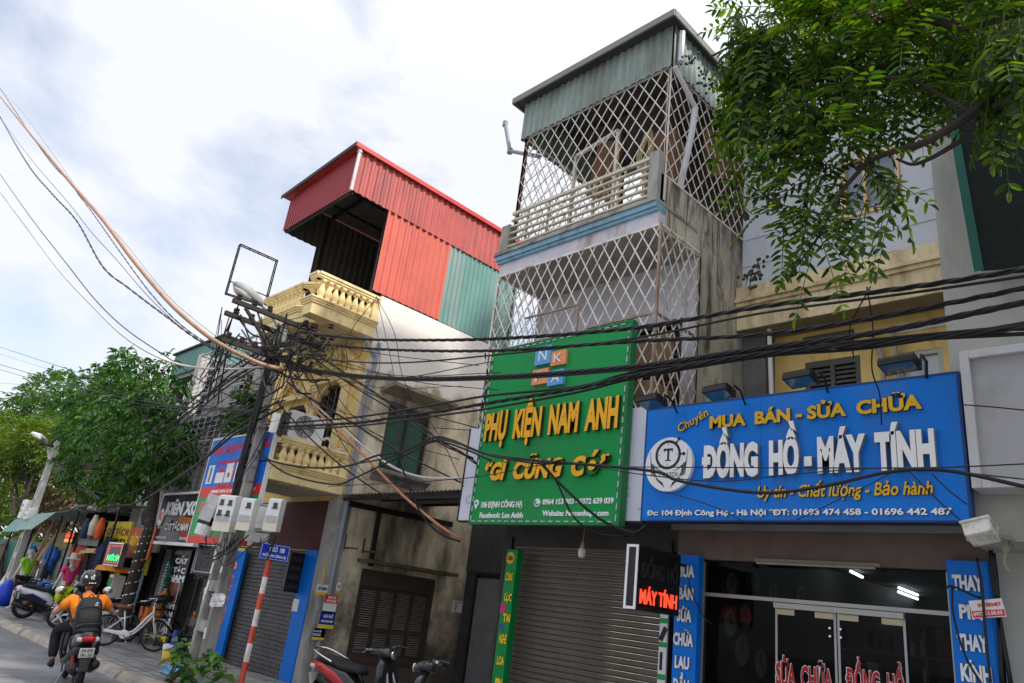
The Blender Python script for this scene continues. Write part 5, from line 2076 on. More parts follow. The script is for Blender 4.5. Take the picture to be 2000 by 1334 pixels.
# paper notice and posters on the shaft
A = at(425, 1172, Y=PY_ - .16)
nt2 = thing('paper_notice', A, 'crumpled white paper notice tied to the concrete pole', 'notice', local=True)
nt2.rotation_euler = (R(4), R(-6), R(12))
mb = MB()
g = []
for j in range(7):
    for i in range(9):
        g.append((-.17 + i * .0425, -.012 * math.sin(i * 1.7 + j) - .01 * math.sin(j * 2.3), -.10 + j * .033))
mb.add(g, [(j * 9 + i, j * 9 + i + 1, (j + 1) * 9 + i + 1, (j + 1) * 9 + i) for j in range(6) for i in range(8)])
mb.build('sheet', M_PAPER, nt2)
mb = MB()
for i in range(4):
    mb.box(-.12, .10 - random.uniform(0, .06), -.028, -.026, -.06 + i * .035, -.053 + i * .035)
mb.build('printed_lines', mat('grey_print', (0.25, 0.25, 0.27), .7), nt2)
mb = MB()
for k in range(8):
    z = random.uniform(.6, 2.2)
    xx = PX_ + random.choice((-1, 1)) * (HW(z) - HW(z) * .21) + random.uniform(-.02, .02)
    mb.obox((xx - .0, PY_ - HD(z) - .003, z), (random.uniform(.04, .09), .004, random.uniform(.08, .3)), (0, R(random.uniform(-15, 15)), 0))
mb.build('torn_paper', M_PAPER, pl)

# meter boxes
mg = 'electricity meter boxes on the concrete pole'


def meter(px, py, Y, w, d, h, rz, wins, label, lid=True):
    p = at(px, py, Y=Y)
    t = thing('meter_box', p, label, 'meter box', mg, local=True)
    t.rotation_euler = (0, 0, R(rz))
    m = MB()
    m.prism([(-d / 2, -h / 2), (-d / 2 - .05, -h * .22), (-d / 2 - .05, h / 2 - .03), (-d / 2 + .01, h / 2), (d / 2, h / 2), (d / 2, -h / 2)], -w / 2, w / 2, 'yz')
    b = m.build('casing', M_WPLAST, t, bevel=.008)
    for (u, v) in wins:
        m = MB()
        m.box(u - .035, u + .035, -d / 2 - .058, -d / 2 - .0505, v - .035, v + .035)
        q = m.build('window', M_GLASS, b)
        m = MB()
        m.box(u - .045, u + .045, -d / 2 - .07, -d / 2 - .051, v - .055, v - .04)
        m.build('ledge', M_BLACK, q)
    if lid:
        m = MB()
        m.box(-w / 2 - .005, w / 2 + .005, -d / 2 - .04, -d / 2 + .02, -h / 2 - .012, -h * .27)
        m.build('lid', mat('cream_plastic', (0.72, 0.66, 0.52), .4, var=.05), b)
        m = MB()
        m.box(-w * .42, w * .42, -d / 2 - .0535, -d / 2 - .0505, -h * .24, -h * .05)
        m.build('clear_cover', mat('grey_cover', (0.42, 0.42, 0.43), .3), b)
    return t


meter(447, 1003, 5.32, .33, .16, .58, 28, [(-.08, .17), (.08, .17), (-.08, -.0), (.08, -.0)], 'white meter box with four square windows, biggest on the pole')
meter(486, 1005, 5.40, .22, .16, .50, 38, [(.03, .14)], 'white meter box with a single window between the biggest box and the open panel')
meter(538, 1006, 5.62, .21, .16, .50, 40, [(.02, .14)], 'white meter box farthest right on the pole, beside the open panel')
p = at(411, 1008, Y=5.45)
t = thing('meter_box', p, 'grimy white meter box with a round cap, farthest left on the pole', 'meter box', mg, local=True)
t.rotation_euler = (R(-4), R(8), R(20))
mb = MB()
mb.box(-.15, .15, -.1, .12, -.02, .36)
mb.build('casing', mat('grimy_plastic', (0.55, 0.54, 0.50), .5, var=.1, grime=((0.2, 0.18, 0.15), .5, 6, 1.5)), t, bevel=.01)
mb = MB()
mb.box(-.145, .145, -.095, .115, -.16, -.02)
mb.build('gap', M_BLACK, t)
mb = MB()
mb.lathe([(.10, -.36), (.145, -.34), (.15, -.2), (.145, -.16)], (0, -.0, 0), 16)
mb.build('round_cap', M_WPLAST, t)
mb = MB()
mb.box(-.155, .155, -.106, -.1005, -.1, .12)
mb.build('clear_cover', MATS['grey_cover'], t)
p = at(512, 1008, Y=5.7)
t = thing('panel_box', p, 'flat white back panel hung on the pole between two meter boxes', 'box', mg, local=True)
t.rotation_euler = (0, 0, R(38))
mb = MB()
mb.box(-.22, .22, -.02, .03, -.2, .16)
mb.build('panel', M_WPLAST, t, bevel=.006)
mb = MB()
mb.box(-.23, .23, -.03, .035, .165, .2)
mb.box(-.23, .23, -.03, .035, -.25, -.205)
mb.build('rail', M_STEEL, t)
mb = MB()
mb.box(-.2, .2, -.04, .03, -.42, -.27)
mb.build('tray', mat('grey_tray', (0.45, 0.45, 0.44), .5), t)
p = at(540, 826, Y=5.55)
t = thing('cabinet', p, 'slim white cabinet fixed to the pole beside the lower balcony', 'cabinet', mg, local=True)
t.rotation_euler = (0, R(3), R(35))
mb = MB()
mb.box(-.075, .075, -.06, .06, -.18, .16)
mb.build('casing', M_WPLAST, t, bevel=.01)
mb = MB()
mb.box(.092, .13, -.06, .06, -.22, .2)
mb.build('bracket', M_BLACK, t)
# loops of wire under the boxes
mb = MB()
for k in range(14):
    a = at(random.uniform(395, 545), random.uniform(1045, 1062), Y=5.35)
    b = at(random.uniform(395, 545), random.uniform(1045, 1062), Y=5.5)
    m_ = (a + b) / 2 - Vector((0, random.uniform(0, .15), random.uniform(.1, .4)))
    mb.tube(smooth_pts([a, a.lerp(m_, .6) - Vector((0, 0, .06)), m_, b.lerp(m_, .6) - Vector((0, 0, .06)), b], 4), random.uniform(.006, .012), 5)
o = tag(mb.build('meter_wiring', M_CABLE), 'black wires looping under the meter boxes', 'wiring', None, 'stuff')

# street lamp on the pole
lm = thing('street_lamp', (PX_, 5.45, 6.1), 'grey cobra-head street lamp reaching over the road from the pole', 'street lamp')
mb = MB()
pts = [at(545, 645, X=PX_), at(538, 628, X=PX_), at(522, 606, X=PX_), at(505, 592, X=PX_), at(492, 583, X=PX_)]
mb.tube(smooth_pts(pts, 5), .035, 8)
mb.build('arm', mat('galvanised_pipe', (0.42, 0.43, 0.44), .5, metal=.4), lm)
a, b = at(512, 596, X=PX_), at(455, 553, X=PX_)
d = (b - a).normalized()
up = Vector((1, 0, 0)).cross(d)
if up.z < 0:
    up = -up
mb = MB()
L_ = (b - a).length
prof = [(0, .05, .05), (.12, .09, .08), (.3, .12, .10), (.55, .135, .11), (.8, .11, .085), (.95, .06, .05), (1, .02, .02)]
mb.loft([(a + d * L_ * t_ + up * .02, Vector((w, 0, 0)), up * h, 2.6) for t_, w, h in prof], 18)
hd = mb.build('head', mat('lamp_shell', (0.33, 0.34, 0.32), .5, var=.1, grime=((0.12, 0.12, 0.1), .4, 5, 1)), lm, smooth=True)
mb = MB()
prof = [(.33, .06, .02), (.4, .10, .07), (.6, .115, .10), (.8, .09, .07), (.93, .03, .02)]
mb.loft([(a + d * L_ * t_ - up * .05, Vector((w, 0, 0)), up * h, 2.3) for t_, w, h in prof], 16)
mb.build('diffuser', mat('lamp_bowl', (0.48, 0.50, 0.46), .25, var=.06), hd, smooth=True)

# empty sign frame standing over the balcony corner
fx = -15.6
fb = thing('steel_frame', (fx, 5.6, 7.5), 'empty black steel sign frame standing out from the upper balcony against the sky', 'frame')
mb = MB()
C = [(5.56, 7.55), (5.56, 8.80), (6.50, 8.80), (6.50, 7.62)]
for dx in (0, .09):
    for i in range(4):
        a, b = C[i], C[(i + 1) % 4]
        mb.bar((fx - dx, a[0], a[1]), (fx - dx, b[0], b[1]), .022, .022, (1, 0, 0))
for i in range(4):
    mb.bar((fx, C[i][0], C[i][1]), (fx - .09, C[i][0], C[i][1]), .02, .02)
for t_ in (.25, .5, .75):
    for (a, b) in ((C[0], C[1]), (C[3], C[2]), (C[1], C[2])):
        p = (a[0] + (b[0] - a[0]) * t_, a[1] + (b[1] - a[1]) * t_)
        mb.bar((fx, p[0], p[1]), (fx - .09, p[0], p[1]), .016, .016)
mb.bar((fx, 6.45, 7.7), (fx + .35, 6.7, 7.45), .03, .03)
mb.bar((fx, 6.48, 7.62), (fx, 6.6, 7.2), .03, .03)
mb.bar((fx, 5.56, 7.85), (fx, 6.5, 7.85), .02, .02)
mb.build('bars', M_IRON, fb)

# air-conditioner on the lower balcony rail
ac = thing('air_conditioner', (-12.2, 6.35, 4.09), 'white air conditioner outdoor unit on the lower balcony rail', 'air conditioner')
mb = MB()
mb.box(-12.36, -12.0, 5.98, 6.68, 4.085, 4.58)
cs = mb.build('casing', M_WPLAST, ac, bevel=.012)
mb = MB()
for i in range(11):
    zz = 4.13 + i * .038
    mb.box(-12.33, -12.03, 5.966, 5.979, zz, zz + .012)
for i in range(8):
    xx = -12.32 + i * .04
    mb.box(xx, xx + .01, 5.962, 5.9655, 4.12, 4.54)
mb.build('side_grille', M_BLACK, cs)
mb = MB()
cy, cz = 6.27, 4.33
MX = Matrix.Rotation(R(90), 3, 'Y')
mb.lathe([(.205, 0), (.205, .004)], (-11.999, cy, cz), 28, MX)
mb.build('fan_opening', mat('fan_shadow', (0.06, 0.06, 0.06), .8), cs)
mb = MB()
for a in (20, 140, 260):
    for k in range(6):
        a0, a1 = R(a + k * 11), R(a + (k + 1) * 11)
        mb.quad((-11.990, cy + .04 * math.cos(a0), cz + .04 * math.sin(a0)), (-11.990 + k * .001, cy + .18 * math.cos(a0), cz + .18 * math.sin(a0)), (-11.989 + k * .001, cy + .18 * math.cos(a1), cz + .18 * math.sin(a1)), (-11.989, cy + .04 * math.cos(a1), cz + .04 * math.sin(a1)))
mb.lathe([(.045, 0), (.03, .012)], (-11.99, cy, cz), 12, MX)
mb.build('fan', mat('grey_fan', (0.30, 0.30, 0.30), .5), cs)
mb = MB()
for r in (.06, .1, .14, .18, .205):
    mb.tube([(-11.982, cy + r * math.cos(q), cz + r * math.sin(q)) for q in np.linspace(0, 2 * math.pi, 25)], .003, 4)
for q in range(12):
    mb.tube([(-11.982, cy + .05 * math.cos(q * R(30)), cz + .05 * math.sin(q * R(30))), (-11.982, cy + .205 * math.cos(q * R(30)), cz + .205 * math.sin(q * R(30)))], .003, 4)
mb.build('fan_guard', M_WPLAST, cs)
mb = MB()
mb.tube(smooth_pts([(-12.05, 6.7, 4.2), (-12.02, 6.8, 4.25), (-12.0, 6.9, 4.15), (-12.05, 7.0, 4.1), (-12.1, 7.25, 4.15)], 4), .025, 6)
mb.tube(smooth_pts([(-12.2, 7.2, 5.85), (-11.97, 7.24, 5.9), (-11.96, 7.26, 5.6), (-11.97, 7.27, 5.2), (-12.02, 7.25, 4.5), (-12.1, 7.2, 4.15)], 5), .03, 6)
mb.build('hose', mat('pale_hose', (0.60, 0.57, 0.48), .6), ac)

# black LED panel and blue panel by the gate
px0 = -12.7
lp = thing('led_sign', (px0, 7.1, 1.52), 'unlit black LED panel standing out over the blue gate pillar', 'sign')
mb = MB()
mb.box(px0 - .1, px0, 6.94, 7.22, 1.52, 2.215)
mb.box(px0 - .099, px0 - .001, 7.22, 7.235, 1.52, 2.21)
mb.build('box', M_BLKS, lp)
mb = MB()
for s_, z, h in (('SỬA CHỮA', 2.06, .075), ('BẢO HÀNH', 1.90, .075), ('ĐIỆN', 1.74, .085), ('LẠNH', 1.575, .09)):
    txt(mb, s_, (px0 + .001, 6.97, z), (0, 1, 0), UZ, .22, h, .006, .01)
mb.build('unlit_lettering', mat('unlit_red_led', (0.07, 0.045, 0.045), .5), lp)
mb = MB()
for (a, b, c_, d) in ((6.945, 6.955, 1.525, 2.21), (7.205, 7.215, 1.525, 2.21), (6.955, 7.205, 1.525, 1.535), (6.955, 7.205, 2.20, 2.21)):
    mb.box(px0 + .001, px0 + .006, a, b, c_, d)
mb.build('rim', M_BLACK, lp)

vx0, vx1 = at(428, 1170, Y=7.2).x, at(458, 1170, Y=7.2).x
bp = thing('pillar_sign', ((vx0 + vx1) / 2, 7.2, 0), 'tall blue sign with red stacked words half hidden behind the concrete pole', 'sign')
mb = MB()
mb.box(vx0, vx1, 7.2, 7.26, .05, at(478, 1077, Y=7.2).z)
mb.build('panel', M_BLUEP, bp)
for s_, y in (('ỜI', 1112), ('HIỆP', 1136), ('ẤT', 1155), ('HIỆP', 1177), ('ẢI', 1199), ('ẢN', 1218), ('I', 1239)):
    b_ = at(462 - (y - 1112) * .26, y, Y=7.197)
    w = .11 * len(s_)
    for off, dd, mm in ((.07, .0, M_WLET), (.03, .003, M_REDP)):
        mb = MB()
        txt(mb, s_, (b_.x - w, 7.197 - dd, b_.z), UX, UZ, w, .14, .003, off)
        mb.build('lettering', mm, bp)
mb = MB()
aa, bb = at(569, 1193, Y=7.225), at(585, 1171, Y=7.225)
mb.box(aa.x, bb.x, 7.222, 7.227, aa.z, bb.z)
nn = tag(mb.build('paper_notice', M_PAPER), 'small white notice pasted on the blue gate pillar', 'notice')

# lane name plate on its red and white post
SXp, SYp = -10.87, 5.6
sg = thing('street_sign', (SXp, SYp, 0), 'blue lane name plate on a red and white striped post', 'street sign')
zs_ = [0] + [at(x, y, Y=SYp).z for x, y in ((473, 1290), (483, 1255), (492, 1222), (502, 1190), (510, 1159), (519, 1127))] + [1.96]
M_POSTR = mat('post_red', (0.62, 0.085, 0.05), .55, var=.1, grime=((0.30, 0.05, 0.03), .4, 6, 3))
M_POSTW = mat('post_white', (0.72, 0.70, 0.66), .6, var=.05, grime=((0.3, 0.18, 0.1), .4, 6, 3))
for i in range(len(zs_) - 1):
    mb = MB()
    mb.lathe([(.042, zs_[i]), (.042, zs_[i + 1])], (SXp, SYp, 0), 14)
    mb.build('post_band', M_POSTR if i % 2 == 0 else M_POSTW, sg, smooth=False)
mb = MB()
px1 = -10.7
mb.box(px1 - .012, px1, 5.335, 5.812, 1.955, 2.188)
pt = mb.build('plate', mat('blue_plate', (0.012, 0.055, 0.50), .35, var=.05), sg)
mb = MB()
for (a, b, c_, d) in ((5.345, 5.35, 1.965, 2.178), (5.797, 5.802, 1.965, 2.178), (5.35, 5.797, 1.965, 1.97), (5.35, 5.797, 2.173, 2.178)):
    mb.box(px1 + .0005, px1 + .003, a, b, c_, d)
txt(mb, 'NGÕ  108', (px1 + .0005, 5.475, 2.075), (0, 1, 0), UZ, .25, .07, .003, .03)
txt(mb, 'PHỐ ĐỊNH CÔNG HẠ', (px1 + .0005, 5.385, 1.995), (0, 1, 0), UZ, .385, .04, .003, .03)
mb.build('lettering', M_WLET, pt)
mb = MB()
mb.bar((SXp, SYp, 2.0), (px1 - .005, SYp, 2.0), .03, .03)
mb.bar((SXp, SYp, 2.15), (px1 - .005, SYp, 2.15), .03, .03)
mb.lathe([(.042, 1.96), (.042, 2.17)], (SXp, SYp, 0), 12)
mb.build('clamp', M_STEEL, sg)

# ------------------------------------------------------------------ overhead cables
CG = 'cables overhead'


def cable(pts, r, label, m=None, Y0=5.6, Y1=5.6, name='cable', n=6, twist=0, k=6, group=CG, run=0):
    P = []
    N = len(pts)
    for i, p in enumerate(pts):
        Y = p[2] if len(p) > 2 else Y0 + (Y1 - Y0) * i / (N - 1)
        P.append(at(p[0], p[1], Y=Y))
    if run:                 # the span goes on beyond the frame, straight
        P.insert(0, P[0] + (P[0] - P[1]).normalized() * run)
    S = smooth_pts(P, k)
    mb = MB()
    if twist:
        # bundle of strands laid round each other
        L = 0
        ph = []
        for i, p in enumerate(S):
            if i:
                L += (p - S[i - 1]).length
            ph.append(L)
        # resample densely
        dense, phd = [], []
        for i in range(len(S) - 1):
            seg = (S[i + 1] - S[i]).length
            q = max(1, int(seg / .07))
            for j in range(q):
                dense.append(S[i].lerp(S[i + 1], j / q))
                phd.append(ph[i] + seg * j / q)
        dense.append(S[-1])
        phd.append(ph[-1])
        for t_ in range(twist):
            pp = []
            for i, p in enumerate(dense):
                d = (dense[min(i + 1, len(dense) - 1)] - dense[max(i - 1, 0)]).normalized()
                a = d.cross(Vector((0, 0, 1))).normalized()
                b = a.cross(d)
                th = phd[i] * 2 * math.pi / .62 + t_ * 2 * math.pi / twist
                pp.append(p + (a * math.cos(th) + b * math.sin(th)) * r * .62)
            mb.tube(pp, r * .5, 5)
    else:
        mb.tube(S, r, n)
    o = mb.build(name, m or M_CABLE, None, smooth=True)
    return tag(o, label, 'cable', group)


EX = lambda p, q: (q[0] + (q[0] - p[0]) * .35, q[1] + (q[1] - p[1]) * .35)   # run on past the frame


def rcable(pts, *a, **k):
    return cable(list(pts) + [EX(pts[-2], pts[-1])], *a, **k)


rcable([(585, 648), (680, 660), (760, 664), (960, 662), (1235, 641), (1480, 600), (1780, 561), (2000, 526)], .022, 'topmost twisted black cable running right from the pole across the facades', twist=3)
rcable([(590, 668), (740, 682), (960, 685), (1235, 667), (1480, 654), (1700, 622), (2000, 563)], .020, 'second twisted black cable from the top, crossing the green sign at its logo', twist=3)
rcable([(600, 700), (760, 709), (960, 694), (1235, 661), (1480, 613), (1780, 572), (2000, 540)], .012, 'thin black cable just under the topmost twisted one')
rcable([(560, 716), (740, 737), (960, 736), (1235, 716), (1480, 681), (1700, 652), (2000, 591)], .024, 'thick twisted black cable crossing the middle of the logo on the green sign', twist=4)
rcable([(560, 722), (745, 741), (960, 741), (1235, 722), (1480, 690), (1700, 664), (2000, 636)], .012, 'thin black cable clinging under the thick twisted one')
rcable([(520, 836), (694, 826), (776, 814), (868, 802), (960, 786), (1130, 758), (1235, 734), (1480, 692), (1700, 672), (2000, 640)], .022, 'thick sagging black cable rising from the pole to the top of the blue sign', twist=3)
rcable([(520, 829), (694, 815), (868, 787), (960, 772), (1130, 755), (1235, 728), (1480, 688), (1700, 668), (2000, 652)], .016, 'black cable running just above the thick sagging one', Y0=5.65, Y1=5.65)
rcable([(520, 840), (694, 832), (868, 810), (960, 797), (1130, 766), (1235, 740), (1480, 698), (1700, 679), (2000, 631)], .014, 'black cable running just below the thick sagging one', Y0=5.58, Y1=5.7)
rcable([(505, 880), (530, 900), (600, 913), (679, 910), (735, 890), (789, 880), (846, 855), (883, 860), (949, 886), (1052, 900), (1156, 908), (1280, 921), (1330, 940), (1480, 962), (1600, 951), (1740, 921), (1850, 919), (2000, 950)], .016,
       'lowest thick cable snaking across both big signs', Y0=5.6, Y1=6.4, k=8)
cable([(505, 885), (560, 925), (650, 946), (694, 933), (751, 906), (800, 885), (850, 862), (905, 876), (960, 900)], .014, 'second wavy cable below the lower balcony', Y0=5.6, Y1=6.6)
cable([(700, 905), (760, 893), (846, 860), (900, 868), (960, 890), (1052, 905), (1100, 898)], .012, 'short wavy cable joining the lowest thick one', Y0=5.7, Y1=6.0)
cable([(1052, 900), (1094, 945), (1149, 996), (1190, 1024), (1238, 1040), (1262, 1026)], .016, 'cable dropping across the phone number on the green sign', Y0=5.9, Y1=7.0)
cable([(1060, 905), (1087, 941), (1121, 1010), (1166, 1041), (1225, 1048)], .010, 'thin cable dropping over the web address on the green sign', Y0=5.9, Y1=7.2)
cable([(600, 679), (688, 739), (773, 795), (852, 855), (905, 887), (930, 905)], .022, 'heavy cable slanting down from the pole past the green window', Y0=5.6, Y1=7.0, twist=2)
cable([(600, 690), (680, 748), (773, 805), (852, 862), (925, 895)], .012, 'lighter cable slanting beside the heavy one past the green window', Y0=5.6, Y1=7.0)
cable([(560, 745), (600, 775), (694, 830), (789, 887), (899, 942)], .014, 'cable slanting from the pole across the alley wall to the white board', Y0=5.6, Y1=7.1)
cable([(545, 790), (610, 860), (680, 920), (760, 975)], .012, 'cable slanting from the pole down to the alley canopy', Y0=5.6, Y1=7.2)
cable([(769, 880), (782, 905), (805, 966), (827, 1010), (861, 1043), (899, 1058)], .014, 'cable dropping through the alley canopy to the dark doorway', Y0=6.3, Y1=7.3)
cable([(735, 580), (770, 650), (790, 745), (860, 855), (905, 950)], .007, 'thin wire from the upper balcony past the green window', Y0=7.0, Y1=7.2)
cable([(735, 578), (752, 650), (770, 740), (780, 870)], .006, 'thin wire hanging straight from the upper balcony', Y0=7.0, Y1=7.1)
cable([(735, 582), (690, 640), (668, 700), (680, 745), (730, 740), (742, 700), (735, 640)], .006, 'looped wire hanging under the upper balcony', Y0=6.6, Y1=6.9)
cable([(948, 690), (952, 740), (942, 800), (925, 850)], .016, 'black pipe-like cable beside the left edge of the green sign', Y0=7.3, Y1=7.3)
rcable([(1230, 912), (1400, 913), (1600, 914), (1830, 913), (2000, 906)], .006, 'taut thin wire across the middle of the blue sign', Y0=6.9, Y1=6.9)
rcable([(640, 950), (900, 935), (1090, 905), (1240, 925), (1400, 940), (1560, 925), (1760, 914), (1990, 935)], .006, 'slack thin wire crossing the emblem on the blue sign', Y0=6.5, Y1=6.9)
cable([(1300, 960), (1395, 990), (1455, 1020)], .005, 'thin wire end slanting over the address line of the blue sign', Y0=7.0, Y1=7.1)
cable([(1555, 1016), (1640, 975), (1720, 935), (1750, 915)], .005, 'thin wire rising under the last word row of the blue sign', Y0=7.05, Y1=7.05)
cable([(1775, 920), (1830, 975), (1880, 1020)], .006, 'thin wire slanting over the phone number on the blue sign', Y0=7.05, Y1=7.1)
cable([(1820, 925), (1850, 955), (1888, 985)], .006, 'short wire over the last letters of the blue sign', Y0=7.05, Y1=7.1)
cable([(1693, 560), (1705, 640), (1703, 720), (1718, 770), (1722, 830)], .007, 'thin wire hanging from the cables over the gold letters of the blue sign', Y0=6.2, Y1=7.1)
cable([(1700, 560), (1660, 640), (1668, 700)], .007, 'thin wire hanging under the yellow cornice', Y0=6.6, Y1=7.8)
rcable([(1875, 790), (1940, 795), (2000, 801)], .006, 'thin wire across the blank sign box', Y0=7.0, Y1=7.0)
cable([(1845, 1150), (1860, 1145), (1905, 1165), (1930, 1175), (1910, 1165)], .010, 'black wire looped over the first word of the right blue pillar', Y0=7.7, Y1=7.8)
cable([(1908, 1090), (1918, 1150), (1925, 1240), (1935, 1334)], .012, 'black wire running down the right blue pillar', Y0=7.7, Y1=7.7)
cable([(1860, 1145), (1862, 1200), (1885, 1280), (1920, 1340)], .010, 'black wire slanting down the right blue pillar', Y0=7.75, Y1=7.75)
for k, (xa, ya, xb, yb_) in enumerate(((1935, 1075, 1975, 1340), (1940, 1080, 1958, 1340))):
    cable([(xa, ya), (xa + 8, ya + 80), (xb, yb_)], .02, ('thick' if k == 0 else 'second') + ' black cable down the wall edge at the right', Y0=7.95, Y1=7.95)
cable([(1345, 1130), (1352, 1160), (1375, 1205), (1392, 1220)], .008, 'black wire hanging beside the left blue pillar', Y0=7.7, Y1=7.9)
# conduits: orange and white
M_CONDO = mat('orange_conduit', (0.48, 0.21, 0.11), .5, var=.12, vscale=5)
M_CONDT = mat('tan_conduit', (0.42, 0.25, 0.16), .6, var=.15, vscale=3, grime=((0.22, 0.13, 0.09), .4, 4, 1))
M_CONDW = mat('white_conduit', (0.60, 0.55, 0.50), .5, var=.1)
cable([(602, 789), (672, 852), (732, 912), (786, 967), (855, 1024), (902, 1054)], .021, 'orange conduit slanting down across the alley wall', M_CONDO, 5.9, 7.3, 'conduit', 8)
cable([(560, 735), (600, 776), (663, 832), (751, 902), (820, 931), (902, 934)], .018, 'white conduit slanting beside the orange one', M_CONDW, 5.7, 7.1, 'conduit', 8)
YA, YBq = 1.6, 5.5


def lcable(pts, *a, **k):
    p = [EX(pts[1], pts[0])] + list(pts)
    return cable(p, *a, Y0=YA - .5, Y1=YBq, run=4.0, **k)


lcable([(0, 188), (60, 262), (130, 347), (200, 428), (260, 508), (330, 590), (395, 648), (440, 678), (480, 698), (520, 714), (560, 722)], .036, 'thick tan conduit sweeping down from the upper left to the pole', M_CONDT, name='conduit', n=10, k=8)
lcable([(0, 172), (45, 240), (100, 318), (140, 358), (152, 378), (180, 415), (240, 500), (300, 580), (360, 640), (450, 700)], .016, 'black cable hugging the tan conduit', twist=2)
lcable([(0, 176), (40, 215), (110, 310), (170, 395), (240, 470), (330, 580), (440, 672)], .006, 'thin wire above the tan conduit')
lcable([(0, 228), (50, 315), (100, 377), (150, 432), (200, 520), (250, 562), (320, 615), (400, 672), (500, 715)], .022, 'twisted black cable below the tan conduit', twist=2)
lcable([(0, 230), (60, 310), (130, 392), (180, 455), (230, 510), (300, 590), (380, 660), (480, 720)], .008, 'thin wire running with the twisted black cable')
lcable([(0, 375), (60, 455), (120, 533), (180, 597), (240, 655), (300, 693), (360, 714), (440, 721), (520, 716)], .020, 'pale grey conduit sagging lowest on the left', M_CONDW, name='conduit', n=8)
lcable([(0, 340), (60, 425), (130, 515), (190, 590), (250, 646), (330, 700), (420, 760), (500, 790)], .010, 'black cable above the pale sagging conduit')
# wires along the street to the far pole
for k, (pts, r) in enumerate((([(0, 678), (200, 742), (400, 792), (525, 800)], .009), ([(0, 692), (140, 735), (330, 790), (520, 812)], .005), ([(0, 712), (150, 755), (300, 787), (480, 802), (530, 800)], .012),
                              ([(0, 722), (180, 772), (330, 795), (530, 806)], .010), ([(0, 748), (200, 765), (350, 795), (540, 790)], .006), ([(0, 765), (160, 787), (330, 800), (520, 838)], .009))):
    cable([EX(pts[1], pts[0])] + pts, r, ['topmost', 'faint second', 'heavy third', 'fourth', 'fifth, faint', 'lowest'][k] + ' of the wires running along the street over the left trees', Y0=5.5, Y1=5.55, group='street wires at the left')
rnd = random.Random(3)
far = at(104, 905, Y=6.0)
for k in range(11):
    x0, y0 = rnd.uniform(505, 560), rnd.uniform(650, 800)
    mid = (rnd.uniform(330, 370), y0 + rnd.uniform(90, 150))
    cable([(x0, y0, 5.5), ((x0 + mid[0]) / 2, (y0 + mid[1]) / 2 - 10, 5.55), (mid[0], mid[1], 5.6), (225, mid[1] + rnd.uniform(50, 75), 5.8), (105, rnd.uniform(895, 925), 6.0)], rnd.uniform(.010, .024),
          'black cable of the bundle between the two concrete poles', k=5, group='cables between the two poles', twist=2 if k % 3 == 0 else 0)
rnd = random.Random(9)
for k in range(22):
    a = (rnd.gauss(570, 30), rnd.gauss(700, 35))
    kind = k % 3
    if kind == 0:
        b = (rnd.uniform(690, 900), rnd.uniform(800, 960))
        Yb_ = rnd.uniform(6.6, 7.2)
    elif kind == 1:
        b = (rnd.uniform(900, 1000), rnd.uniform(690, 860))
        Yb_ = rnd.uniform(6.0, 7.0)
    else:
        b = (rnd.uniform(400, 520), rnd.uniform(800, 960))
        Yb_ = rnd.uniform(5.0, 5.7)
    m_ = ((a[0] + b[0]) / 2 + rnd.uniform(-15, 15), (a[1] + b[1]) / 2 + rnd.uniform(5, 45))
    cable([a + (5.6,), m_ + ((5.6 + Yb_) / 2,), b + (Yb_,)], rnd.uniform(.004, .008), 'thin black wire fanning out from the top of the concrete pole', name='wire', group='thin wires fanning from the pole', n=4)
rnd = random.Random(5)
mb = MB()
for k in range(26):
    x, y = rnd.gauss(575, 40), rnd.gauss(690, 28)
    c = at(x, y, Y=rnd.uniform(5.2, 5.8))
    r0 = rnd.uniform(.12, .42)
    ax = Vector((rnd.uniform(-1, 1), rnd.uniform(-1, 1), rnd.uniform(-.4, .4))).normalized()
    b_ = ax.cross(Vector((0, 0, 1))).normalized()
    up_ = b_.cross(ax)
    a0 = rnd.uniform(0, 6)
    pts = [c + (b_ * math.cos(a0 + q) * r0 + up_ * math.sin(a0 + q) * r0 * rnd.uniform(.5, .9)) for q in np.linspace(0, rnd.uniform(3.5, 7), 12)]
    mb.tube(smooth_pts(pts, 3), rnd.uniform(.005, .010), 4)
for k in range(34):
    a = at(rnd.uniform(455, 600), rnd.uniform(600, 740), Y=rnd.uniform(5.0, 5.8))
    b = at(rnd.uniform(500, 650), rnd.uniform(640, 780), Y=rnd.uniform(5.3, 6.0))
    m_ = (a + b) / 2 - Vector((0, 0, rnd.uniform(.05, .3)))
    mb.tube(smooth_pts([a, m_, b], 5), rnd.uniform(.008, .02), 5)
for k in range(16):
    a = at(rnd.uniform(430, 470), rnd.uniform(590, 680), Y=4.7)
    b = at(rnd.uniform(380, 440), rnd.uniform(690, 800), Y=rnd.uniform(5.0, 5.6))
    mb.tube(smooth_pts([a, (a + b) / 2 - Vector((0, 0, .15)), b], 5), rnd.uniform(.006, .016), 5)
tag(mb.build('wire_tangle', M_CABLE, None), 'tangled black wires knotted round the top of the concrete pole', 'wiring', None, 'stuff')
mb = MB()
for k in range(10):
    a = at(rnd.uniform(590, 650), rnd.uniform(640, 665), Y=5.7)
    mb.lathe([(.03, 0), (.06, .02), (.03, .05), (.055, .07), (.02, .1)], a, 7)
mb.build('insulator_cluster', MATS['brown_insulator'], pl)

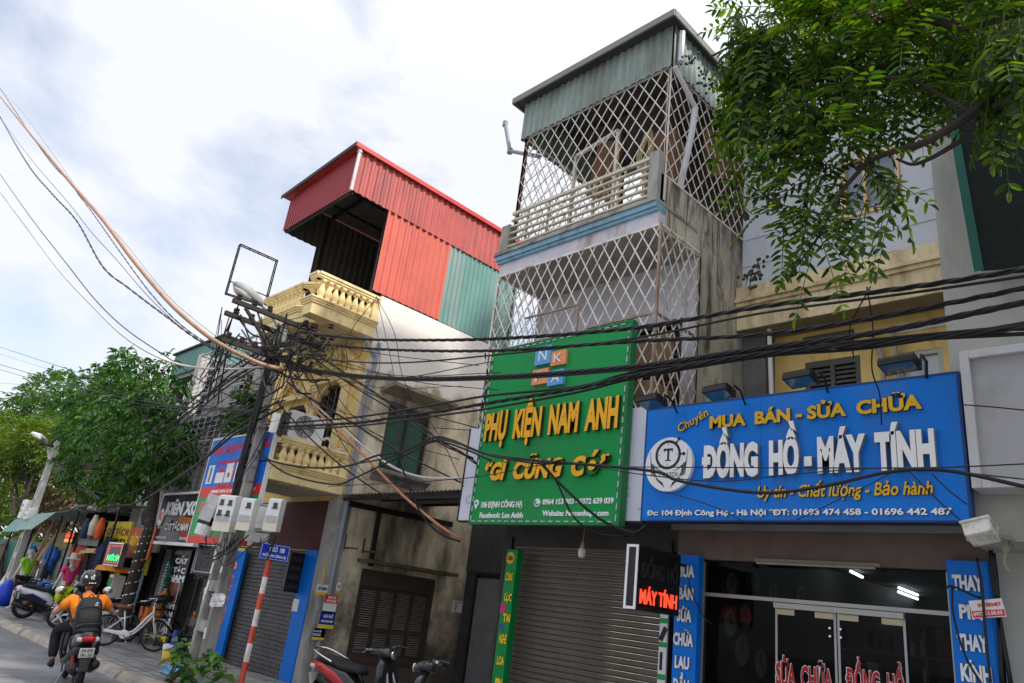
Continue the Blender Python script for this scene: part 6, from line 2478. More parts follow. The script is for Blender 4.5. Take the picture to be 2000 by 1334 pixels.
# ------------------------------------------------------------------ houses and shops left of the yellow house
bh = thing('grey_caged_house', (-17.8, 9, 0), 'narrow grey house with wire cages over its upper windows behind the concrete pole', 'house')
BX0, BX1, BY = -19.55, -16.12, 7.5
mb = MB()
mb.wall((BX0, BY, 0), (1, 0, 0), (0, 0, 1), BX1 - BX0, 7.0, [(.15, BX1 - BX0 - .05, .02, 2.25), (.8, 1.7, 3.6, 5.1), (2.1, 2.9, 3.6, 5.1), (.9, 1.9, 5.6, 6.6)], .3, (0, 1, 0))
mb.quad((BX1, BY, 0), (BX1, 12, 0), (BX1, 12, 7.0), (BX1, BY, 7.0))
mb.quad((BX0, BY, 7.0), (BX1, BY, 7.0), (BX1, 12, 7.0), (BX0, 12, 7.0))
mb.build('wall', mat('grey_wall_paint', (0.42, 0.41, 0.37), .9, var=.15, grime=((0.16, 0.15, 0.12), .5, 1.3, 3)), bh)
for a, b, c, d in ((.8, 1.7, 3.6, 5.1), (2.1, 2.9, 3.6, 5.1), (.9, 1.9, 5.6, 6.6)):
    mb = MB()
    mb.box(BX0 + a, BX0 + b, BY + .2, BY + .22, c, d)
    q = mb.build('window', M_GLASS, bh)
    mb = MB()
    for t_ in (0, .5, 1):
        xx = BX0 + a + (b - a - .05) * t_
        mb.box(xx, xx + .05, BY + .14, BY + .19, c, d)
    mb.build('frame', M_WOOD, q)
mb = MB()
mb.box(BX0 - .12, BX0 + .12, BY - .75, BY - .5, 3.0, 7.15)
mb.build('column', mat('pale_column', (0.60, 0.57, 0.52), .8, var=.08, grime=((0.3, 0.28, 0.24), .35, 2, 3)), bh)
cg = MB()
cx0, cx1, cy0 = BX0 + .12, -16.25, BY - .75
for z in np.arange(3.4, 7.1, .13):
    cg.box(cx0, cx1, cy0, cy0 + .012, z, z + .012)
    cg.box(cx1 - .012, cx1, cy0, BY, z, z + .012)
for xx in np.arange(cx0, cx1, .36):
    cg.box(xx, xx + .022, cy0 - .003, cy0 + .019, 3.35, 7.1)
for yy in (cy0, BY - .3):
    cg.box(cx1 - .02, cx1 + .006, yy, yy + .022, 3.35, 7.1)
for z in (3.35, 4.6, 5.9, 7.08):
    cg.box(cx0, cx1, cy0 - .01, cy0 + .03, z, z + .035)
    cg.box(cx1 - .03, cx1 + .012, cy0 + .03, BY, z, z + .035)
    cg.box(cx0, cx0 + .03, cy0 + .03, BY, z, z + .035)
cg.build('window_cage', mat('grey_cage_steel', (0.40, 0.41, 0.42), .5, metal=.3, var=.15), bh)
mb = MB()
mb.box(BX0, BX1, BY - .72, BY - .01, 3.22, 3.33)
mb.box(BX0, BX1, BY - .72, BY - .01, 5.25, 5.33)
mb.build('balcony_slab', M_CONC2, bh)
mb = MB()
for k in range(7):
    mb.obox((random.uniform(-18.6, -16.6), BY - random.uniform(.2, .6), 3.5 + random.uniform(0, .2)), (.3, .25, random.uniform(.3, .7)), (0, 0, random.uniform(0, 1)))
mb.build('stored_box', mat('faded_box', (0.35, 0.27, 0.16), .8, var=.3), bh)

th = thing('teal_roofed_house', (-21.5, 9, 0), 'low house with a teal tin top and barred upper windows behind the round tree', 'house')
TX0, TX1, TY = -23.0, -19.62, 7.3
mb = MB()
mb.wall((TX0, TY, 2.4), (1, 0, 0), (0, 0, 1), TX1 - TX0, 4.9, [(.5, 3.25, 2.9, 4.6), (.6, 1.4, .9, 2.1), (1.9, 2.9, .9, 2.1)], .3, (0, 1, 0))
mb.quad((TX1, TY, 0), (TX1, 12, 0), (TX1, 12, 7.3), (TX1, TY, 7.3))
mb.build('wall', mat('pale_house_wall', (0.50, 0.49, 0.46), .85, var=.12, grime=((0.22, 0.2, 0.17), .4, 1.5, 3)), th)
mb = MB()
mb.corr((TX0, TY - .06, 7.12), (1, 0, 0), (0, 0, 1), TX1 - TX0 + .1, .7, .16, .02, (0, -1, 0))
mb.corr((TX1 + .1, TY - .06, 7.12), (0, 1, 0), (0, 0, 1), 3.5, .7, .16, .02, (1, 0, 0))
mb.build('tin_top', M_TEAL, th)
mb = MB()
mb.box(TX0 - .1, TX1 + .2, TY - .15, 11, 7.83, 7.88)
mb.build('roof', M_IRON, th)
mb = MB()
mb.box(TX0 + .5, TX0 + 3.25, TY + .5, TY + .52, 5.25, 7.1)
for xx in np.arange(TX0 + .5, TX0 + 3.25, .13):
    mb.box(xx, xx + .02, TY - .01, TY + .012, 5.3, 7.0)
mb.build('bars', M_WOOD, th)
for a, b in ((.6, 1.4), (1.9, 2.9)):
    mb = MB()
    mb.box(TX0 + a, TX0 + b, TY + .2, TY + .22, 3.3, 4.5)
    mb.build('window', M_GLASS, th)
mb = MB()
mb.obox((-20.6, 7.1, 6.0), (1.2, .12, .06))
mb.build('white_rail', M_WHITE, th)

# electrical-repair sign (blue, red, green bands), hung in front of the lower balcony
sy = 5.76
X0, X1 = at(393, 955, Y=sy).x, at(510, 955, Y=sy).x
zT = at(455, 855, Y=sy).z
zR1, zR0 = at(392, 952, Y=sy).z, at(387, 971, Y=sy).z
zG0 = at(384, 1046, Y=sy).z
zB = at(383, 1060, Y=sy).z
es = sign_root('repair_sign', X0, X1, sy, zB, 'tall blue, red and green appliance repair sign behind the concrete pole')
for (a, b, m_, nm) in ((zR1, zT, M_BLUEP, 'blue_panel'), (zR0, zR1, M_REDP, 'red_band'), (zG0, zR0, M_GPRINT, 'green_panel'), (zB, zG0, M_REDP, 'red_foot')):
    mb = MB()
    mb.box(X0, X1, sy, sy + .06, a, b - .002)
    mb.build(nm, m_, es)
mb = MB()
for (a, b, c, d) in ((X0 - .025, X0, zB, zT), (X1, X1 + .025, zB, zT), (X0 - .025, X1 + .025, zT, zT + .025)):
    mb.box(a, b, sy - .01, sy + .07, c, d)
mb.build('frame', M_WLET, es)
W_ = X1 - X0
for s_, z, h, w, x in (('TRUNG TÂM ĐIỆN TỬ - ĐIỆN LẠNH HẢI', zT - .30, .15, .92, .05), ('TIVI - MÁY GIẶT - TỦ LẠNH CÔNG NGHIỆP', zT - .52, .085, .68, .18), ('BÌNH NÓNG LẠNH - LÒ VI SÓNG', zT - .67, .085, .6, .24),
                       ('ĐIỀU HÒA - BẾP TỪ - SỬA CHỮA', zT - .82, .085, .66, .2), ('LẮP ĐẶT - BẢO TRÌ - NẠP GAS', zT - .97, .08, .5, .28)):
    mb = MB()
    txt(mb, s_, (X0 + W_ * x, sy - .001, z), UX, UZ, W_ * w, h, .004, .035)
    mb.build('lettering', M_REDP, es)
for s_, z, h, w, x, m_ in (('0908 244 216 - 0906 315 7', zR0 + .06, zR1 - zR0 - .13, .72, .2, M_WLET), ('ĐIỆN LẠNH HẢI DƯƠNG', zR0 - .30, .2, .8, .06, M_WLET)):
    mb = MB()
    txt(mb, s_, (X0 + W_ * x, sy - .001, z), UX, UZ, W_ * w, h, .004, .05)
    mb.build('lettering', m_, es)
mb = MB()
txt(mb, 'ĐIỆN LẠNH HẢI DƯƠNG', (X0 + W_ * .06, sy - .006, zR0 - .295), UX, UZ, W_ * .795, .19, .004, .02)
mb.build('lettering', M_REDP, es)
mb = MB()
for i, (w, h) in enumerate(((.18, .36), (.24, .2), (.2, .36), (.2, .36), (.2, .36))):
    xx = X0 + W_ * (.05 + i * .16)
    mb.box(xx, xx + w * 1.5, sy - .006, sy - .001, zR1 + .06, zR1 + .06 + h)
pi_ = mb.build('appliance_picture', M_PAPER, es)
mb = MB()
mb.box(X0 + W_ * .05 + .1, X0 + W_ * .05 + .17, sy - .009, sy - .0065, zR1 + .09, zR1 + .38)
mb.lathe([(.05, 0), (.05, .003)], (X0 + W_ * .37 + .15, sy - .0062, zR1 + .2), 12, RX)
mb.build('appliance_detail', mat('grey_ink', (0.15, 0.16, 0.18), .6), pi_)

# barber sign
sy = 6.75
A, B = at(294, 1062, Y=sy), at(390, 960, Y=sy)
X0, X1, z0, z1 = A.x, at(380, 1060, Y=sy).x, A.z, B.z
bb = sign_root('barber_sign', X0, X1, sy, z0, 'black framed barber signboard with white raised letters right of the light-wrapped trunk')
mb = MB()
mb.box(X0, X1, sy, sy + .08, z0, z1)
mb.build('panel', M_BLKS, bb)
mb = MB()
for (a, b, c, d) in ((X0 - .03, X0 + .03, z0, z1), (X1 - .03, X1 + .03, z0, z1), (X0 + .03, X1 - .03, z0, z0 + .07), (X0 + .03, X1 - .03, z1 - .05, z1)):
    mb.box(a, b, sy - .03, sy + .09, c, d)
mb.build('frame', M_WLET, bb)
W_, H_ = X1 - X0, z1 - z0
mb = MB()
mb.prism([(X0 + W_ * .52, z0 + H_ * .55), (X0 + W_ * .97, z0 + H_ * .48), (X0 + W_ * .97, z0 + H_ * .3), (X0 + W_ * .7, z0 + H_ * .2), (X0 + W_ * .5, z0 + H_ * .42)], sy - .004, sy - .001, 'xz')
mb.build('orange_picture', mat('orange_picture_print', (0.40, 0.12, 0.02), .5, var=.5, vscale=6), bb)
mb = MB()
mb.prism([(X0 + W_ * .58, z0 + H_ * .32), (X0 + W_ * .97, z0 + H_ * .36), (X0 + W_ * .97, z0 + H_ * .08), (X0 + W_ * .66, z0 + H_ * .1)], sy - .007, sy - .0045, 'xz')
mb.build('red_picture', mat('dark_red_print', (0.28, 0.03, 0.02), .5, var=.4, vscale=6), bb)
for s_, x, z, w, h, d in (('KIÊN XO', .2, .55, .74, .26, .05), ('CẮT TÓC NAM', .27, .27, .53, .13, .03)):
    mb = MB()
    txt(mb, s_, (X0 + W_ * x, sy - .002, z0 + H_ * z), UX, UZ, W_ * w, H_ * h, d, .07 if h > .2 else .05, 0, 0, 1)
    mb.build('lettering', [M_WLET, M_LSIDEG], bb)
for s_, x, w in (('ĐC: 92 ĐỊNH CÔNG HẠ', .05, .32), ('ĐT: 0972 603 222', .66, .29)):
    mb = MB()
    txt(mb, s_, (X0 + W_ * x, sy - .008, z0 + H_ * .11), UX, UZ, W_ * w, H_ * .045, .004, .03)
    mb.build('lettering', M_WLET, bb)
mb = MB()
mb.lathe([(H_ * .17, 0), (H_ * .17, .03)], (X0 + W_ * .1, sy, z0 + H_ * .52), 24, RX, .75, 1)
em2 = mb.build('round_mark', M_WLET, bb)
mb = MB()
txt(mb, 'K', (X0 + W_ * .06, sy - .031, z0 + H_ * .46), UX, UZ, W_ * .08, H_ * .16, .004, .03)
mb.build('round_mark_letter', M_REDP, em2)
# white wall patch behind and above the barber sign
mb = MB()
p = at(330, 960, Y=7.25)
mb.box(p.x - 1.6, p.x + .4, 7.22, 7.29, 2.0, p.z + .25)
tag(mb.build('white_board', M_WHITE), 'white painted wall board standing behind the barber sign and tree trunk', 'board')

# barber shop front: black boards, glass door
bs2 = thing('barber_shop', (-18.3, 7.6, 0), 'black-fronted barber shop under the framed signboard', 'shop')
mb = MB()
mb.box(-20.9, -15.95, 7.46, 7.5, 0, .1)
mb.box(-20.9, -15.95, 7.3, 7.5, 2.12, 2.3)
mb.box(-20.95, -20.75, 7.1, 7.5, 0, 2.3)
mb.box(-16.0, -15.9, 7.1, 7.5, 0, 2.3)
mb.build('frame', M_BLACK, bs2)
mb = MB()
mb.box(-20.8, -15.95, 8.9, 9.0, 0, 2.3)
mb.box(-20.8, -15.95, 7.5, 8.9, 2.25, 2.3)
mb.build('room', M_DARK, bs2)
for (pa, pb, lines, pic, lab) in (
        ((337, 1073), (322, 1258), (('KIÊN XO', 342, 371, 1083, 1076.5, M_LSIDEG), ('CẮT', 341, 365, 1101, 1090, M_WLET), ('TÓC', 336.5, 360, 1119, 1108, M_WLET), ('NAM', 328, 358, 1135, 1122.5, M_WLET), ('XĂM', 316, 339, 1187.5, 1177, M_WLET),
                                    ('HÌNH', 310, 334.5, 1202.5, 1193, M_WLET), ('NGHỆ', 304, 331, 1218, 1208, M_WLET), ('THUẬT', 297.5, 327, 1233.5, 1222, M_WLET), ('NỐI MI', 291.5, 322, 1250, 1239, M_YPRINT)), (319, 1173, 353, 1137), 0),
        ((403, 1110), (392, 1279), (('NAM', 404, 436, 1142, 1130, M_WLET), ('GỘI', 391, 418, 1208, 1196, M_WLET), ('ĐẦU', 384, 412, 1222, 1210, M_WLET), ('NAM', 377, 408, 1238, 1226, M_WLET), ('NỐI', 366, 395, 1270, 1258, M_YPRINT)), (391, 1188, 418, 1150), 1)):
    yb_ = 7.14
    Xa, Xb = at(pa[0] - (20 if lab else 0), 1165, Y=yb_).x, at(pa[0] + 26 - (4 if lab else 0), 1165, Y=yb_).x
    if lab == 0:
        Xa, Xb = at(312, 1165, Y=yb_).x, at(352, 1165, Y=yb_).x
    else:
        Xa, Xb = at(386, 1180, Y=yb_).x, at(428, 1180, Y=yb_).x
    mb = MB()
    mb.box(Xa, Xb, yb_, yb_ + .05, .03, 2.12)
    bd = mb.build('word_board', M_BLKS, bs2)
    for (s_, x0_, x1_, yb0, yt0, m_) in lines:
        mb = MB()
        tpx(mb, s_, yb_ - .001, (x0_, yb0), (x1_, yb0 + 1), yt0, .008, .05)
        mb.build('lettering', m_, bd)
    A, B = at(pic[0], pic[1], Y=yb_), at(pic[2], pic[3], Y=yb_)
    mb = MB()
    mb.box(A.x, B.x, yb_ - .006, yb_ - .001, A.z, B.z)
    pc = mb.build('picture', M_PAPER, bd)
    mb = MB()
    mb.box(A.x + .02, B.x - .02, yb_ - .009, yb_ - .0062, A.z + .02, B.z - .02)
    mb.build('print', mat('brown_photo_print' if lab == 0 else 'red_photo_print', (0.18, 0.06, 0.03) if lab == 0 else (0.12, 0.01, 0.01), .4, var=.8, vscale=7), pc)
mb = MB()
mb.box(-17.35, -17.3, 7.3, 7.36, .05, 2.12)
mb.box(-16.75, -16.7, 7.3, 7.36, .05, 2.12)
mb.box(-17.3, -16.75, 7.3, 7.36, 2.05, 2.12)
mb.box(-19.9, -19.85, 7.3, 7.36, .05, 2.12)
mb.build('door_frame', mat('dark_frame', (0.05, 0.05, 0.05), .4), bs2)
mb = MB()
for (x, z, sx, sz, c_) in ():
    pass
for (x, z, sx, sz, m_, nm) in ((-17.05, 1.2, .12, .3, M_YPRINT, 'yellow_poster'), (-17.15, .75, .14, .2, M_ORANGE, 'orange_poster'), (-16.95, 1.55, .1, .2, M_GPRINT, 'green_poster')):
    mb = MB()
    mb.box(x - sx, x + sx, 7.38, 7.385, z - sz / 2, z + sz / 2)
    mb.build(nm, m_, bs2)
# barber light pole and red decorations
p = at(318, 1140, Y=7.0)
bl = thing('barber_pole', (p.x, 7.0, 0), 'white light dots and tinsel hanging in the dark doorway of the barber shop', 'decoration')
mb = MB()
for i in range(16):
    q = at(327 - i * 1.6, 1103 + i * 5.5, Y=7.0)
    mb.obox(q, (.03, .03, .03))
mb.build('light_dots', M_WLET, bl)
mb = MB()
for i in range(30):
    q = at(333 - i * .9 + random.uniform(-2, 2), 1100 + i * 4.2, Y=7.06)
    mb.obox(q, (.10, .08, .12), (random.random(), random.random(), 0))
mb.build('dark_teal_tinsel', mat('dark_teal_foil', (0.02, 0.10, 0.09), .4, var=.5), bl)
mb = MB()
for i in range(16):
    q = at(322 - i * 1.3 + random.uniform(-3, 3), 1155 + i * 3.6, Y=6.98)
    mb.obox(q, (.08, .06, .09), (random.random(), random.random(), 0))
mb.build('red_gold_tinsel', mat('red_gold_foil', (0.55, 0.20, 0.05), .4, var=.6, vscale=20), bl)
# unlit LED panel with a white outline
yl = 6.95
A, B = at(374, 1120, Y=yl), at(430, 1062, Y=yl)
X0, X1 = at(374, 1120, Y=yl).x, at(417, 1124, Y=yl).x
lg = thing('led_sign', ((X0 + X1) / 2, yl, A.z), 'unlit black LED sign with a thin white outline under the appliance repair sign', 'sign')
mb = MB()
mb.box(X0, X1, yl, yl + .1, A.z, B.z)
mb.build('box', M_BLKS, lg)
mb = MB()
for (a, b, c, d) in ((X0 + .04, X0 + .055, A.z + .05, B.z - .04), (X1 - .055, X1 - .04, A.z + .05, B.z - .04), (X0 + .055, X1 - .055, A.z + .05, A.z + .065), (X0 + .055, X1 - .055, B.z - .055, B.z - .04)):
    mb.box(a, b, yl - .004, yl - .0005, c, d)
mb.build('outline', M_WLET, lg)
mb = MB()
for i, s_ in enumerate(('CẮT', 'TÓC', 'NAM')):
    txt(mb, s_, (X0 + (X1 - X0) * .2, yl - .001, B.z - .28 - i * .24), UX, UZ, (X1 - X0) * .6, .16, .003, .01)
mb.build('unlit_lettering', M_LEDOFF, lg)
mb = MB()
mb.box(X0 - .05, X0 - .002, yl - .01, yl + .1, A.z, B.z)
mb.build('edge', mat('grey_edge', (0.3, 0.3, 0.31), .5), lg)

# ------------------------------------------------------------------ market stalls
st1 = thing('market_stall', (-22.6, 7.4, 0), 'stall with yellow and red signs under a tin roof beside the light-wrapped tree', 'stall', 'stalls along the pavement')
mb = MB()
mb.corr((-24.6, 6.2, 3.02), (1, 0, .0), Vector((0, 1, .12)).normalized(), 3.9, 3.2, .16, .02, (0, 0, 1))
mb.build('tin_roof', mat('dusty_tin', (0.22, 0.23, 0.21), .7, var=.2, grime=((0.1, 0.09, 0.08), .4, 2, 1)), st1)
mb = MB()
for xx in (-24.5, -20.95):
    mb.bar((xx, 6.35, 0), (xx, 6.35, 3.0), .05, .05)
mb.bar((-24.6, 6.3, 2.95), (-20.7, 6.3, 2.95), .05, .08)
mb.build('frame', M_IRON, st1)
mb = MB()
mb.box(-24.6, -20.96, 8.2, 8.28, 0, 3.1)
mb.box(-24.6, -24.52, 6.6, 8.2, 0, 3.0)
mb.build('wall', M_DARK, st1)
mb = MB()
for k in range(26):
    x = random.uniform(-24.4, -21.1)
    mb.obox((x, 6.28 + random.uniform(-.1, .25), 2.93 + random.uniform(0, .12)), (random.uniform(.2, .7), .15, .04), (random.uniform(-.3, .3), random.uniform(-.3, .3), random.uniform(-.5, .5)))
mb.build('rolled_awning', mat('dirty_canvas', (0.36, 0.34, 0.29), .9, var=.3), st1)


def flat_sign(name, Y, x0, y0, x1, y1, m_, label, texts, group=None, thick=.05, xm=None, parent_cat='sign'):
    """board seen from photo corner (x0,y0 lower left) to (x1,y1 upper right)"""
    ym = (y0 + y1) / 2
    A, B = at(x0, y0, Y=Y), at(x1, y1, Y=Y)
    X0 = A.x
    X1 = at(xm if xm else x1, y0, Y=Y).x
    t = sign_root(name, X0, X1, Y, A.z, label, 'sign', group)
    m = MB()
    m.box(X0, X1, Y, Y + thick, A.z, B.z)
    m.build('board', m_, t)
    w, h = X1 - X0, B.z - A.z
    for (s_, fx, fz, fw, fh, mm) in texts:
        m = MB()
        txt(m, s_, (X0 + w * fx, Y - .001, A.z + h * fz), UX, UZ, w * fw, h * fh, .006, .05)
        m.build('lettering', mm, t)
    return t, X0, X1, A.z, B.z


M_MARO = mat('maroon_print', (0.30, 0.02, 0.01), .5, var=.05)
M_YS = mat('yellow_sign_face', (0.72, 0.58, 0.02), .5, var=.06, grime=((0.45, 0.36, 0.03), .3, 2, 2))
M_RS = mat('orange_red_sign_face', (0.52, 0.085, 0.035), .5, var=.07, grime=((0.35, 0.07, 0.04), .3, 2, 2))
flat_sign('barber_board', 6.75, 196, 1074, 247, 1019, M_YS, 'yellow board with dark red barber words, upper board of the stall', [('CẮT TÓC N', .06, .52, .9, .25, M_MARO), ('CẠO MẶT - GỘI ĐẦU - RÁY TAI', .08, .32, .84, .10, M_INK), ('ĐT 0972 603', .1, .13, .55, .10, M_INK)], xm=243)
flat_sign('barber_board', 6.78, 206, 1018.5, 213, 1018, M_YS, 'narrow yellow strip rising behind the upper yellow board', [], xm=213)
flat_sign('laundry_board', 6.7, 241, 1088, 297, 1031, M_RS, 'orange red laundry board behind the light-wrapped trunk', [('GIẶT LÀ - SỬA', .08, .42, .84, .3, M_YPRINT), ('QUẦN ÁO', .3, .14, .4, .14, M_YPRINT)], xm=289)
flat_sign('barber_board', 6.95, 207, 1141, 232, 1100, M_YS, 'lower yellow barber board to the left of the trunk', [('TÓC', .2, .55, .6, .24, M_MARO), ('NAM', .1, .12, .7, .26, M_MARO)], xm=225)
flat_sign('barber_board', 7.05, 258, 1120, 288, 1085, M_YS, 'yellow barber board right of the trunk, under the orange red board', [('CẮT', .2, .55, .7, .3, M_MARO), ('TÓC', .2, .1, .7, .3, M_MARO)], xm=283)
flat_sign('barber_board', 7.0, 246, 1150, 262, 1123, M_YS, 'small yellow board low down right behind the trunk', [('NAM', .1, .3, .8, .4, M_MARO)], xm=270)
t, X0, X1, z0, z1 = flat_sign('led_sign', 6.3, 204, 1101, 237, 1063, M_BLKS, 'small LED sign with a red dotted border and green lit words', [], thick=.1, xm=231)
mb = MB()
n_ = 9
for i in range(n_):
    for xx in (X0 + .05, X1 - .05):
        mb.obox((xx, 6.298, z0 + .05 + (z1 - z0 - .1) * i / (n_ - 1)), (.03, .01, .03))
for i in range(1, 6):
    for zz in (z0 + .05, z1 - .05):
        mb.obox((X0 + .05 + (X1 - X0 - .1) * i / 6, 6.298, zz), (.03, .01, .03))
mb.build('led_border', M_LEDR, t)
mb = MB()
txt(mb, 'NƯỚC ÉP', (X0 + .09, 6.299, z0 + .09), UX, UZ, X1 - X0 - .18, .13, .006, .05)
mb.build('lit_lettering', M_LEDG, t)
mb = MB()
for (a, b, c, d) in ((X0 - .03, X0, z0 - .03, z1 + .03), (X1, X1 + .03, z0 - .03, z1 + .03), (X0, X1, z0 - .03, z0), (X0, X1, z1, z1 + .03)):
    mb.box(a, b, 6.28, 6.41, c, d)
mb.build('rim', M_CHROME, t)
t, X0, X1, z0, z1 = flat_sign('led_sign', 6.4, 121, 1061, 147, 1040, M_BLKS, 'tiny LED sign with red and orange lit words under the green awning', [], thick=.08, xm=141)
for s_, z, mm in (('CẦM ĐỒ', .55, M_LEDR), ('GYM-W', .12, mat('lit_orange_led', (0.3, .1, .01), .5, var=0, emit=(1, .28, .02), estr=1.3))):
    mb = MB()
    txt(mb, s_, (X0 + (X1 - X0) * .15, 6.399, z0 + (z1 - z0) * z), UX, UZ, (X1 - X0) * .75, (z1 - z0) * .3, .006, .06)
    mb.build('lit_lettering', mm, t)
flat_sign('black_screen', 6.45, 141, 1063, 196, 1041, M_BLKS, 'blank black screen beside the tiny LED sign', [], xm=191, thick=.08)

st2 = thing('market_stall', (-27.2, 7.2, 0), 'clothes stall under striped teal awnings and a long tin roof', 'stall', 'stalls along the pavement')
mb = MB()
mb.corr((-31.5, 6.15, 2.66), Vector((1, 0, .035)).normalized(), Vector((0, 1, .12)).normalized(), 7.0, 2.6, .2, .02, (0, 0, 1))
mb.build('tin_roof', mat('pale_teal_tin', (0.22, 0.36, 0.32), .5, var=.12, grime=((0.35, 0.37, 0.34), .4, 1.5, 2)), st2)
mb = MB()
mb.corr((-27.9, 6.0, 2.78), (1, 0, .02), Vector((0, -.35, -.42)).normalized(), 2.5, .75, .2, .02)
mb.build('awning', mat('striped_awning', (0.26, 0.38, 0.33), .6, var=.1), st2)
mb = MB()
mb.corr((-30.6, 6.05, 2.62), (1, 0, .02), Vector((0, -.25, -.42)).normalized(), 2.4, .55, .2, .015)
mb.build('awning', M_TEAL, st2)
mb = MB()
for xx in (-31.2, -28.3, -25.4):
    mb.bar((xx, 6.2, 0), (xx, 6.2, 2.75), .05, .05)
mb.bar((-31.4, 6.18, 2.66), (-24.7, 6.18, 2.9), .05, .06)
mb.build('frame', M_IRON, st2)
mb = MB()
mb.box(-28.4, -25.6, 6.75, 6.81, 0.1, 1.80)
mb.box(-25.55, -23.9, 6.73, 6.79, 0.1, 1.65)
mb.build('grey_board', mat('grey_green_board', (0.36, 0.40, 0.36), .6, var=.06, grime=((0.2, 0.22, 0.2), .3, 2, 2)), st2)
mb = MB()
mb.box(-28.2, -24.6, 6.92, 6.98, 1.5, 2.35)
mb.build('yellow_wall', mat('pale_yellow_wall', (0.70, 0.55, 0.27), .8, var=.08), st2)
mb = MB()
mb.box(-25.6, -24.6, 8.0, 8.06, 0, 2.8)
mb.build('rear_wall', M_DARK, st2)
# the long green ridge behind the stalls
rr_ = thing('long_shed', (-27, 10, 0), 'long low shed with a green ridge roof behind the stalls', 'shed')
mb = MB()
zr_ = at(230, 990, Y=9).z
mb.corr((-34, 9.0, zr_ - .25), (1, 0, 0), Vector((0, 1, .2)).normalized(), 12, 2.5, .2, .02, (0, 0, 1))
mb.build('roof', mat('dark_green_roof', (0.09, 0.16, 0.14), .6, var=.2), rr_)
mb = MB()
mb.box(-34, -22, 9.4, 11, 0, zr_ - .3)
mb.build('wall', mat('shed_wall', (0.22, 0.21, 0.2), .9, var=.2), rr_)

# goods of the clothes stall
CLG = 'clothes hung at the stall'


def garment(name, label, c, w, h, m_, kind='shirt', rz=0, m2=None, grp=CLG, cat='shirt'):
    t = thing(name, c, label, cat, grp, local=True)
    t.rotation_euler = (0, 0, R(rz))
    m = MB()
    if kind == 'shirt':
        out = [(-.30, 0), (.30, 0), (.31, .62), (.50, .50), (.58, .68), (.36, .97), (.12, 1.0), (0, .95), (-.12, 1.0), (-.36, .97), (-.58, .68), (-.50, .50), (-.31, .62)]
    else:
        out = [(-.3, 0), (-.04, 0), (0, .6), (.04, 0), (.3, 0), (.28, 1), (-.28, 1)]
    m.prism([(p[0] * w, p[1] * h) for p in out], -.05, .05, 'xz')
    g_ = m.build('cloth', m_, t, bevel=.02)
    if m2:
        m = MB()
        m.box(-.30 * w, .30 * w, -.055, .055, h * .18, h * .32)
        m.build('stripe', m2, t)
    return t


cl = lambda n, c: mat(n, c, .9, var=.2, vscale=7, bump=.5, bscale=11)
C_BLUE, C_NAVY, C_ORG, C_BLK, C_RED2 = cl('blue_cloth', (0.015, 0.13, 0.50)), cl('navy_cloth', (0.012, 0.018, 0.06)), cl('orange_cloth', (0.85, 0.12, 0.03)), cl('black_cloth', (0.012, 0.012, 0.013)), cl('brick_cloth', (0.35, 0.06, 0.03))
p = at(88, 1122, Y=6.6)
garment('blue_shirt', 'bright blue shirt hanging on the grey board of the clothes stall', p, 1.0, .85, C_BLUE, m2=C_NAVY, cat='shirt')
p = at(84, 1131, Y=6.55)
garment('shorts', 'navy shorts with a white band hanging below the bright blue shirt', p - Vector((0, 0, .12)), .9, .4, C_NAVY, 'shorts', m2=cl('white_cloth', (0.7, 0.7, 0.72)), cat='shorts')
# rail of hangers
rk = thing('clothes_rail', (-25.2, 6.2, 0), 'chrome clothes rail with hangers in front of the grey board', 'rail')
mb = MB()
a, b = at(52, 1131, Y=6.2), at(128, 1134, Y=6.2)
mb.tube([(a.x, 6.2, .95), (b.x, 6.2, .95)], .015, 6)
for xx in (a.x, b.x):
    mb.tube([(xx, 6.2, 0), (xx, 6.2, .97)], .015, 6)
    mb.tube([(xx, 5.95, .03), (xx, 6.45, .03)], .015, 6)
mb.build('rail', M_CHROME, rk)
mb = MB()
for i in range(14):
    xx = a.x + (b.x - a.x) * (i + .5) / 14
    mb.tube([(xx, 6.2, .97), (xx + .02, 6.2, .9), (xx + .02, 6.0, .84)], .006, 4)
    mb.tube([(xx + .02, 6.2, .9), (xx + .02, 6.4, .84)], .006, 4)
mb.build('hangers', M_WLET, rk)
for i in range(9):
    xx = a.x + .25 + (b.x - a.x - .4) * i / 8
    m_ = [C_RED2, C_ORG, C_NAVY, C_BLK, C_NAVY, C_BLUE, C_NAVY, C_BLUE, C_BLK][i]
    lab = ['brick red shirt at the left end of the clothes rail', 'orange shirt facing out on the clothes rail', 'navy shirt just right of the orange one on the rail', 'black shirt third from the orange one on the rail', 'dark navy shirt in the middle of the rail',
           'blue shirt right of the middle of the rail', 'navy shirt between two blue ones on the rail', 'blue shirt near the right end of the rail', 'black shirt at the right end of the rail'][i]
    garment('shirt', lab, (xx, 6.2, .28), .62, .62, m_, rz=(8 if i == 1 else 62))
for k, (x, y, m_, lab) in enumerate(((160, 1150, C_BLK, 'long black coat hanging at the front of the stall'), (140, 1128, C_RED2, 'brown patterned shirt hanging left of the black coat'), (176, 1140, C_NAVY, 'dark navy coat hanging right of the black coat'), (150, 1160, C_BLK, 'black trousers hanging under the brown shirt'),
                                      (188, 1128, C_NAVY, 'navy jacket at the right side of the clothes stall'), (132, 1112, C_BLK, 'dark jacket hanging under the blank black screen'))):
    p = at(x, y, Y=6.55)
    garment('coat', lab, p - Vector((0, 0, .1)), .85, 1.15, m_, rz=random.uniform(-20, 20), cat='coat')
p = at(172, 1082, Y=6.5)
tg_ = thing('hat_row', p, 'row of tan hats hanging over the black coats', 'hats')
mb = MB()
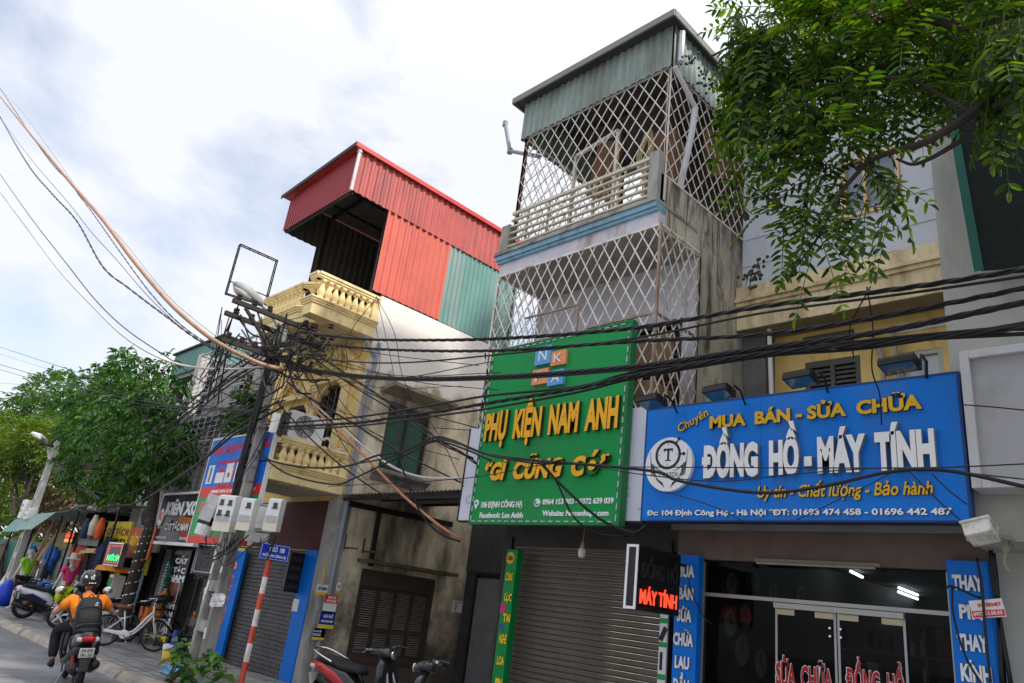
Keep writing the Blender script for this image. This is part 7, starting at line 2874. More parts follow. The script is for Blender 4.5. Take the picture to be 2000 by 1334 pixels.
for i in range(5):
    mb.lathe([(.17, 0), (.16, .02), (.09, .03), (.085, .1), (.05, .13)], p + Vector((-.5 + i * .24, 0, random.uniform(-.05, .05))), 12)
mb.build('hats', mat('tan_straw', (0.55, 0.36, 0.22), .9, var=.2), tg_)
for k, (x, y, c_, lab) in enumerate(((168, 1030, (0.03, .05, .12), 'dark blue goods bag hung under the roof edge'), (196, 1030, (.7, .12, .03), 'orange red goods bag hung under the roof edge'), (184, 1024, (.62, .56, .42), 'cream folded hat hung under the roof edge'))):
    p = at(x, y, Y=6.3)
    mb = MB()
    mb.loft([(p + Vector((0, 0, -.3)), (.12, 0, 0), (0, .08, 0), 3), (p + Vector((0, 0, 0)), (.16, 0, 0), (0, .1, 0), 3), (p + Vector((0, 0, .25)), (.06, 0, 0), (0, .05, 0), 2.5)], 12)
    tag(mb.build('goods_bag', cl('goods_%d' % k, c_), None, smooth=True), lab, 'bag')

# lumber, boards and the far pole
fp = thing('utility_pole', (-28.2, 6.0, 0), 'far concrete pole with slots rising from the stacked planks at the left', 'pole')
mb = MB()
for s_ in (-1, 1):
    secs = []
    for z in np.linspace(0, 5.2, 7):
        w = HW(z) * .21
        secs.append(((-28.2 + s_ * (HW(z) - w), 6.0, z), (w, 0, 0), (0, HD(z), 0), 6))
    mb.loft(secs, 10)
for z in np.arange(.15, 5.0, .62):
    w = HW(z) * .62
    mb.loft([((-28.2, 6.0, z), (w, 0, 0), (0, HD(z) * .93, 0), 8), ((-28.2, 6.0, z + .17), (w, 0, 0), (0, HD(z + .17) * .93, 0), 8)], 10)
mb.build('shaft', mat('pale_pole_concrete', (0.52, 0.50, 0.45), .9, var=.15, grime=((0.25, 0.24, 0.21), .35, 2.5, 3)), fp)
mb = MB()
mb.bar((-28.2, 5.5, 5.0), (-28.2, 6.6, 5.0), .07, .07)
mb.bar((-28.5, 6.0, 4.6), (-27.8, 6.0, 4.6), .05, .05)
mb.build('crossarm', M_ARM, fp)
for (dx, z, lab) in ((-.35, 2.9, 'white meter box on the left of the far pole'), (.45, 2.75, 'white meter box on the right of the far pole')):
    t = thing('meter_box', (-28.2 + dx, 5.85, z), lab, 'meter box', 'meter boxes on the far pole', local=True)
    mb = MB()
    mb.box(-.2, .2, -.12, .1, -.3 if dx < 0 else -.18, .3 if dx < 0 else .18)
    b_ = mb.build('casing', M_WPLAST, t, bevel=.015)
    mb = MB()
    for u in (-.09, .09):
        for v in (.12, -.05):
            mb.box(u - .04, u + .04, -.127, -.121, v - .04, v + .04)
    mb.build('windows', M_GLASS, b_)
fl_ = thing('street_lamp', (-28.2, 6, 4.7), 'pale street lamp head against the yellowish tree at the left', 'street lamp')
p = at(76, 851, Y=5.6)
mb = MB()
mb.tube(smooth_pts([(-28.2, 6, 4.4), (-28.6, 5.9, 4.9), (p.x + .6, 5.7, p.z - .12), p], 4), .035, 6)
mb.build('arm', M_STEEL, fl_)
mb = MB()
mb.loft([(p + Vector((.35, 0, -.12)), (0, .05, 0), (0, 0, .04), 2.5), (p + Vector((0, 0, 0)), (0, .13, 0), (0, 0, .08), 2.5), (p + Vector((-.5, -.05, .1)), (0, .12, 0), (0, 0, .06), 2.5), (p + Vector((-.7, -.05, .14)), (0, .03, 0), (0, 0, .02), 2.5)], 12)
mb.build('head', M_WPLAST, fl_, smooth=True)
rnd = random.Random(11)
M_PLANK = mat('raw_plank', (0.50, 0.38, 0.24), .85, var=.25, vscale=2.5, grime=((0.28, 0.2, 0.12), .35, 4, 4))
for k in range(14):
    a = at(rnd.uniform(5, 60), rnd.uniform(1125, 1165), Y=rnd.uniform(6.3, 6.6))
    a.z = max(a.z, .04)
    b = a + Vector((rnd.uniform(.2, .9), rnd.uniform(.2, .7), rnd.uniform(1.2, 2.0)))
    mb = MB()
    mb.bar(a, b, rnd.uniform(.10, .25), .03, (0, 1, 0))
    tag(mb.build('plank', M_PLANK), 'raw timber plank leaning in the pile round the far pole', 'plank', 'planks leaning round the far pole')
mb = MB()
p = at(8, 1142, Y=6.05)
mb.obox((p.x - .1, 6.1, .72), (.85, .05, 1.5), (R(-14), R(10), 0))
tag(mb.build('white_sheet_board', mat('off_white_board', (0.66, 0.66, 0.62), .6, var=.06)), 'pale sheet board leaning at the far left of the stalls', 'board')
p = at(8, 1165, Y=5.9)
bgb = thing('plastic_bag', (p.x, 5.9, 0), 'bright blue plastic sack at the left edge beside the pale sheet board', 'bag')
mb = MB()
mb.loft([((p.x, 5.9, .02), (.3, 0, 0), (0, .25, 0), 2.5), ((p.x, 5.9, .3), (.38, 0, 0), (0, .3, 0), 2.4), ((p.x + .03, 5.9, .6), (.25, 0, 0), (0, .2, 0), 2.2), ((p.x + .05, 5.9, .75), (.07, 0, 0), (0, .07, 0), 2)], 12)
mb.build('sack', mat('blue_sack', (0.01, 0.06, 0.55), .4, var=.2), bgb, smooth=True)
mb = MB()
mb.box(-45, -30.8, 7.2, 7.28, 0, 2.0)
tag(mb.build('hoarding', mat('dark_teal_hoarding', (0.02, 0.12, 0.10), .6, var=.15)), 'dark teal hoarding beyond the stalls at the left edge', 'hoarding')

# small things on the pavement by the barber
p = at(328, 1291, Z=0)
bk = thing('paint_bucket', p, 'yellow paint bucket with a white rim on the pavement by the pole', 'bucket')
mb = MB()
mb.lathe([(.12, 0), (.125, .01), (.145, .20)], p, 20)
mb.build('shell', mat('yellow_bucket', (0.72, 0.50, 0.02), .4, var=.06, grime=((0.4, 0.3, 0.05), .25, 6, 1.5)), bk, smooth=True)
mb = MB()
mb.lathe([(.152, .20), (.156, .205), (.16, .29), (.15, .295), (.12, .26)], p, 20)
mb.build('rim', M_WLET, bk)
mb = MB()
mb.tube(smooth_pts([p + Vector((-.155, 0, .25)), p + Vector((-.22, -.1, .12)), p + Vector((-.2, -.12, .02))], 5), .006, 5)
mb.build('handle', M_STEEL, bk)
mb = MB()
mb.tube([p + Vector((-.03, .02, .1)), p + Vector((-.06, .04, .55))], .05, 10)
tag(mb.build('blue_roll', mat('blue_roll_plastic', (0.015, 0.05, 0.35), .4)), 'rolled blue sheet standing in the yellow paint bucket', 'roll')
p = at(343, 1288, Z=0)
ch = thing('folding_chair', p, 'black tubular folding chair behind the yellow bucket', 'chair')
mb = MB()
for dx in (-.2, .2):
    mb.tube([p + Vector((dx, -.15, 0)), p + Vector((dx, .15, .75)), p + Vector((dx * .9, .17, .82))], .014, 6)
    mb.tube([p + Vector((dx, .2, 0)), p + Vector((dx, -.15, .45))], .014, 6)
mb.tube([p + Vector((-.18, .17, .82)), p + Vector((.18, .17, .82))], .014, 6)
mb.build('frame', M_BLACK, ch)
mb = MB()
mb.obox(p + Vector((0, 0, .44)), (.4, .36, .03))
mb.build('seat', M_BLACK, ch)
mb = MB()
mb.obox(p + Vector((0, .15, .7)), (.38, .02, .16), (R(-12), 0, 0))
mb.build('backrest', M_BLACK, ch)
p = at(345, 1318, Z=0)
mb = MB()
g, rows = [], 9
for j in range(rows):
    for i in range(14):
        th_ = 2 * math.pi * i / 14
        ph_ = j / (rows - 1) * math.pi / 2
        r = (.26 * math.cos(ph_)) * random.uniform(.75, 1.15)
        g.append(p + Vector((r * math.cos(th_) * 1.2, r * math.sin(th_), .02 + .16 * math.sin(ph_) * random.uniform(.7, 1.2))))
mb.add(g, [(j * 14 + i, j * 14 + (i + 1) % 14, (j + 1) * 14 + (i + 1) % 14, (j + 1) * 14 + i) for j in range(rows - 1) for i in range(14)])
tag(mb.build('crumpled_bag', mat('light_blue_plastic', (0.12, 0.36, 0.62), .25, var=.2, trans=.2)), 'crumpled light blue plastic bag at the kerb by the leafy plant', 'bag')
p = at(287, 1222, Y=6.9)
mb = MB()
mb.prism([(-.2, 0), (.2, 0), (.26, .36), (-.26, .36)], -.17, .17, 'xz')
cr = tag(mb.build('orange_tub', M_ORANGE, None, bevel=.01), 'orange red plastic tub beside the front wheel of the white bicycle', 'tub')
cr.location = (p.x, 6.9, .42)
mb = MB()
mb.box(p.x - .3, p.x + .3, 6.7, 7.1, .38, .415)
for dx in (-.27, .27):
    for dy in (6.73, 7.07):
        mb.box(p.x + dx - .015, p.x + dx + .015, dy - .015, dy + .015, 0, .38)
tag(mb.build('low_table', M_WOOD, None), 'low dark table under the orange red tub', 'table')
# glass cabinet and clutter between trunk and bicycle
for (x, y, w, d, h, m_, lab, nm) in ((222, 1155, .3, .3, 1.35, M_WHITE, 'white snack cabinet left of the light-wrapped trunk', 'cabinet'), (262, 1165, .16, .12, 1.5, mat('pale_blue_strip', (0.2, 0.42, 0.55), .5, var=.4, vscale=9), 'pale blue and white banner stand right of the trunk', 'banner_stand')):
    p = at(x, y, Y=6.75)
    t = thing(nm, (p.x, 6.75, 0), lab, nm.replace('_', ' '))
    mb = MB()
    mb.box(p.x - w / 2, p.x + w / 2, 6.75 - d / 2, 6.75 + d / 2, 0, h)
    mb.build('body', m_, t, bevel=.01)
    mb = MB()
    mb.box(p.x - w * .4, p.x + w * .4, 6.75 - d / 2 - .008, 6.75 - d / 2 - .001, h * .62, h * .95)
    mb.build('print', M_GPRINT if nm == 'cabinet' else M_PAPER, t)
mb = MB()
p = at(228, 1118, Y=6.5)
mb.prism([(-.45, 0), (.45, .02), (.2, .14), (-.25, .12)], -.4, .4, 'xz')
o = tag(mb.build('umbrella', mat('orange_canvas', (0.70, 0.26, 0.03), .8, var=.1)), 'small orange canvas shade beside the trunk', 'shade')
o.location = (p.x, 6.5, p.z)

# ------------------------------------------------------------------ trees
def leaves_mesh(name, P, D, N_, Ln, Wd, m_, parent, fold=.25):
    """many small leaves: base P, direction D, normal N_, lengths Ln, widths Wd (numpy)"""
    D = D / np.linalg.norm(D, axis=1, keepdims=True)
    S = np.cross(D, N_)
    S /= np.linalg.norm(S, axis=1, keepdims=True) + 1e-9
    Nn = np.cross(S, D)
    n = len(P)
    L = Ln[:, None]
    Wc = Wd[:, None]
    v = np.empty((n, 6, 3))
    v[:, 0] = P
    v[:, 1] = P + D * L * .35 + S * Wc * .5 + Nn * Wc * fold
    v[:, 2] = P + D * L * .75 + S * Wc * .36 + Nn * Wc * fold * .5 - Nn * L * .05
    v[:, 3] = P + D * L - Nn * L * .12
    v[:, 4] = P + D * L * .75 - S * Wc * .36 + Nn * Wc * fold * .5 - Nn * L * .05
    v[:, 5] = P + D * L * .35 - S * Wc * .5 + Nn * Wc * fold
    off = np.array(ORG[parent])
    me = bpy.data.meshes.new(name)
    me.vertices.add(n * 6)
    me.vertices.foreach_set('co', (v.reshape(-1, 3) - off).ravel())
    base = np.arange(n)[:, None] * 6
    f = np.concatenate([base + np.array([0, 1, 2, 3]), base + np.array([0, 3, 4, 5])], axis=1).reshape(-1)
    me.loops.add(n * 8)
    me.polygons.add(n * 2)
    me.loops.foreach_set('vertex_index', f.astype(np.int32))
    me.polygons.foreach_set('loop_start', (np.arange(n * 2) * 4).astype(np.int32))
    me.polygons.foreach_set('loop_total', np.full(n * 2, 4, dtype=np.int32))
    me.update(calc_edges=True)
    me.validate()
    me.materials.append(m_)
    o = bpy.data.objects.new(name, me)
    COL.objects.link(o)
    o.parent = parent
    ORG[o] = ORG[parent]
    return o


def sprays(centres, outdirs, k, rl, ll, lw, droop, r_, tidy=False, twigs=None):
    """pinnate sprays -> leaf arrays. centres (n,3), outdirs (n,3)"""
    Ps, Ds, Ns, Ls, Ws = [], [], [], [], []
    up = np.array([0, 0, 1.0])
    for c, d in zip(centres, outdirs):
        d = d / (np.linalg.norm(d) + 1e-9)
        d = d + r_.normal(0, .35, 3) + np.array([0, 0, -droop * .5])
        d /= np.linalg.norm(d)
        s = np.cross(d, up)
        s /= np.linalg.norm(s) + 1e-9
        nn = np.cross(s, d)
        R_ = rl * r_.uniform(.7, 1.25)
        if twigs is not None:
            twigs.append([c + d * R_ * q - up * droop * R_ * q * q * .5 for q in (-.25, 0, .5, 1)])
        for i in range(k):
            t = (i + .6) / k
            p = c + d * R_ * t - up * droop * R_ * t * t * .5
            side = 1 if i % 2 else -1
            if i == k - 1:
                dd = d - up * droop * .6
            else:
                dd = s * side * .9 + d * .55 - up * droop * r_.uniform(.3, 1.1)
            Ps.append(p)
            if tidy and i < k - 1:
                t2 = (i // 2 + 1.0) / (k // 2 + .5)
                Ps[-1] = c + d * R_ * t2 - up * droop * R_ * t2 * t2 * .5
                dd = s * side * 1.0 + d * .45 - up * droop * .45
            Ds.append(dd + r_.normal(0, .05 if tidy else .12, 3))
            Ns.append(nn + r_.normal(0, .10 if tidy else .25, 3))
            Ls.append(ll * r_.uniform(.75, 1.2) * (1.0 if .15 < t < .85 else .8))
            Ws.append(lw * r_.uniform(.8, 1.15))
    return np.array(Ps), np.array(Ds), np.array(Ns), np.array(Ls), np.array(Ws)


def blobs_points(blobs, n, r_, shell=.6, squash=1.0):
    """points in a set of balls (centre, radius), biased to the outside"""
    w = np.array([b[1] ** 2 for b in blobs])
    w = w / w.sum()
    C, D = [], []
    for i in r_.choice(len(blobs), n, p=w):
        c, r = blobs[i]
        d = r_.normal(0, 1, 3)
        d /= np.linalg.norm(d)
        q = r * (r_.uniform(shell, 1.0) if r_.random() < .8 else r_.random() ** .5)
        d2 = d * np.array([1, 1, squash])
        C.append(np.array(c) + d2 * q)
        D.append(d2 + np.array([0, 0, .1]))
    return np.array(C), np.array(D)


def branch(mb_, a, b, r0, r1, bend=.1, n=5, sides=6):
    a, b = Vector(a), Vector(b)
    L = (b - a).length
    pts, rs = [], []
    for i in range(n + 1):
        t = i / n
        p = a.lerp(b, t) + Vector((random.gauss(0, 1), random.gauss(0, 1), random.gauss(0, .6))) * L * bend * .3 * math.sin(math.pi * t)
        pts.append(p)
        rs.append(r0 + (r1 - r0) * t)
    mb_.tube(pts, rs, sides)


M_BARK = mat('dark_bark', (0.045, 0.036, 0.028), .95, var=.35, vscale=6, bump=.6, bscale=30)
M_LEAF1 = leaf_mat('street_tree_leaf', [(0.010, 0.042, 0.008), (0.020, 0.080, 0.011), (0.036, 0.120, 0.015), (0.10, 0.18, 0.018)], .28)
M_LEAF2 = leaf_mat('back_tree_leaf', [(0.025, 0.075, 0.015), (0.055, 0.13, 0.025), (0.09, 0.17, 0.03)], .35)
M_LEAF3 = leaf_mat('yellowish_leaf', [(0.05, 0.10, 0.018), (0.10, 0.16, 0.025), (0.17, 0.21, 0.03)], .35)
M_LEAF4 = leaf_mat('overhang_leaf', [(0.012, 0.032, 0.006), (0.030, 0.075, 0.009), (0.070, 0.140, 0.012), (0.145, 0.22, 0.018)], .45)
M_LEAF5 = leaf_mat('brown_leaf', [(0.14, 0.085, 0.05), (0.22, 0.15, 0.09), (0.12, 0.12, 0.04)], .3)

# round street tree with a light-wrapped trunk
tY = 6.3
base = at(238, 1228, Y=6.45)
base.z = 0
tr = thing('street_tree', base, 'round dark green street tree with white string lights wound round its trunk', 'tree')
tp = at(300, 985, Y=tY)
mb = MB()
tk = [base, at(252, 1165, Y=6.4), at(274, 1085, Y=tY), at(291, 1030, Y=tY), at(303, 960, Y=tY), at(300, 880, Y=tY), at(285, 800, Y=tY)]
tks = smooth_pts(tk, 4)
mb.tube(tks, [.15 - .07 * i / len(tks) for i in range(len(tks))], 10)
hub = at(303, 960, Y=tY)
for (x, y, dy) in ((190, 860, -.3), (200, 760, .3), (340, 790, .2), (365, 880, -.3), (250, 720, .1), (320, 720, -.2), (160, 920, .2), (240, 930, -.6), (390, 820, .4)):
    a = hub.lerp(at(295, 850, Y=tY), random.uniform(0, 1))
    branch(mb, a, at(x, y, Y=tY + dy), .05, .012, .25)
mb.build('trunk', M_BARK, tr)
mb = MB()
pts = []
for i in range(90):
    t = i / 89
    f = t * (len(tks) * .55)
    j = min(int(f), len(tks) - 2)
    p = tks[j].lerp(tks[j + 1], f - j)
    if p.z < .3:
        continue
    a = i * .9
    r = .155 - .06 * t
    pts.append(p + Vector((math.cos(a) * r, math.sin(a) * r, 0)))
mb.tube(pts, .018, 4)
mb.build('string_light', M_WLET, tr)
mb = MB()
mb.lathe([(.12, -.2), (.15, -.05), (.17, .05), (.13, .22)], at(290, 1010, Y=tY), 8)
mb.build('black_wrap', M_BLACK, tr)
r_ = np.random.default_rng(21)
bl_ = []
for (x, y, rp, dy) in ((200, 770, 58, .2), (262, 730, 45, 0), (320, 770, 50, -.1), (335, 825, 36, .2), (175, 850, 48, -.2), (250, 830, 75, -.5), (320, 870, 60, -.3), (185, 925, 50, .1), (250, 925, 48, -.4), (320, 720, 32, .3), (235, 702, 22, .1),
                       (355, 870, 22, 0), (150, 900, 34, .3), (215, 940, 30, 0), (345, 915, 26, .2), (300, 920, 36, .3), (250, 780, 60, .5), (140, 840, 22, 0), (160, 800, 30, .2)):
    c = at(x, y, Y=tY + dy)
    c2 = at(x + rp, y, Y=tY + dy)
    d = (c - Vector((0, 0, EYE))).length
    bl_.append((np.array(c), rp * d / FPX))
C, D = blobs_points(bl_, 1300, r_, .55, .9)
A_ = sprays(C, D, 8, .26, .19, .066, .9, r_)
leaves_mesh('crown', *A_, M_LEAF1, tr)

# trees behind the stalls
def back_tree(name, label, Y, blobs, n, leaf, m_, seed, trunk, droop=.5, grp='trees behind the stalls'):
    r_ = np.random.default_rng(seed)
    bl = []
    for (x, y, rp, dy) in blobs:
        c = at(x, y, Y=Y + dy)
        d = (c - Vector((0, 0, EYE))).length
        bl.append((np.array(c), rp * d / FPX))
    b0 = at(trunk[0], trunk[1], Y=Y)
    bs_ = Vector((b0.x, Y, 0))
    t = thing(name, bs_, label, 'tree', grp)
    m = MB()
    top = Vector(np.mean([b[0] for b in bl], axis=0))
    branch(m, bs_, top, .3 * trunk[2], .12 * trunk[2], .12, 7, 8)
    for b in bl:
        branch(m, bs_.lerp(top, random.uniform(.45, 1)), Vector(b[0]), .10 * trunk[2], .025, .2)
    m.build('trunk', M_BARK, t)
    C, D = blobs_points(bl, n, r_, .5, .85)
    A_ = sprays(C, D, 7, leaf * 2.2, leaf, leaf * .42, droop, r_)
    leaves_mesh('crown', *A_, m_, t)
    return t


back_tree('shade_tree', 'tall mid green tree rising behind the stalls left of the round tree', 9.5, [(180, 770, 45, 0), (110, 790, 55, .5), (230, 780, 55, .8), (50, 820, 50, .3), (130, 860, 60, 1), (200, 860, 60, 1.2), (20, 840, 35, 1), (270, 860, 60, 1.2), (80, 760, 25, 0)],
          2000, .30, M_LEAF2, 31, (170, 1120, 1))
back_tree('shade_tree', 'yellow green spreading tree over the far pole at the left edge', 7.2, [(30, 880, 42, -.3), (85, 860, 40, .2), (10, 850, 36, 0), (60, 900, 35, .4), (110, 890, 26, .1), (-20, 880, 40, 0), (120, 850, 22, 0)],
          1700, .19, M_LEAF3, 32, (25, 1090, .6), .3)
back_tree('shade_tree', 'light green leafy trees low down behind the leaning planks', 11, [(30, 980, 50, 0), (80, 1010, 40, .5), (10, 1040, 40, 0), (-20, 960, 50, .5), (60, 950, 40, 1)],
          1500, .30, M_LEAF3, 33, (60, 1105, .8), .5)
back_tree('brown_tree', 'brown withered tree between the far pole and the round tree', 9.0, [(120, 950, 40, 0), (165, 970, 38, .3), (110, 1000, 30, .2), (150, 930, 30, 0), (180, 950, 30, .2)],
          800, .22, M_LEAF5, 34, (130, 1080, .5), .5)
back_tree('shade_tree', 'dark green tree low behind the long shed and the round tree crown', 12, [(230, 970, 40, 0), (290, 960, 45, .5), (200, 930, 40, 0), (330, 940, 40, .5), (260, 920, 40, 0), (180, 985, 25, 0)],
          1500, .28, M_LEAF2, 35, (240, 1080, .9), .5)
# creeper between the cages and the pole
cr_ = thing('creeper', at(480, 830, Y=6.3), 'leafy creeper growing on the wire cages above the blue repair sign', 'plant')
r_ = np.random.default_rng(41)
bl = []
for (x, y, rp) in ((480, 795, 24), (500, 820, 20), (465, 815, 16), (490, 770, 14)):
    c = at(x, y, Y=6.4)
    bl.append((np.array(c), rp * (c - Vector((0, 0, EYE))).length / FPX))
C, D = blobs_points(bl, 110, r_, .3)
leaves_mesh('foliage', *sprays(C, D, 7, .25, .13, .05, .8, r_), M_LEAF1, cr_)
# plant at the foot of the pole
pp_ = Vector((-12.55, 5.25, 0))
py = thing('leafy_plant', pp_, 'broad-leaved green plant growing at the foot of the concrete pole', 'plant')
r_ = np.random.default_rng(42)
mb = MB()
stems = []
for k in range(16):
    tip = at(r_.uniform(330, 445), r_.uniform(1255, 1330), Y=5.25 + r_.uniform(-.25, .2))
    mb.tube(smooth_pts([pp_ + Vector((r_.uniform(-.1, .1), r_.uniform(-.05, .05), 0)), (pp_ + tip) / 2 + Vector((0, 0, .12)), tip], 4), .009, 5)
    stems.append(tip)
mb.build('stem', mat('green_stem', (0.10, 0.13, 0.03), .7, var=.2), py)
P, D, N_, L_, W_ = [], [], [], [], []
for tip in stems:
    for j in range(7):
        a = r_.uniform(0, 2 * math.pi)
        P.append(np.array(tip) + r_.normal(0, .05, 3))
        D.append([math.cos(a), math.sin(a), r_.uniform(-.7, .3)])
        N_.append([r_.normal(0, .3), r_.normal(0, .3) - .4, 1])
        L_.append(r_.uniform(.13, .22))
        W_.append(r_.uniform(.08, .12))
leaves_mesh('leaves', np.array(P), np.array(D), np.array(N_), np.array(L_), np.array(W_), leaf_mat('plant_leaf', [(0.03, 0.09, 0.02), (0.07, 0.17, 0.03), (0.13, 0.24, 0.04)], .3), py)

# tree hanging in from the right
ov = thing('overhanging_tree', (1.2, 4.9, 0), 'feathery-leaved tree whose branches hang in front of the upper right houses', 'tree')
mb = MB()
trunk = [Vector((1.2, 4.9, 0)), Vector((1.1, 4.9, 2.5)), Vector((.8, 4.9, 4.6)), Vector((.2, 4.85, 6.0)), Vector((-.4, 4.8, 7.2))]
ts = smooth_pts(trunk, 5)
mb.tube(ts, [.2 - .12 * i / len(ts) for i in range(len(ts))], 10)
B1 = [Vector((.8, 4.9, 4.5)), at(2010, 155, Y=4.75), at(1930, 200, Y=4.7), at(1870, 240, Y=4.65), at(1800, 280, Y=4.6), at(1730, 300, Y=4.6), at(1670, 330, Y=4.6)]
B2 = [at(2010, 150, Y=4.9), at(1935, 230, Y=4.8), at(1860, 285, Y=4.8), at(1790, 320, Y=4.75), at(1750, 310, Y=4.7)]
B3 = [Vector((-.3, 4.8, 7.0)), at(1700, -40, Y=4.8), at(1650, 5, Y=4.8), at(1590, 25, Y=4.75), at(1530, 48, Y=4.7), at(1450, 80, Y=4.65), at(1385, 112, Y=4.6)]
B4 = [at(1890, 60, Y=4.8), at(1790, 40, Y=4.8), at(1700, 90, Y=4.75), at(1640, 170, Y=4.7), at(1600, 280, Y=4.7), at(1570, 400, Y=4.7)]
B5 = [at(1980, 230, Y=4.8), at(1890, 215, Y=4.7), at(1790, 160, Y=4.6), at(1720, 150, Y=4.5)]
B6 = [at(1700, 310, Y=4.6), at(1640, 380, Y=4.6), at(1600, 460, Y=4.6), at(1540, 540, Y=4.6)]
B7 = [at(2000, 20, Y=5), at(1900, 50, Y=4.9), at(1800, 30, Y=4.8), at(1690, 10, Y=4.8)]
for B, r0 in ((B1, .05), (B2, .028), (B3, .035), (B4, .025), (B5, .022), (B6, .018), (B7, .03)):
    s_ = smooth_pts(B, 5)
    mb.tube(s_, [r0 * (1 - .75 * i / len(s_)) for i in range(len(s_))], 7)
mb.build('trunk', M_BARK, ov)
r_ = np.random.default_rng(51)


def ov_blobs(lst):
    bl = []
    for (x, y, rp, Y) in lst:
        c = at(x, y, Y=Y)
        bl.append((np.array(c), rp * (c - Vector((0, 0, EYE))).length / FPX))
    return bl


main = ov_blobs([(1650, 60, 95, 4.7), (1760, 90, 110, 4.9), (1880, 60, 100, 5.0), (1560, 50, 75, 4.7), (1950, 120, 60, 5.0), (1690, 160, 85, 4.7), (1610, 200, 75, 4.6), (1780, 160, 55, 4.8), (1560, 280, 55, 4.6), (1640, 300, 75, 4.6),
                 (1575, 380, 65, 4.6), (1660, 385, 50, 4.6), (1530, 450, 38, 4.6), (1600, 440, 45, 4.6), (1700, 320, 40, 4.6), (1520, 400, 36, 4.6), (1480, 40, 50, 4.6), (1530, 130, 45, 4.7), (1850, 10, 90, 5.1), (1700, 0, 90, 4.9)])
TW = []
C, D = blobs_points(main, 540, r_, .3, 1.0)
A1 = sprays(C, D, 13, .40, .105, .030, .5, r_, True, TW)
hang = ov_blobs([(1455, 160, 28, 4.5), (1430, 120, 20, 4.5), (1465, 70, 30, 4.4), (1450, 210, 22, 4.4), (1500, 60, 30, 4.4), (1480, 190, 24, 4.4), (1490, 110, 35, 4.5), (1500, 180, 30, 4.5), (1440, 50, 25, 4.5), (1750, 370, 22, 4.5), (1690, 420, 20, 4.5), (1545, 200, 40, 4.5), (1420, 200, 16, 4.5), (1960, 60, 40, 4.6), (1950, 160, 30, 4.6)])
C2, D2 = blobs_points(hang, 165, r_, .1, 1.0)
D2 = D2 * .4 + np.array([0, 0, -.9])
A2 = sprays(C2, D2, 11, .38, .115, .038, .8, r_, True, TW)
leaves_mesh('crown', *[np.concatenate([a, b]) for a, b in zip(A1, A2)], M_LEAF4, ov)
mb = MB()
for tw in TW:
    mb.tube(tw, [.006, .005, .0035, .002], 3, False)
mb.build('twigs', mat('green_twig', (0.07, 0.08, 0.025), .8, var=.2), ov)
mb = MB()
for (x, y, s_) in ((1375, 150, 22), (1395, 175, 20), (1415, 130, 22), (1440, 120, 18), (1350, 120, 14), (1600, 130, 28), (1570, 160, 24), (1620, 110, 20), (1545, 270, 16), (1465, 545, 18), (1480, 525, 16), (1455, 420, 14), (1500, 380, 18), (1520, 400, 14)):
    mb = MB()
    for k in range(16):
        p = at(x + random.gauss(0, s_ * .55), y + random.gauss(0, s_ * .6), Y=4.6 + random.uniform(-.1, .1))
        mb.lathe([(.004, -.014), (.013, -.006), (.013, .006), (.004, .014)], p, 6)
    c = at(x, y - s_, Y=4.6)
    for k in range(5):
        mb.tube([c, at(x + random.gauss(0, s_ * .5), y + random.gauss(0, s_ * .5), Y=4.6)], .0035, 4)
    mb.build('berry_cluster', mat('dark_berry', (0.03, 0.04, 0.012), .5, var=.3), ov)

# brick house glimpsed behind the tree
rb = thing('red_brick_house', (-2.4, 12.4, 0), 'red brick upper storey with a pale railing glimpsed behind the tree', 'house')
p = at(1560, 90, Y=12)
mb = MB()
mb.box(p.x - .3, p.x + 3.2, 12, 14, 9.0, p.z + 1.6)
mb.build('wall', mat('red_brick', (0.30, 0.06, 0.045), .85, var=.2, vscale=8), rb)
mb = MB()
for i in range(7):
    z = p.z - .6 + i * .22
    mb.box(p.x - .4, p.x + 2.2, 11.7, 11.73, z, z + .03)
for i in range(9):
    mb.box(p.x - .4 + i * .3, p.x - .37 + i * .3, 11.70, 11.735, p.z - .7, p.z + .9)
mb.build('railing', M_LAV, rb)
mb = MB()
q = at(1425, 175, Y=11)
mb.corr((q.x - .3, 11, q.z - 1.2), (1, 0, 0), (0, 0, 1), 2.6, 2.0, .16, .02, (0, -1, 0))
tag(mb.build('tin_wall', mat('pale_tin', (0.42, 0.42, 0.40), .6, var=.12)), 'pale corrugated tin wall behind the grilled house at the right', 'wall')

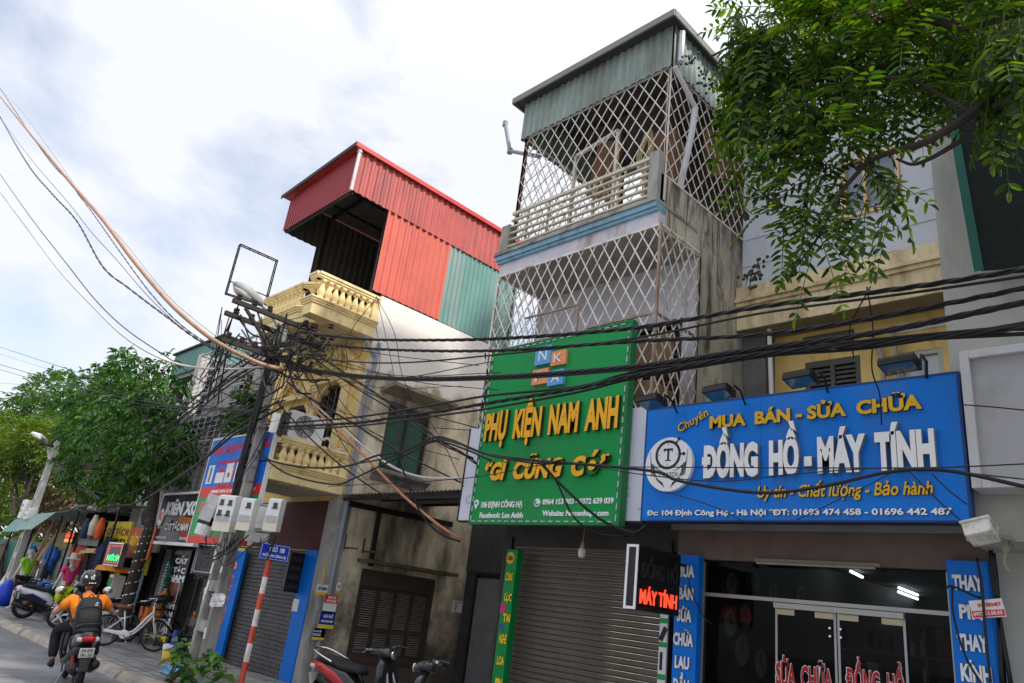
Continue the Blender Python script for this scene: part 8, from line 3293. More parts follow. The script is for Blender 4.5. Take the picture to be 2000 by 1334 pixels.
# ------------------------------------------------------------------ vehicles
def wheel(parent, cx, r, w, m_rim, spokes=5, thin=False):
    MXr = Matrix.Rotation(R(90), 3, 'X')
    m = MB()
    prof = []
    n = 10
    for k in range(n + 1):
        a = math.pi * 2 * k / n
        prof.append((r - w * .55 + w * .55 * math.cos(a), w * .5 * math.sin(a)))
    # closed ring of the tyre
    vs, fs = [], []
    N = 36
    for i in range(N):
        t = 2 * math.pi * i / N
        for k in range(n):
            rr, zz = prof[k]
            vs.append((cx + rr * math.cos(t), zz, r + rr * math.sin(t)))
    for i in range(N):
        for k in range(n):
            fs.append((i * n + k, i * n + (k + 1) % n, ((i + 1) % N) * n + (k + 1) % n, ((i + 1) % N) * n + k))
    m.add(vs, fs)
    ty = m.build('wheel', M_RUBBER, parent, smooth=True)
    m = MB()
    ri = r - w * 1.05
    rw = .3 * w
    for i in range(N):
        a, b = 2 * math.pi * i / N, 2 * math.pi * (i + 1) / N
        for (ra, rb_) in ((ri, ri + w * .14),):
            P_ = lambda q, t, y: (cx + q * math.cos(t), y, r + q * math.sin(t))
            m.quad(P_(ra, a, rw), P_(ra, b, rw), P_(ra, b, -rw), P_(ra, a, -rw))
            m.quad(P_(ra, a, rw), P_(rb_, a, rw), P_(rb_, b, rw), P_(ra, b, rw))
            m.quad(P_(ra, a, -rw), P_(ra, b, -rw), P_(rb_, b, -rw), P_(rb_, a, -rw))
    for i in range(spokes):
        t = 2 * math.pi * i / spokes + .3
        if thin:
            m.tube([(cx, 0, r), (cx + ri * math.cos(t), 0, r + ri * math.sin(t))], .0025, 4)
        else:
            m.bar((cx, 0, r), (cx + ri * math.cos(t), 0, r + ri * math.sin(t)), .035, .03, (0, 1, 0))
    m.lathe([(.05 if not thin else .025, -w * .5), (.05 if not thin else .025, w * .5)], (cx, 0, r), 12, MXr)
    m.build('rim', m_rim, ty)
    return ty


def body_sec(x, z, hw, hh, e=2.6):
    return ((x, 0, z), (0, hw, 0), (0, 0, hh), e)


def scooter(t, m_body, m_low, m_seat=None, m_rim=None, tail=True, plate=None, rail=True, mirrors=True, stripe=None):
    """forward is +x, ground z = 0, length about 1.9 m"""
    m_seat = m_seat or M_RUBBER
    m_rim = m_rim or mat('alloy_rim', (0.42, 0.42, 0.43), .35, metal=.8)
    wheel(t, -.62, .28, .10, m_rim)
    wheel(t, .66, .28, .09, m_rim)
    # tail body
    m = MB()
    m.loft([body_sec(-.93, .74, .05, .03), body_sec(-.88, .73, .10, .07), body_sec(-.7, .69, .15, .11), body_sec(-.45, .63, .17, .14), body_sec(-.2, .56, .16, .18), body_sec(-.05, .46, .13, .16), body_sec(.02, .38, .10, .10)], 20)
    bd = m.build('body', m_body, t, smooth=True)
    m = MB()
    m.loft([body_sec(-.80, .56, .09, .05), body_sec(-.6, .52, .13, .09), body_sec(-.3, .44, .15, .12), body_sec(0, .34, .15, .08), body_sec(.3, .29, .15, .05), body_sec(.42, .33, .14, .06)], 18)
    m.build('lower_body', m_low, t, smooth=True)
    m = MB()
    m.loft([body_sec(-.80, .80, .10, .02), body_sec(-.7, .805, .14, .04), body_sec(-.45, .79, .15, .05), body_sec(-.3, .75, .14, .045), body_sec(-.1, .75, .12, .05), body_sec(.04, .72, .08, .035)], 18)
    m.build('seat', m_seat, t, smooth=True)
    # leg shield
    m = MB()
    m.loft([((.30, 0, .30), (0, .15, 0), (.03, 0, .03), 3), ((.40, 0, .45), (0, .19, 0), (.045, 0, .02), 3), ((.46, 0, .68), (0, .20, 0), (.06, 0, .02), 2.6), ((.44, 0, .86), (0, .16, 0), (.06, 0, .02), 2.4), ((.40, 0, .96), (0, .09, 0), (.05, 0, .02), 2.2)], 20)
    m.build('leg_shield', m_body, t, smooth=True)
    m = MB()
    m.loft([((.30, 0, 1.0), (0, .08, 0), (0, 0, .04), 2.4), ((.38, 0, 1.02), (0, .12, 0), (0, 0, .065), 2.4), ((.47, 0, 1.01), (0, .11, 0), (0, 0, .06), 2.4), ((.54, 0, .99), (0, .06, 0), (0, 0, .035), 2.2)], 16)
    cw = m.build('handlebar_cover', m_body if m_body is not M_RED else M_BLACK, t, smooth=True)
    m = MB()
    m.lathe([(.05, 0), (.045, .02), (.02, .03)], (.53, 0, .99), 14, Matrix.Rotation(R(90), 3, 'Y'))
    m.build('headlight', M_CHROME, cw)
    m = MB()
    for s_ in (1, -1):
        m.tube([(.36, s_ * .05, 1.02), (.33, s_ * .2, 1.05), (.26, s_ * .35, 1.05)], .013, 6)
    m.build('handlebar', M_STEEL, t)
    m = MB()
    for s_ in (1, -1):
        m.tube([(.295, s_ * .27, 1.052), (.25, s_ * .38, 1.05)], .020, 8)
    m.build('grip', M_RUBBER, t)
    m = MB()
    for s_ in (1, -1):
        m.tube([(.36, s_ * .25, 1.07), (.40, s_ * .40, 1.04)], .006, 5)
    m.build('brake_lever', M_CHROME, t)
    if mirrors:
        for s_ in (1, -1):
            m = MB()
            m.tube([(.36, s_ * .20, 1.06), (.37, s_ * .25, 1.2), (.36, s_ * .30, 1.27)], .006, 5)
            q = m.build('mirror_stalk', M_BLACK, t)
            m = MB()
            m.lathe([(.03, -.012), (.058, -.008), (.06, 0), (.055, .004)], (.355, s_ * .33, 1.30), 16, Matrix.Rotation(R(-90), 3, 'Y'), 1.0, 1.2)
            m.build('mirror', M_CHROME, q, smooth=True)
    m = MB()
    for k in range(9):
        a0, a1 = R(20 + k * 14), R(20 + (k + 1) * 14)
        rr = .325
        m.quad((.66 + rr * math.cos(a0), -.06, .28 + rr * math.sin(a0)), (.66 + rr * math.cos(a1), -.06, .28 + rr * math.sin(a1)), (.66 + rr * math.cos(a1), .06, .28 + rr * math.sin(a1)), (.66 + rr * math.cos(a0), .06, .28 + rr * math.sin(a0)))
    m.build('front_fender', m_body, t)
    m = MB()
    for s_ in (1, -1):
        m.tube([(.66, s_ * .07, .28), (.56, s_ * .07, .60), (.44, s_ * .03, .92)], .02, 6)
    m.build('fork', M_STEEL, t)
    # engine, swing arm, exhaust, shocks
    m = MB()
    m.loft([((-.66, .07, .28), (0, .05, 0), (0, 0, .08), 3), ((-.4, .07, .30), (0, .06, 0), (0, 0, .10), 3), ((-.15, .05, .30), (0, .08, 0), (0, 0, .09), 3), ((.0, .02, .30), (0, .06, 0), (0, 0, .05), 3)], 12)
    m.build('engine', mat('dark_engine', (0.05, 0.05, 0.05), .5, metal=.5), t, smooth=True)
    m = MB()
    m.tube([(-.2, -.11, .22), (-.42, -.13, .24), (-.5, -.14, .27)], .022, 8)
    m.lathe([(.035, 0), (.06, .03), (.065, .38), (.05, .43), (.02, .435)], (-.46, -.15, .26), 14, Matrix.Rotation(R(-75), 3, 'Y'))
    m.build('exhaust', M_BLACK, t, smooth=True)
    m = MB()
    for s_ in (1, -1):
        m.tube([(-.62, s_ * .10, .30), (-.50, s_ * .11, .60)], .025, 8)
    m.build('shock_absorber', mat('red_spring', (0.30, 0.02, 0.02), .5, var=.1), t)
    m = MB()
    m.loft([((-.72, 0, .60), (0, .07, 0), (.02, 0, .01), 3), ((-.86, 0, .50), (0, .075, 0), (.02, 0, .01), 3), ((-.93, 0, .30), (0, .06, 0), (.015, 0, .01), 3)], 10)
    rf_ = m.build('rear_mudguard', M_BLACK, t)
    if tail:
        m = MB()
        m.loft([((-.86, 0, .71), (0, .10, 0), (0, 0, .045), 2.6), ((-.93, 0, .71), (0, .085, 0), (0, 0, .04), 2.6), ((-.955, 0, .71), (0, .04, 0), (0, 0, .02), 2.4)], 14)
        m.build('tail_light', mat('red_lens', (0.45, 0.008, 0.010), .15, var=.1), t, smooth=True)
        for s_ in (1, -1):
            m = MB()
            m.loft([((-.80, s_ * .10, .70), (0, .05, 0), (0, 0, .04), 2.6), ((-.90, s_ * .105, .70), (0, .035, 0), (0, 0, .03), 2.4)], 10)
            m.build('indicator', mat('clear_lens', (0.60, 0.50, 0.48), .15), t, smooth=True)
    Mp = Matrix.Rotation(R(-22), 3, 'Y')
    pc = Vector((-.93, 0, .53))
    m = MB()
    m.obox(pc, (.008, .19, .14), Mp)
    pt_ = m.build('number_plate', mat('plate_white', (0.68, 0.66, 0.60), .5, var=.05), t, bevel=.004)
    if plate:
        m = MB()
        uy = Vector((0, -1, 0))
        uz = Mp @ Vector((0, 0, 1))
        for s_, dz in ((plate[0], .015), (plate[1], -.05)):
            txt(m, s_, pc + Mp @ Vector((-.005, 0, dz)) + Vector((0, .075, 0)), uy, uz, .15, .04, .002, .01)
        m.build('plate_lettering', M_INK, pt_)
    if rail:
        m = MB()
        m.tube(smooth_pts([(-.45, .15, .80), (-.7, .15, .86), (-.88, .11, .90), (-.94, 0, .91), (-.88, -.11, .90), (-.7, -.15, .86), (-.45, -.15, .80)], 4), .014, 7)
        m.build('grab_rail', M_CHROME if rail == 1 else M_BLACK, t, smooth=True)
    if stripe:
        m = MB()
        for s_ in (1, -1):
            m.prism([(-.75, .60), (-.2, .42), (-.12, .50), (-.5, .66)], s_ * .172, s_ * .178, 'xz')
        m.build('stripe', stripe, bd)
    m = MB()
    m.tube([(-.1, .12, .22), (-.12, .22, .01)], .012, 5)
    m.build('side_stand', M_STEEL, t)
    return t


M_SILV = mat('silver_paint', (0.62, 0.63, 0.65), .3, metal=.2, var=.04, coat=.4)
M_BLKP = mat('black_paint', (0.014, 0.014, 0.015), .22, var=.15, coat=.5)
M_REDPT = mat('red_paint', (0.42, 0.010, 0.012), .22, var=.05, coat=.5)
RIDE = Vector((-12.98, 3.98, -.13))
rs = thing('motor_scooter', RIDE, 'black motor scooter with a red tail light ridden away along the kerb', 'motor scooter', 'motor scooters', local=True)
rs.rotation_euler = (R(-6), 0, R(180) + R(-8))
scooter(rs, M_BLKP, M_BLACK, plate=('29-D2', '181.55'), rail=2, mirrors=True)

s1 = thing('motor_scooter', (-22.95, 6.05, 0), 'silver motor scooter with a blue stripe parked tail first at the kerb by the mannequins', 'motor scooter', 'motor scooters', local=True)
s1.rotation_euler = (R(7), 0, R(70))
scooter(s1, M_SILV, M_BLACK, stripe=C_NAVY, rail=2, mirrors=False)
mb = MB()
mb.obox((-.62, .14, .52), (.3, .02, .07), (0, R(10), 0))
mb.build('orange_sticker', mat('orange_sticker_print', (0.8, 0.12, 0.02), .5), s1)
s2 = thing('motor_scooter', (-20.6, 6.3, 0), 'black and silver motor scooter parked beyond the rider with its round mirror showing', 'motor scooter', 'motor scooters', local=True)
s2.rotation_euler = (R(7), 0, R(-118))
scooter(s2, M_BLKP, M_SILV, rail=1)
# the two bikes at the alley mouth
s3 = thing('motor_scooter', (-8.62, 6.15, -.02), 'red and black motor scooter with a chrome grab rail parked at the alley mouth', 'motor scooter', 'motor scooters', local=True)
s3.rotation_euler = (R(6), 0, R(8))
scooter(s3, M_BLKP, M_BLACK, rail=1, mirrors=False)
mb = MB()
for s_ in (1, -1):
    mb.loft([((-.90, s_ * .07, .72), (0, .05, 0), (0, 0, .06), 2.6), ((-.6, s_ * .145, .70), (0, .03, 0), (0, 0, .06), 2.6), ((-.3, s_ * .165, .60), (0, .012, 0), (0, 0, .07), 2.6), ((-.1, s_ * .14, .48), (0, .012, 0), (0, 0, .05), 2.6)], 12)
mb.build('side_panel', M_REDPT, s3, smooth=True)
h0, h1 = at(793, 1316, Z=1.03), at(893, 1286, Z=1.03)
hv = (h1 - h0).normalized()
ha = math.atan2(hv.y, hv.x) + math.pi / 2
hm_ = (h0 + h1) / 2 - Vector((math.cos(ha), math.sin(ha), 0)) * .3

s4 = thing('motor_scooter', (hm_.x, hm_.y, -.02), 'black and white motor scooter with chrome handlebar ends left of the green pillar sign', 'motor scooter', 'motor scooters', local=True)
s4.rotation_euler = (R(3), 0, ha)
scooter(s4, M_BLKP, M_SILV, rail=1, mirrors=False, stripe=M_WLET)
mb = MB()
for s_ in (1, -1):
    mb.tube([(.33, s_ * .06, 1.06), (.30, s_ * .25, 1.09), (.24, s_ * .40, 1.08)], .016, 8)
mb.build('chrome_bar', M_CHROME, s4)

# white bicycle
a, b = at(289, 1272, Z=0), at(205, 1262, Z=0)
hd_ = math.atan2(a.y - b.y, a.x - b.x)
bc = thing('bicycle', (a + b) / 2, 'white step-through bicycle with a brown saddle standing on the pavement', 'bicycle', local=True)
bc.rotation_euler = (R(5), 0, hd_)
M_WB = mat('white_bike_paint', (0.76, 0.76, 0.75), .3, var=.03, coat=.3)
for cx in (-.5, .5):
    wheel(bc, cx, .31, .045, M_CHROME, 18, True)
mb = MB()
tb = lambda p, r=.017: mb.tube(smooth_pts(p, 4) if len(p) > 2 else p, r, 8)
tb([(-.12, 0, .28), (-.22, 0, .72)])
tb([(.36, 0, .78), (.22, 0, .60), (.05, 0, .36), (-.12, 0, .29)], .022)
tb([(.355, 0, .70), (.2, 0, .46), (.02, 0, .28), (-.12, 0, .28)], .018)
tb([(.33, 0, .88), (.37, 0, .68)], .02)
for s_ in (.05, -.05):
    tb([(.37, 0, .68), (.42, s_, .55), (.5, s_, .31)], .013)
    tb([(-.12, 0, .28), (-.5, s_, .31)], .013)
    tb([(-.19, 0, .60), (-.5, s_, .31)], .011)
mb.build('frame', M_WB, bc, smooth=True)
mb = MB()
mb.tube(smooth_pts([(.12, .28, .98), (.24, .24, 1.0), (.32, .12, 1.03), (.34, 0, .96), (.32, -.12, 1.03), (.24, -.24, 1.0), (.12, -.28, .98)], 5), .012, 7)
mb.tube([(.33, 0, .86), (.34, 0, .97)], .014, 7)
mb.build('handlebar', M_CHROME, bc, smooth=True)
mb = MB()
mb.loft([((-.38, 0, .80), (0, .10, 0), (0, 0, .03), 2.5), ((-.28, 0, .80), (0, .09, 0), (0, 0, .035), 2.5), ((-.14, 0, .80), (0, .035, 0), (0, 0, .025), 2.5), ((-.08, 0, .79), (0, .015, 0), (0, 0, .015), 2.5)], 14)
mb.build('saddle', mat('brown_saddle', (0.20, 0.065, 0.025), .5, var=.1), bc, smooth=True)
mb = MB()
MXr = Matrix.Rotation(R(90), 3, 'X')
mb.lathe([(.09, -.004), (.09, .004)], (-.12, -.05, .28), 20, MXr)
mb.loft([((-.52, -.055, .31), (0, .012, 0), (0, 0, .03), 3), ((-.3, -.055, .30), (0, .012, 0), (0, 0, .035), 3), ((-.05, -.055, .29), (0, .012, 0), (0, 0, .06), 3), ((.0, -.055, .28), (0, .01, 0), (0, 0, .03), 3)], 10)
mb.build('chain_guard', M_WB, bc)
mb = MB()
mb.bar((-.12, -.075, .28), (-.02, -.075, .14), .02, .015)
mb.obox((-.01, -.11, .13), (.09, .07, .02))
mb.bar((-.12, .06, .28), (-.22, .06, .42), .02, .015)
mb.obox((-.23, .10, .43), (.09, .07, .02))
mb.build('pedal', M_CHROME, bc)
mb = MB()
for cx, a0_, a1_ in ((-.5, 20, 190), (.5, 30, 150)):
    n_ = 14
    for k in range(n_):
        q0, q1 = R(a0_ + (a1_ - a0_) * k / n_), R(a0_ + (a1_ - a0_) * (k + 1) / n_)
        rr = .335
        mb.quad((cx + rr * math.cos(q0), -.028, .31 + rr * math.sin(q0)), (cx + rr * math.cos(q1), -.028, .31 + rr * math.sin(q1)), (cx + rr * math.cos(q1), .028, .31 + rr * math.sin(q1)), (cx + rr * math.cos(q0), .028, .31 + rr * math.sin(q0)))
mb.build('mudguard', M_WB, bc)
mb = MB()
mb.box(-.72, -.36, -.07, .07, .655, .67)
for s_ in (.06, -.06):
    mb.tube([(-.66, s_, .66), (-.5, s_, .32)], .006, 5)
mb.build('carrier', M_CHROME, bc)
# dark second bicycle behind it
b2 = thing('bicycle', (-18.3, 6.9, 0), 'dark bicycle half hidden behind the white one, a jacket over its bars', 'bicycle', local=True)
b2.rotation_euler = (R(5), 0, hd_ - .2)
for cx in (-.5, .5):
    wheel(b2, cx, .31, .045, M_STEEL, 18, True)
mb = MB()
tb([(-.12, 0, .28), (-.22, 0, .80)])
tb([(.36, 0, .80), (-.2, 0, .72)], .018)
tb([(.36, 0, .72), (-.12, 0, .28)], .018)
for s_ in (.05, -.05):
    tb([(.35, 0, .80), (.5, s_, .31)], .013)
    tb([(-.12, 0, .28), (-.5, s_, .31)], .013)
    tb([(-.19, 0, .60), (-.5, s_, .31)], .011)
mb.build('frame', M_BLACK, b2)
mb = MB()
mb.tube(smooth_pts([(.16, .28, 1.0), (.3, .15, 1.02), (.34, 0, .95), (.3, -.15, 1.02), (.16, -.28, 1.0)], 5), .012, 7)
mb.build('handlebar', M_STEEL, b2)
mb = MB()
mb.loft([((-.38, 0, .86), (0, .09, 0), (0, 0, .03), 2.5), ((-.14, 0, .86), (0, .03, 0), (0, 0, .025), 2.5)], 12)
mb.build('saddle', M_RUBBER, b2)
mb = MB()
mb.loft([((-.1, 0, .98), (0, .22, 0), (0, 0, .05), 2.2), ((.15, 0, 1.0), (0, .3, 0), (0, 0, .09), 2.4), ((.4, 0, 1.02), (0, .24, 0), (0, 0, .07), 2.2)], 14)
jk = mb.build('jacket', M_BLACK, b2, smooth=True)


# ------------------------------------------------------------------ people
def skin_mesh(verts, edges, radii, root=0, levels=1):
    """one continuous surface grown round a skeleton; returns vertices and faces"""
    me = bpy.data.meshes.new('skeleton')
    me.from_pydata([tuple(v) for v in verts], edges, [])
    o = bpy.data.objects.new('skeleton', me)
    COL.objects.link(o)
    md = o.modifiers.new('skin', 'SKIN')
    md.use_smooth_shade = True
    for i, r in enumerate(radii):
        sv = me.skin_vertices[0].data[i]
        sv.radius = r if isinstance(r, tuple) else (r, r)
        sv.use_root = (i == root)
    sb_ = o.modifiers.new('sub', 'SUBSURF')
    sb_.levels = levels
    sb_.render_levels = levels
    bpy.context.view_layer.update()
    dg = bpy.context.evaluated_depsgraph_get()
    e = o.evaluated_get(dg)
    m2 = e.to_mesh()
    vs = [tuple(v.co) for v in m2.vertices]
    fs = [tuple(p.vertices) for p in m2.polygons]
    e.to_mesh_clear()
    bpy.data.objects.remove(o)
    bpy.data.meshes.remove(me)
    return vs, fs


M_SKIN = mat('skin', (0.42, 0.23, 0.15), .55, var=.06)
M_MANN = mat('mannequin_plastic', (0.62, 0.56, 0.48), .4, var=.05)
C_ORANGE = cl('orange_shirt_cloth', (0.82, 0.22, 0.015))


def head_mesh(c, f, up, s=1.0, face=True):
    """head: skull, jaw, nose, ears, brow; c centre, f facing direction"""
    c, f, up = Vector(c), Vector(f).normalized(), Vector(up).normalized()
    sd_ = f.cross(up).normalized()
    m = MB()
    secs = []
    for (h, wx, wf, off) in ((-.125, .02, .02, .05), (-.11, .042, .045, .04), (-.07, .058, .07, .02), (-.02, .07, .088, .005), (.03, .075, .095, -.005), (.08, .068, .085, -.012), (.11, .045, .058, -.015), (.125, .015, .02, -.015)):
        secs.append((c + up * h * s + f * off * s, sd_ * wx * s, f * wf * s, 2.2))
    m.loft(secs, 16)
    if face:
        m.loft([(c + f * .085 * s + up * .02 * s, sd_ * .008 * s, up * .01 * s, 2), (c + f * .108 * s - up * .015 * s, sd_ * .016 * s, up * .012 * s, 2), (c + f * .09 * s - up * .03 * s, sd_ * .012 * s, up * .006 * s, 2)], 8)
        for q in (1, -1):
            m.loft([(c + sd_ * q * .072 * s + up * .02 * s, f * .022 * s, up * .03 * s, 2), (c + sd_ * q * .088 * s + up * .02 * s - f * .01 * s, f * .02 * s, up * .028 * s, 2)], 8)
    return m


# rider, in the frame of his scooter
pr = thing('person', RIDE, 'rider in an orange polo shirt and dark trousers on the moving scooter', 'person', local=True)
pr.rotation_euler = rs.rotation_euler
hip, chest, neck = Vector((-.30, 0, .86)), Vector((-.18, 0, 1.09)), Vector((-.10, 0, 1.26))
shL, shR = Vector((-.13, .215, 1.19)), Vector((-.13, -.215, 1.19))
elL, elR = Vector((-.02, .40, .99)), Vector((-.02, -.40, .99))
wrL, wrR = Vector((.20, .345, 1.06)), Vector((.20, -.345, 1.06))
knL, knR = Vector((.12, .30, .76)), Vector((.14, -.24, .76))
anL, anR = Vector((-.02, .30, .36)), Vector((.02, -.26, .36))
V_ = [hip, Vector((-.25, 0, .98)), chest, neck, Vector((-.07, 0, 1.34)), shL, elL, wrL, shR, elR, wrR, Vector((-.24, .10, .87)), knL, anL, Vector((-.24, -.10, .87)), knR, anR, Vector((.12, .31, .27)), Vector((.14, -.27, .27)), Vector((.245, .34, 1.05)), Vector((.245, -.34, 1.05))]
E_ = [(0, 1), (1, 2), (2, 3), (3, 4), (2, 5), (5, 6), (6, 7), (2, 8), (8, 9), (9, 10), (0, 11), (11, 12), (12, 13), (0, 14), (14, 15), (15, 16), (13, 17), (16, 18), (7, 19), (10, 20)]
Rr = [(.15, .12), (.14, .11), (.15, .11), .055, .05, .06, .042, .03, .06, .042, .03, .085, .06, .04, .085, .06, .04, .035, .035, .035, .035]
vs, fs = skin_mesh(V_, E_, Rr)
mb = MB()
mb.add(vs, fs)
# fingers closed round the grips
for s_ in (1, -1):
    for k in range(4):
        y = s_ * (.315 + .020 * k)
        g0 = Vector((.275 - .004 * k, y, 1.075))
        mb.tube([g0 + Vector((-.03, 0, .012)), g0 + Vector((.0, 0, .016)), g0 + Vector((.018, 0, -.008)), g0 + Vector((.004, 0, -.045)), g0 + Vector((-.02, 0, -.045))], [.009, .009, .0085, .008, .006], 6)
    mb.tube([Vector((.24, s_ * .318, 1.06)), Vector((.26, s_ * .295, 1.05)), Vector((.285, s_ * .285, 1.035))], [.011, .010, .007], 6)
hm = head_mesh((-.05, 0, 1.44), (1, 0, -.03), (0.03, 0, 1))
mb.add(hm.v, hm.f)
mb.build('body', M_SKIN, pr, smooth=True)
# shirt
Vs = [hip + Vector((0, 0, -.03)), Vector((-.25, 0, .98)), chest, Vector((-.115, 0, 1.235)), shL, shL.lerp(elL, .62), shR, shR.lerp(elR, .62)]
vs, fs = skin_mesh(Vs, [(0, 1), (1, 2), (2, 3), (2, 4), (4, 5), (2, 6), (6, 7)], [(.195, .16), (.19, .155), (.20, .15), .08, .095, .078, .095, .078])
mb = MB()
mb.add(vs, fs)
mb.loft([((-.12, 0, 1.225), (0, .09, 0), (.085, 0, 0), 2.2), ((-.095, 0, 1.29), (0, .072, 0), (.07, 0, 0), 2.2)], 16)
mb.build('shirt', C_ORANGE, pr, smooth=True)
M_TROU = cl('dark_trouser_cloth', (0.016, 0.016, 0.019))
Vs = [hip + Vector((-.02, 0, .0)), hip + Vector((0, 0, .08)), Vector((-.2, .11, .86)), knL, anL + Vector((0, 0, .0)), Vector((-.2, -.11, .86)), knR, anR]
vs, fs = skin_mesh(Vs, [(0, 1), (0, 2), (2, 3), (3, 4), (0, 5), (5, 6), (6, 7)], [(.165, .15), (.165, .135), .11, .085, .066, .11, .085, .066])
mb = MB()
mb.add(vs, fs)
mb.build('trousers', M_TROU, pr, smooth=True)
for s_, an in ((1, anL), (-1, anR)):
    mb = MB()
    mb.loft([(an + Vector((-.07, 0, -.06)), (0, .035, 0), (0, 0, .045), 2.4), (an + Vector((0, 0, -.05)), (0, .042, 0), (0, 0, .055), 2.4), (an + Vector((.1, 0, -.075)), (0, .045, 0), (0, 0, .035), 2.4), (an + Vector((.18, 0, -.085)), (0, .035, 0), (0, 0, .022), 2.4)], 14)
    sh = mb.build('shoe', M_BLACK, pr, smooth=True)
    mb = MB()
    mb.loft([(an + Vector((-.1, 0, -.115)), (0, .036, 0), (0, 0, .012), 3), (an + Vector((.19, 0, -.115)), (0, .040, 0), (0, 0, .012), 3)], 10)
    mb.build('sole', mat('grey_sole', (0.35, 0.35, 0.36), .7), sh)
mb = MB()
hc = Vector((-.06, 0, 1.485))
secs = []
for (h, w, l) in ((-.10, .118, .128), (-.06, .132, .145), (0, .142, .155), (.05, .135, .148), (.10, .108, .118), (.135, .06, .066), (.145, .02, .02)):
    secs.append((hc + Vector((0, 0, h)), (0, w, 0), (l, 0, 0), 2.1))
mb.loft(secs, 22)
he = mb.build('helmet', mat('black_gloss', (0.012, 0.012, 0.014), .18, var=.2, coat=.6), pr, smooth=True)
mb = MB()
txt(mb, 'TC', hc + Vector((-.152, .028, .005)), (0, -1, 0), (0.1, 0, 1), .055, .04, .006, .03)
mb.obox(hc + Vector((-.128, .085, .04)), (.012, .035, .035), (R(20), R(10), R(30)))
for y in (-.02, .0, .03, -.05):
    mb.obox(hc + Vector((-.15, y, -.05)), (.012, .018, .012))
mb.build('helmet_marks', M_WLET, he)
mb = MB()
mb.tube([hc + Vector((-.02, .125, -.08)), hc + Vector((.03, .08, -.17)), hc + Vector((.05, 0, -.185)), hc + Vector((.03, -.08, -.17)), hc + Vector((-.02, -.125, -.08))], .008, 5)
mb.build('chin_strap', M_BLACK, he)
# his backpack
bpk = thing('backpack', RIDE, 'black backpack with a small white emblem worn by the scooter rider', 'backpack', local=True)
bpk.rotation_euler = rs.rotation_euler
M_BAG = mat('black_bag_cloth', (0.016, 0.016, 0.017), .6, var=.3, vscale=9, bump=.3, bscale=30)
up_b = Vector((.22, 0, 1)).normalized()
fb_ = Vector((1, 0, -.22)).normalized()
bc0 = Vector((-.475, 0, 1.00))
mb = MB()
secs = []
for (h, w, d) in ((-.27, .11, .07), (-.25, .155, .105), (-.15, .175, .13), (0, .175, .135), (.12, .165, .12), (.2, .14, .09), (.245, .09, .05)):
    secs.append((bc0 + up_b * h, Vector((0, w, 0)), fb_ * d, 3.2))
mb.loft(secs, 24)
pk = mb.build('bag', M_BAG, bpk, smooth=True)
mb = MB()
secs = []
for (h, w, d) in ((-.22, .10, .03), (-.2, .135, .05), (-.08, .14, .06), (.03, .13, .05), (.06, .10, .02)):
    secs.append((bc0 + up_b * h - fb_ * .115, Vector((0, w, 0)), fb_ * d, 3.2))
mb.loft(secs, 20)
mb.build('front_pocket', M_BAG, pk, smooth=True)
mb = MB()
mb.tube(smooth_pts([bc0 + up_b * .10 + Vector((-.128, .14, 0)), bc0 + up_b * .125 + Vector((-.14, 0, 0)), bc0 + up_b * .10 + Vector((-.128, -.14, 0))], 5), .005, 5)
mb.tube(smooth_pts([bc0 + up_b * .245 + Vector((0, .04, 0)), bc0 + up_b * .29, bc0 + up_b * .245 + Vector((0, -.04, 0))], 5), .008, 6)
mb.build('zip', M_BLACK, pk)
mb = MB()
ec = bc0 + up_b * .135 - fb_ * .126 + Vector((0, -.065, 0))
for k, w in enumerate((.03, .045)):
    mb.obox(ec + up_b * (-.02 * k), (.006, w, .009))
mb.obox(ec + up_b * .018 + Vector((0, -.01, 0)), (.006, .028, .012))
mb.build('emblem', M_WLET, pk)
for s_ in (1, -1):
    mb = MB()
    pth = smooth_pts([bc0 + up_b * .2 + fb_ * .05 + Vector((0, s_ * .09, 0)), Vector((-.19, s_ * .13, 1.285)), Vector((-.07, s_ * .15, 1.26)), Vector((-.01, s_ * .17, 1.14)), Vector((-.10, s_ * .20, 1.0)), bc0 + up_b * -.18 + fb_ * .06 + Vector((0, s_ * .15, 0))], 5)
    for i in range(len(pth) - 1):
        mb.bar(pth[i], pth[i + 1] + (pth[i + 1] - pth[i]) * .1, .045, .016, (0, s_, .2))
    mb.build('strap', M_BAG, pk)


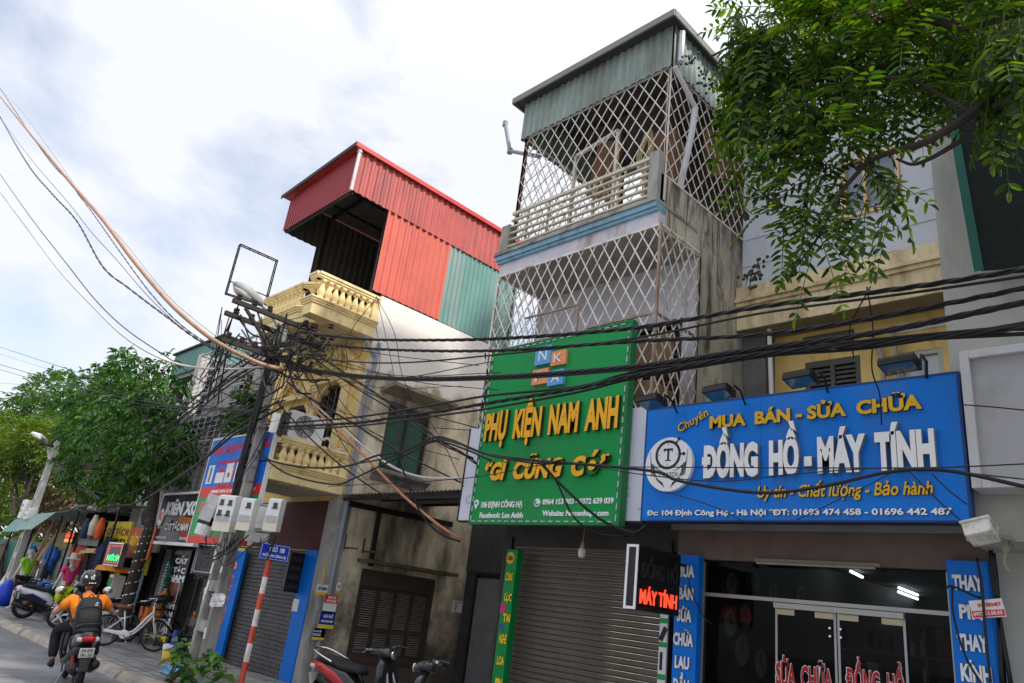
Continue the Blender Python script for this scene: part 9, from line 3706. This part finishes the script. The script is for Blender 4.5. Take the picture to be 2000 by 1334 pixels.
# mannequins of the clothes stall
def mannequin(loc, rz, label, shirt, low, low_kind, hat, height=1.75):
    t = thing('mannequin', loc, label, 'mannequin', 'mannequins of the clothes stall', local=True)
    t.rotation_euler = (0, 0, R(rz))
    s = height / 1.75
    q = lambda x, y, z: Vector((x, y, z)) * s
    V_ = [q(0, 0, .92), q(0, 0, 1.1), q(0, 0, 1.3), q(0, 0, 1.46), q(0, 0, 1.54), q(0, .19, 1.40), q(-.02, .26, 1.14), q(.06, .27, .90), q(0, -.19, 1.40), q(-.02, -.26, 1.14), q(.06, -.27, .90), q(0, .09, .86), q(.02, .10, .48), q(0, .10, .08), q(0, -.09, .86), q(.03, -.10, .48), q(-.02, -.11, .08), q(.14, .11, .04), q(.12, -.12, .04), q(.10, .27, .82), q(.10, -.27, .82)]
    vs, fs = skin_mesh(V_, E_, [(.14 * s, .11 * s), (.12 * s, .09 * s), (.145 * s, .10 * s), .05 * s, .045 * s, .055 * s, .038 * s, .026 * s, .055 * s, .038 * s, .026 * s, .08 * s, .055 * s, .035 * s, .08 * s, .055 * s, .035 * s, .03 * s, .03 * s, .03 * s, .03 * s])
    m = MB()
    m.add(vs, fs)
    h_ = head_mesh(q(.02, 0, 1.63), (1, 0, 0), (0, 0, 1), s)
    m.add(h_.v, h_.f)
    m.build('body', M_MANN, t, smooth=True)
    Vs = [q(0, 0, .88), q(0, 0, 1.1), q(0, 0, 1.3), q(0, 0, 1.44), q(0, .19, 1.40), q(-.01, .235, 1.24), q(0, -.19, 1.40), q(-.01, -.235, 1.24)]
    vs, fs = skin_mesh(Vs, [(0, 1), (1, 2), (2, 3), (2, 4), (4, 5), (2, 6), (6, 7)], [(.17 * s, .135 * s), (.145 * s, .115 * s), (.165 * s, .12 * s), .06 * s, .07 * s, .065 * s, .07 * s, .065 * s])
    m = MB()
    m.add(vs, fs)
    m.build('shirt', shirt, t, smooth=True)
    zb_ = .5 if low_kind == 'shorts' else .1
    Vs = [q(0, 0, .94), q(0, .09, .86), q(.015, .10, zb_), q(0, -.09, .86), q(.015, -.105, zb_)]
    vs, fs = skin_mesh(Vs, [(0, 1), (1, 2), (0, 3), (3, 4)], [(.155 * s, .125 * s), .105 * s, (.10 if low_kind == 'shorts' else .075) * s, .105 * s, (.10 if low_kind == 'shorts' else .075) * s])
    m = MB()
    m.add(vs, fs)
    m.build('shorts' if low_kind == 'shorts' else 'trousers', low, t, smooth=True)
    m = MB()
    c = q(.01, 0, 1.69)
    if hat[0] == 'cap':
        m.loft([(c + Vector((0, 0, -.03)), (0, .085 * s, 0), (.105 * s, 0, 0), 2.1), (c + Vector((0, 0, .03)), (0, .08 * s, 0), (.10 * s, 0, 0), 2.1), (c + Vector((0, 0, .07)), (0, .05 * s, 0), (.06 * s, 0, 0), 2.1), (c + Vector((0, 0, .082)), (0, .01, 0), (.01, 0, 0), 2)], 16)
        m.obox(c + Vector((.13 * s, 0, -.03)), (.11 * s, .13 * s, .012), (0, R(10), 0))
        m.build('cap', hat[1], t, smooth=False)
    else:
        m.lathe([(.01, .11), (.07, .105), (.09, .08), (.10, .0), (.105, -.02), (.21, -.045), (.215, -.055), (.10, -.035)], c, 20)
        m.build('sun_hat', hat[1], t, smooth=True)
    return t


g1_, g2_ = at(22, 1190, Z=0), at(40, 1187, Z=0)
mannequin((g1_.x + .35, g1_.y - .05, 0), 215, 'mannequin in a lime green shirt, black shorts and a blue cap', cl('lime_cloth', (0.28, 0.60, 0.03)), C_BLK, 'shorts', ('cap', C_BLUE), 1.80)
mannequin((g2_.x + .9, g2_.y - .35, 0), 205, 'mannequin in a coral shirt and teal patterned trousers beside the lime green one', cl('coral_cloth', (0.85, 0.11, 0.06)), mat('teal_pattern', (0.02, 0.26, 0.26), .9, var=.8, vscale=18), 'trousers', ('cap', C_NAVY), 1.74)
pk_ = at(142, 1100, Y=6.15)
mannequin((pk_.x, 6.15, 0), 200, 'mannequin in a hot pink shirt and a pale sun hat behind the parked scooters', cl('pink_cloth', (0.70, 0.045, 0.17)), cl('lime_yellow_cloth', (0.55, 0.75, 0.02)), 'shorts', ('hat', mat('pale_felt', (0.55, 0.50, 0.42), .9)), 1.70)
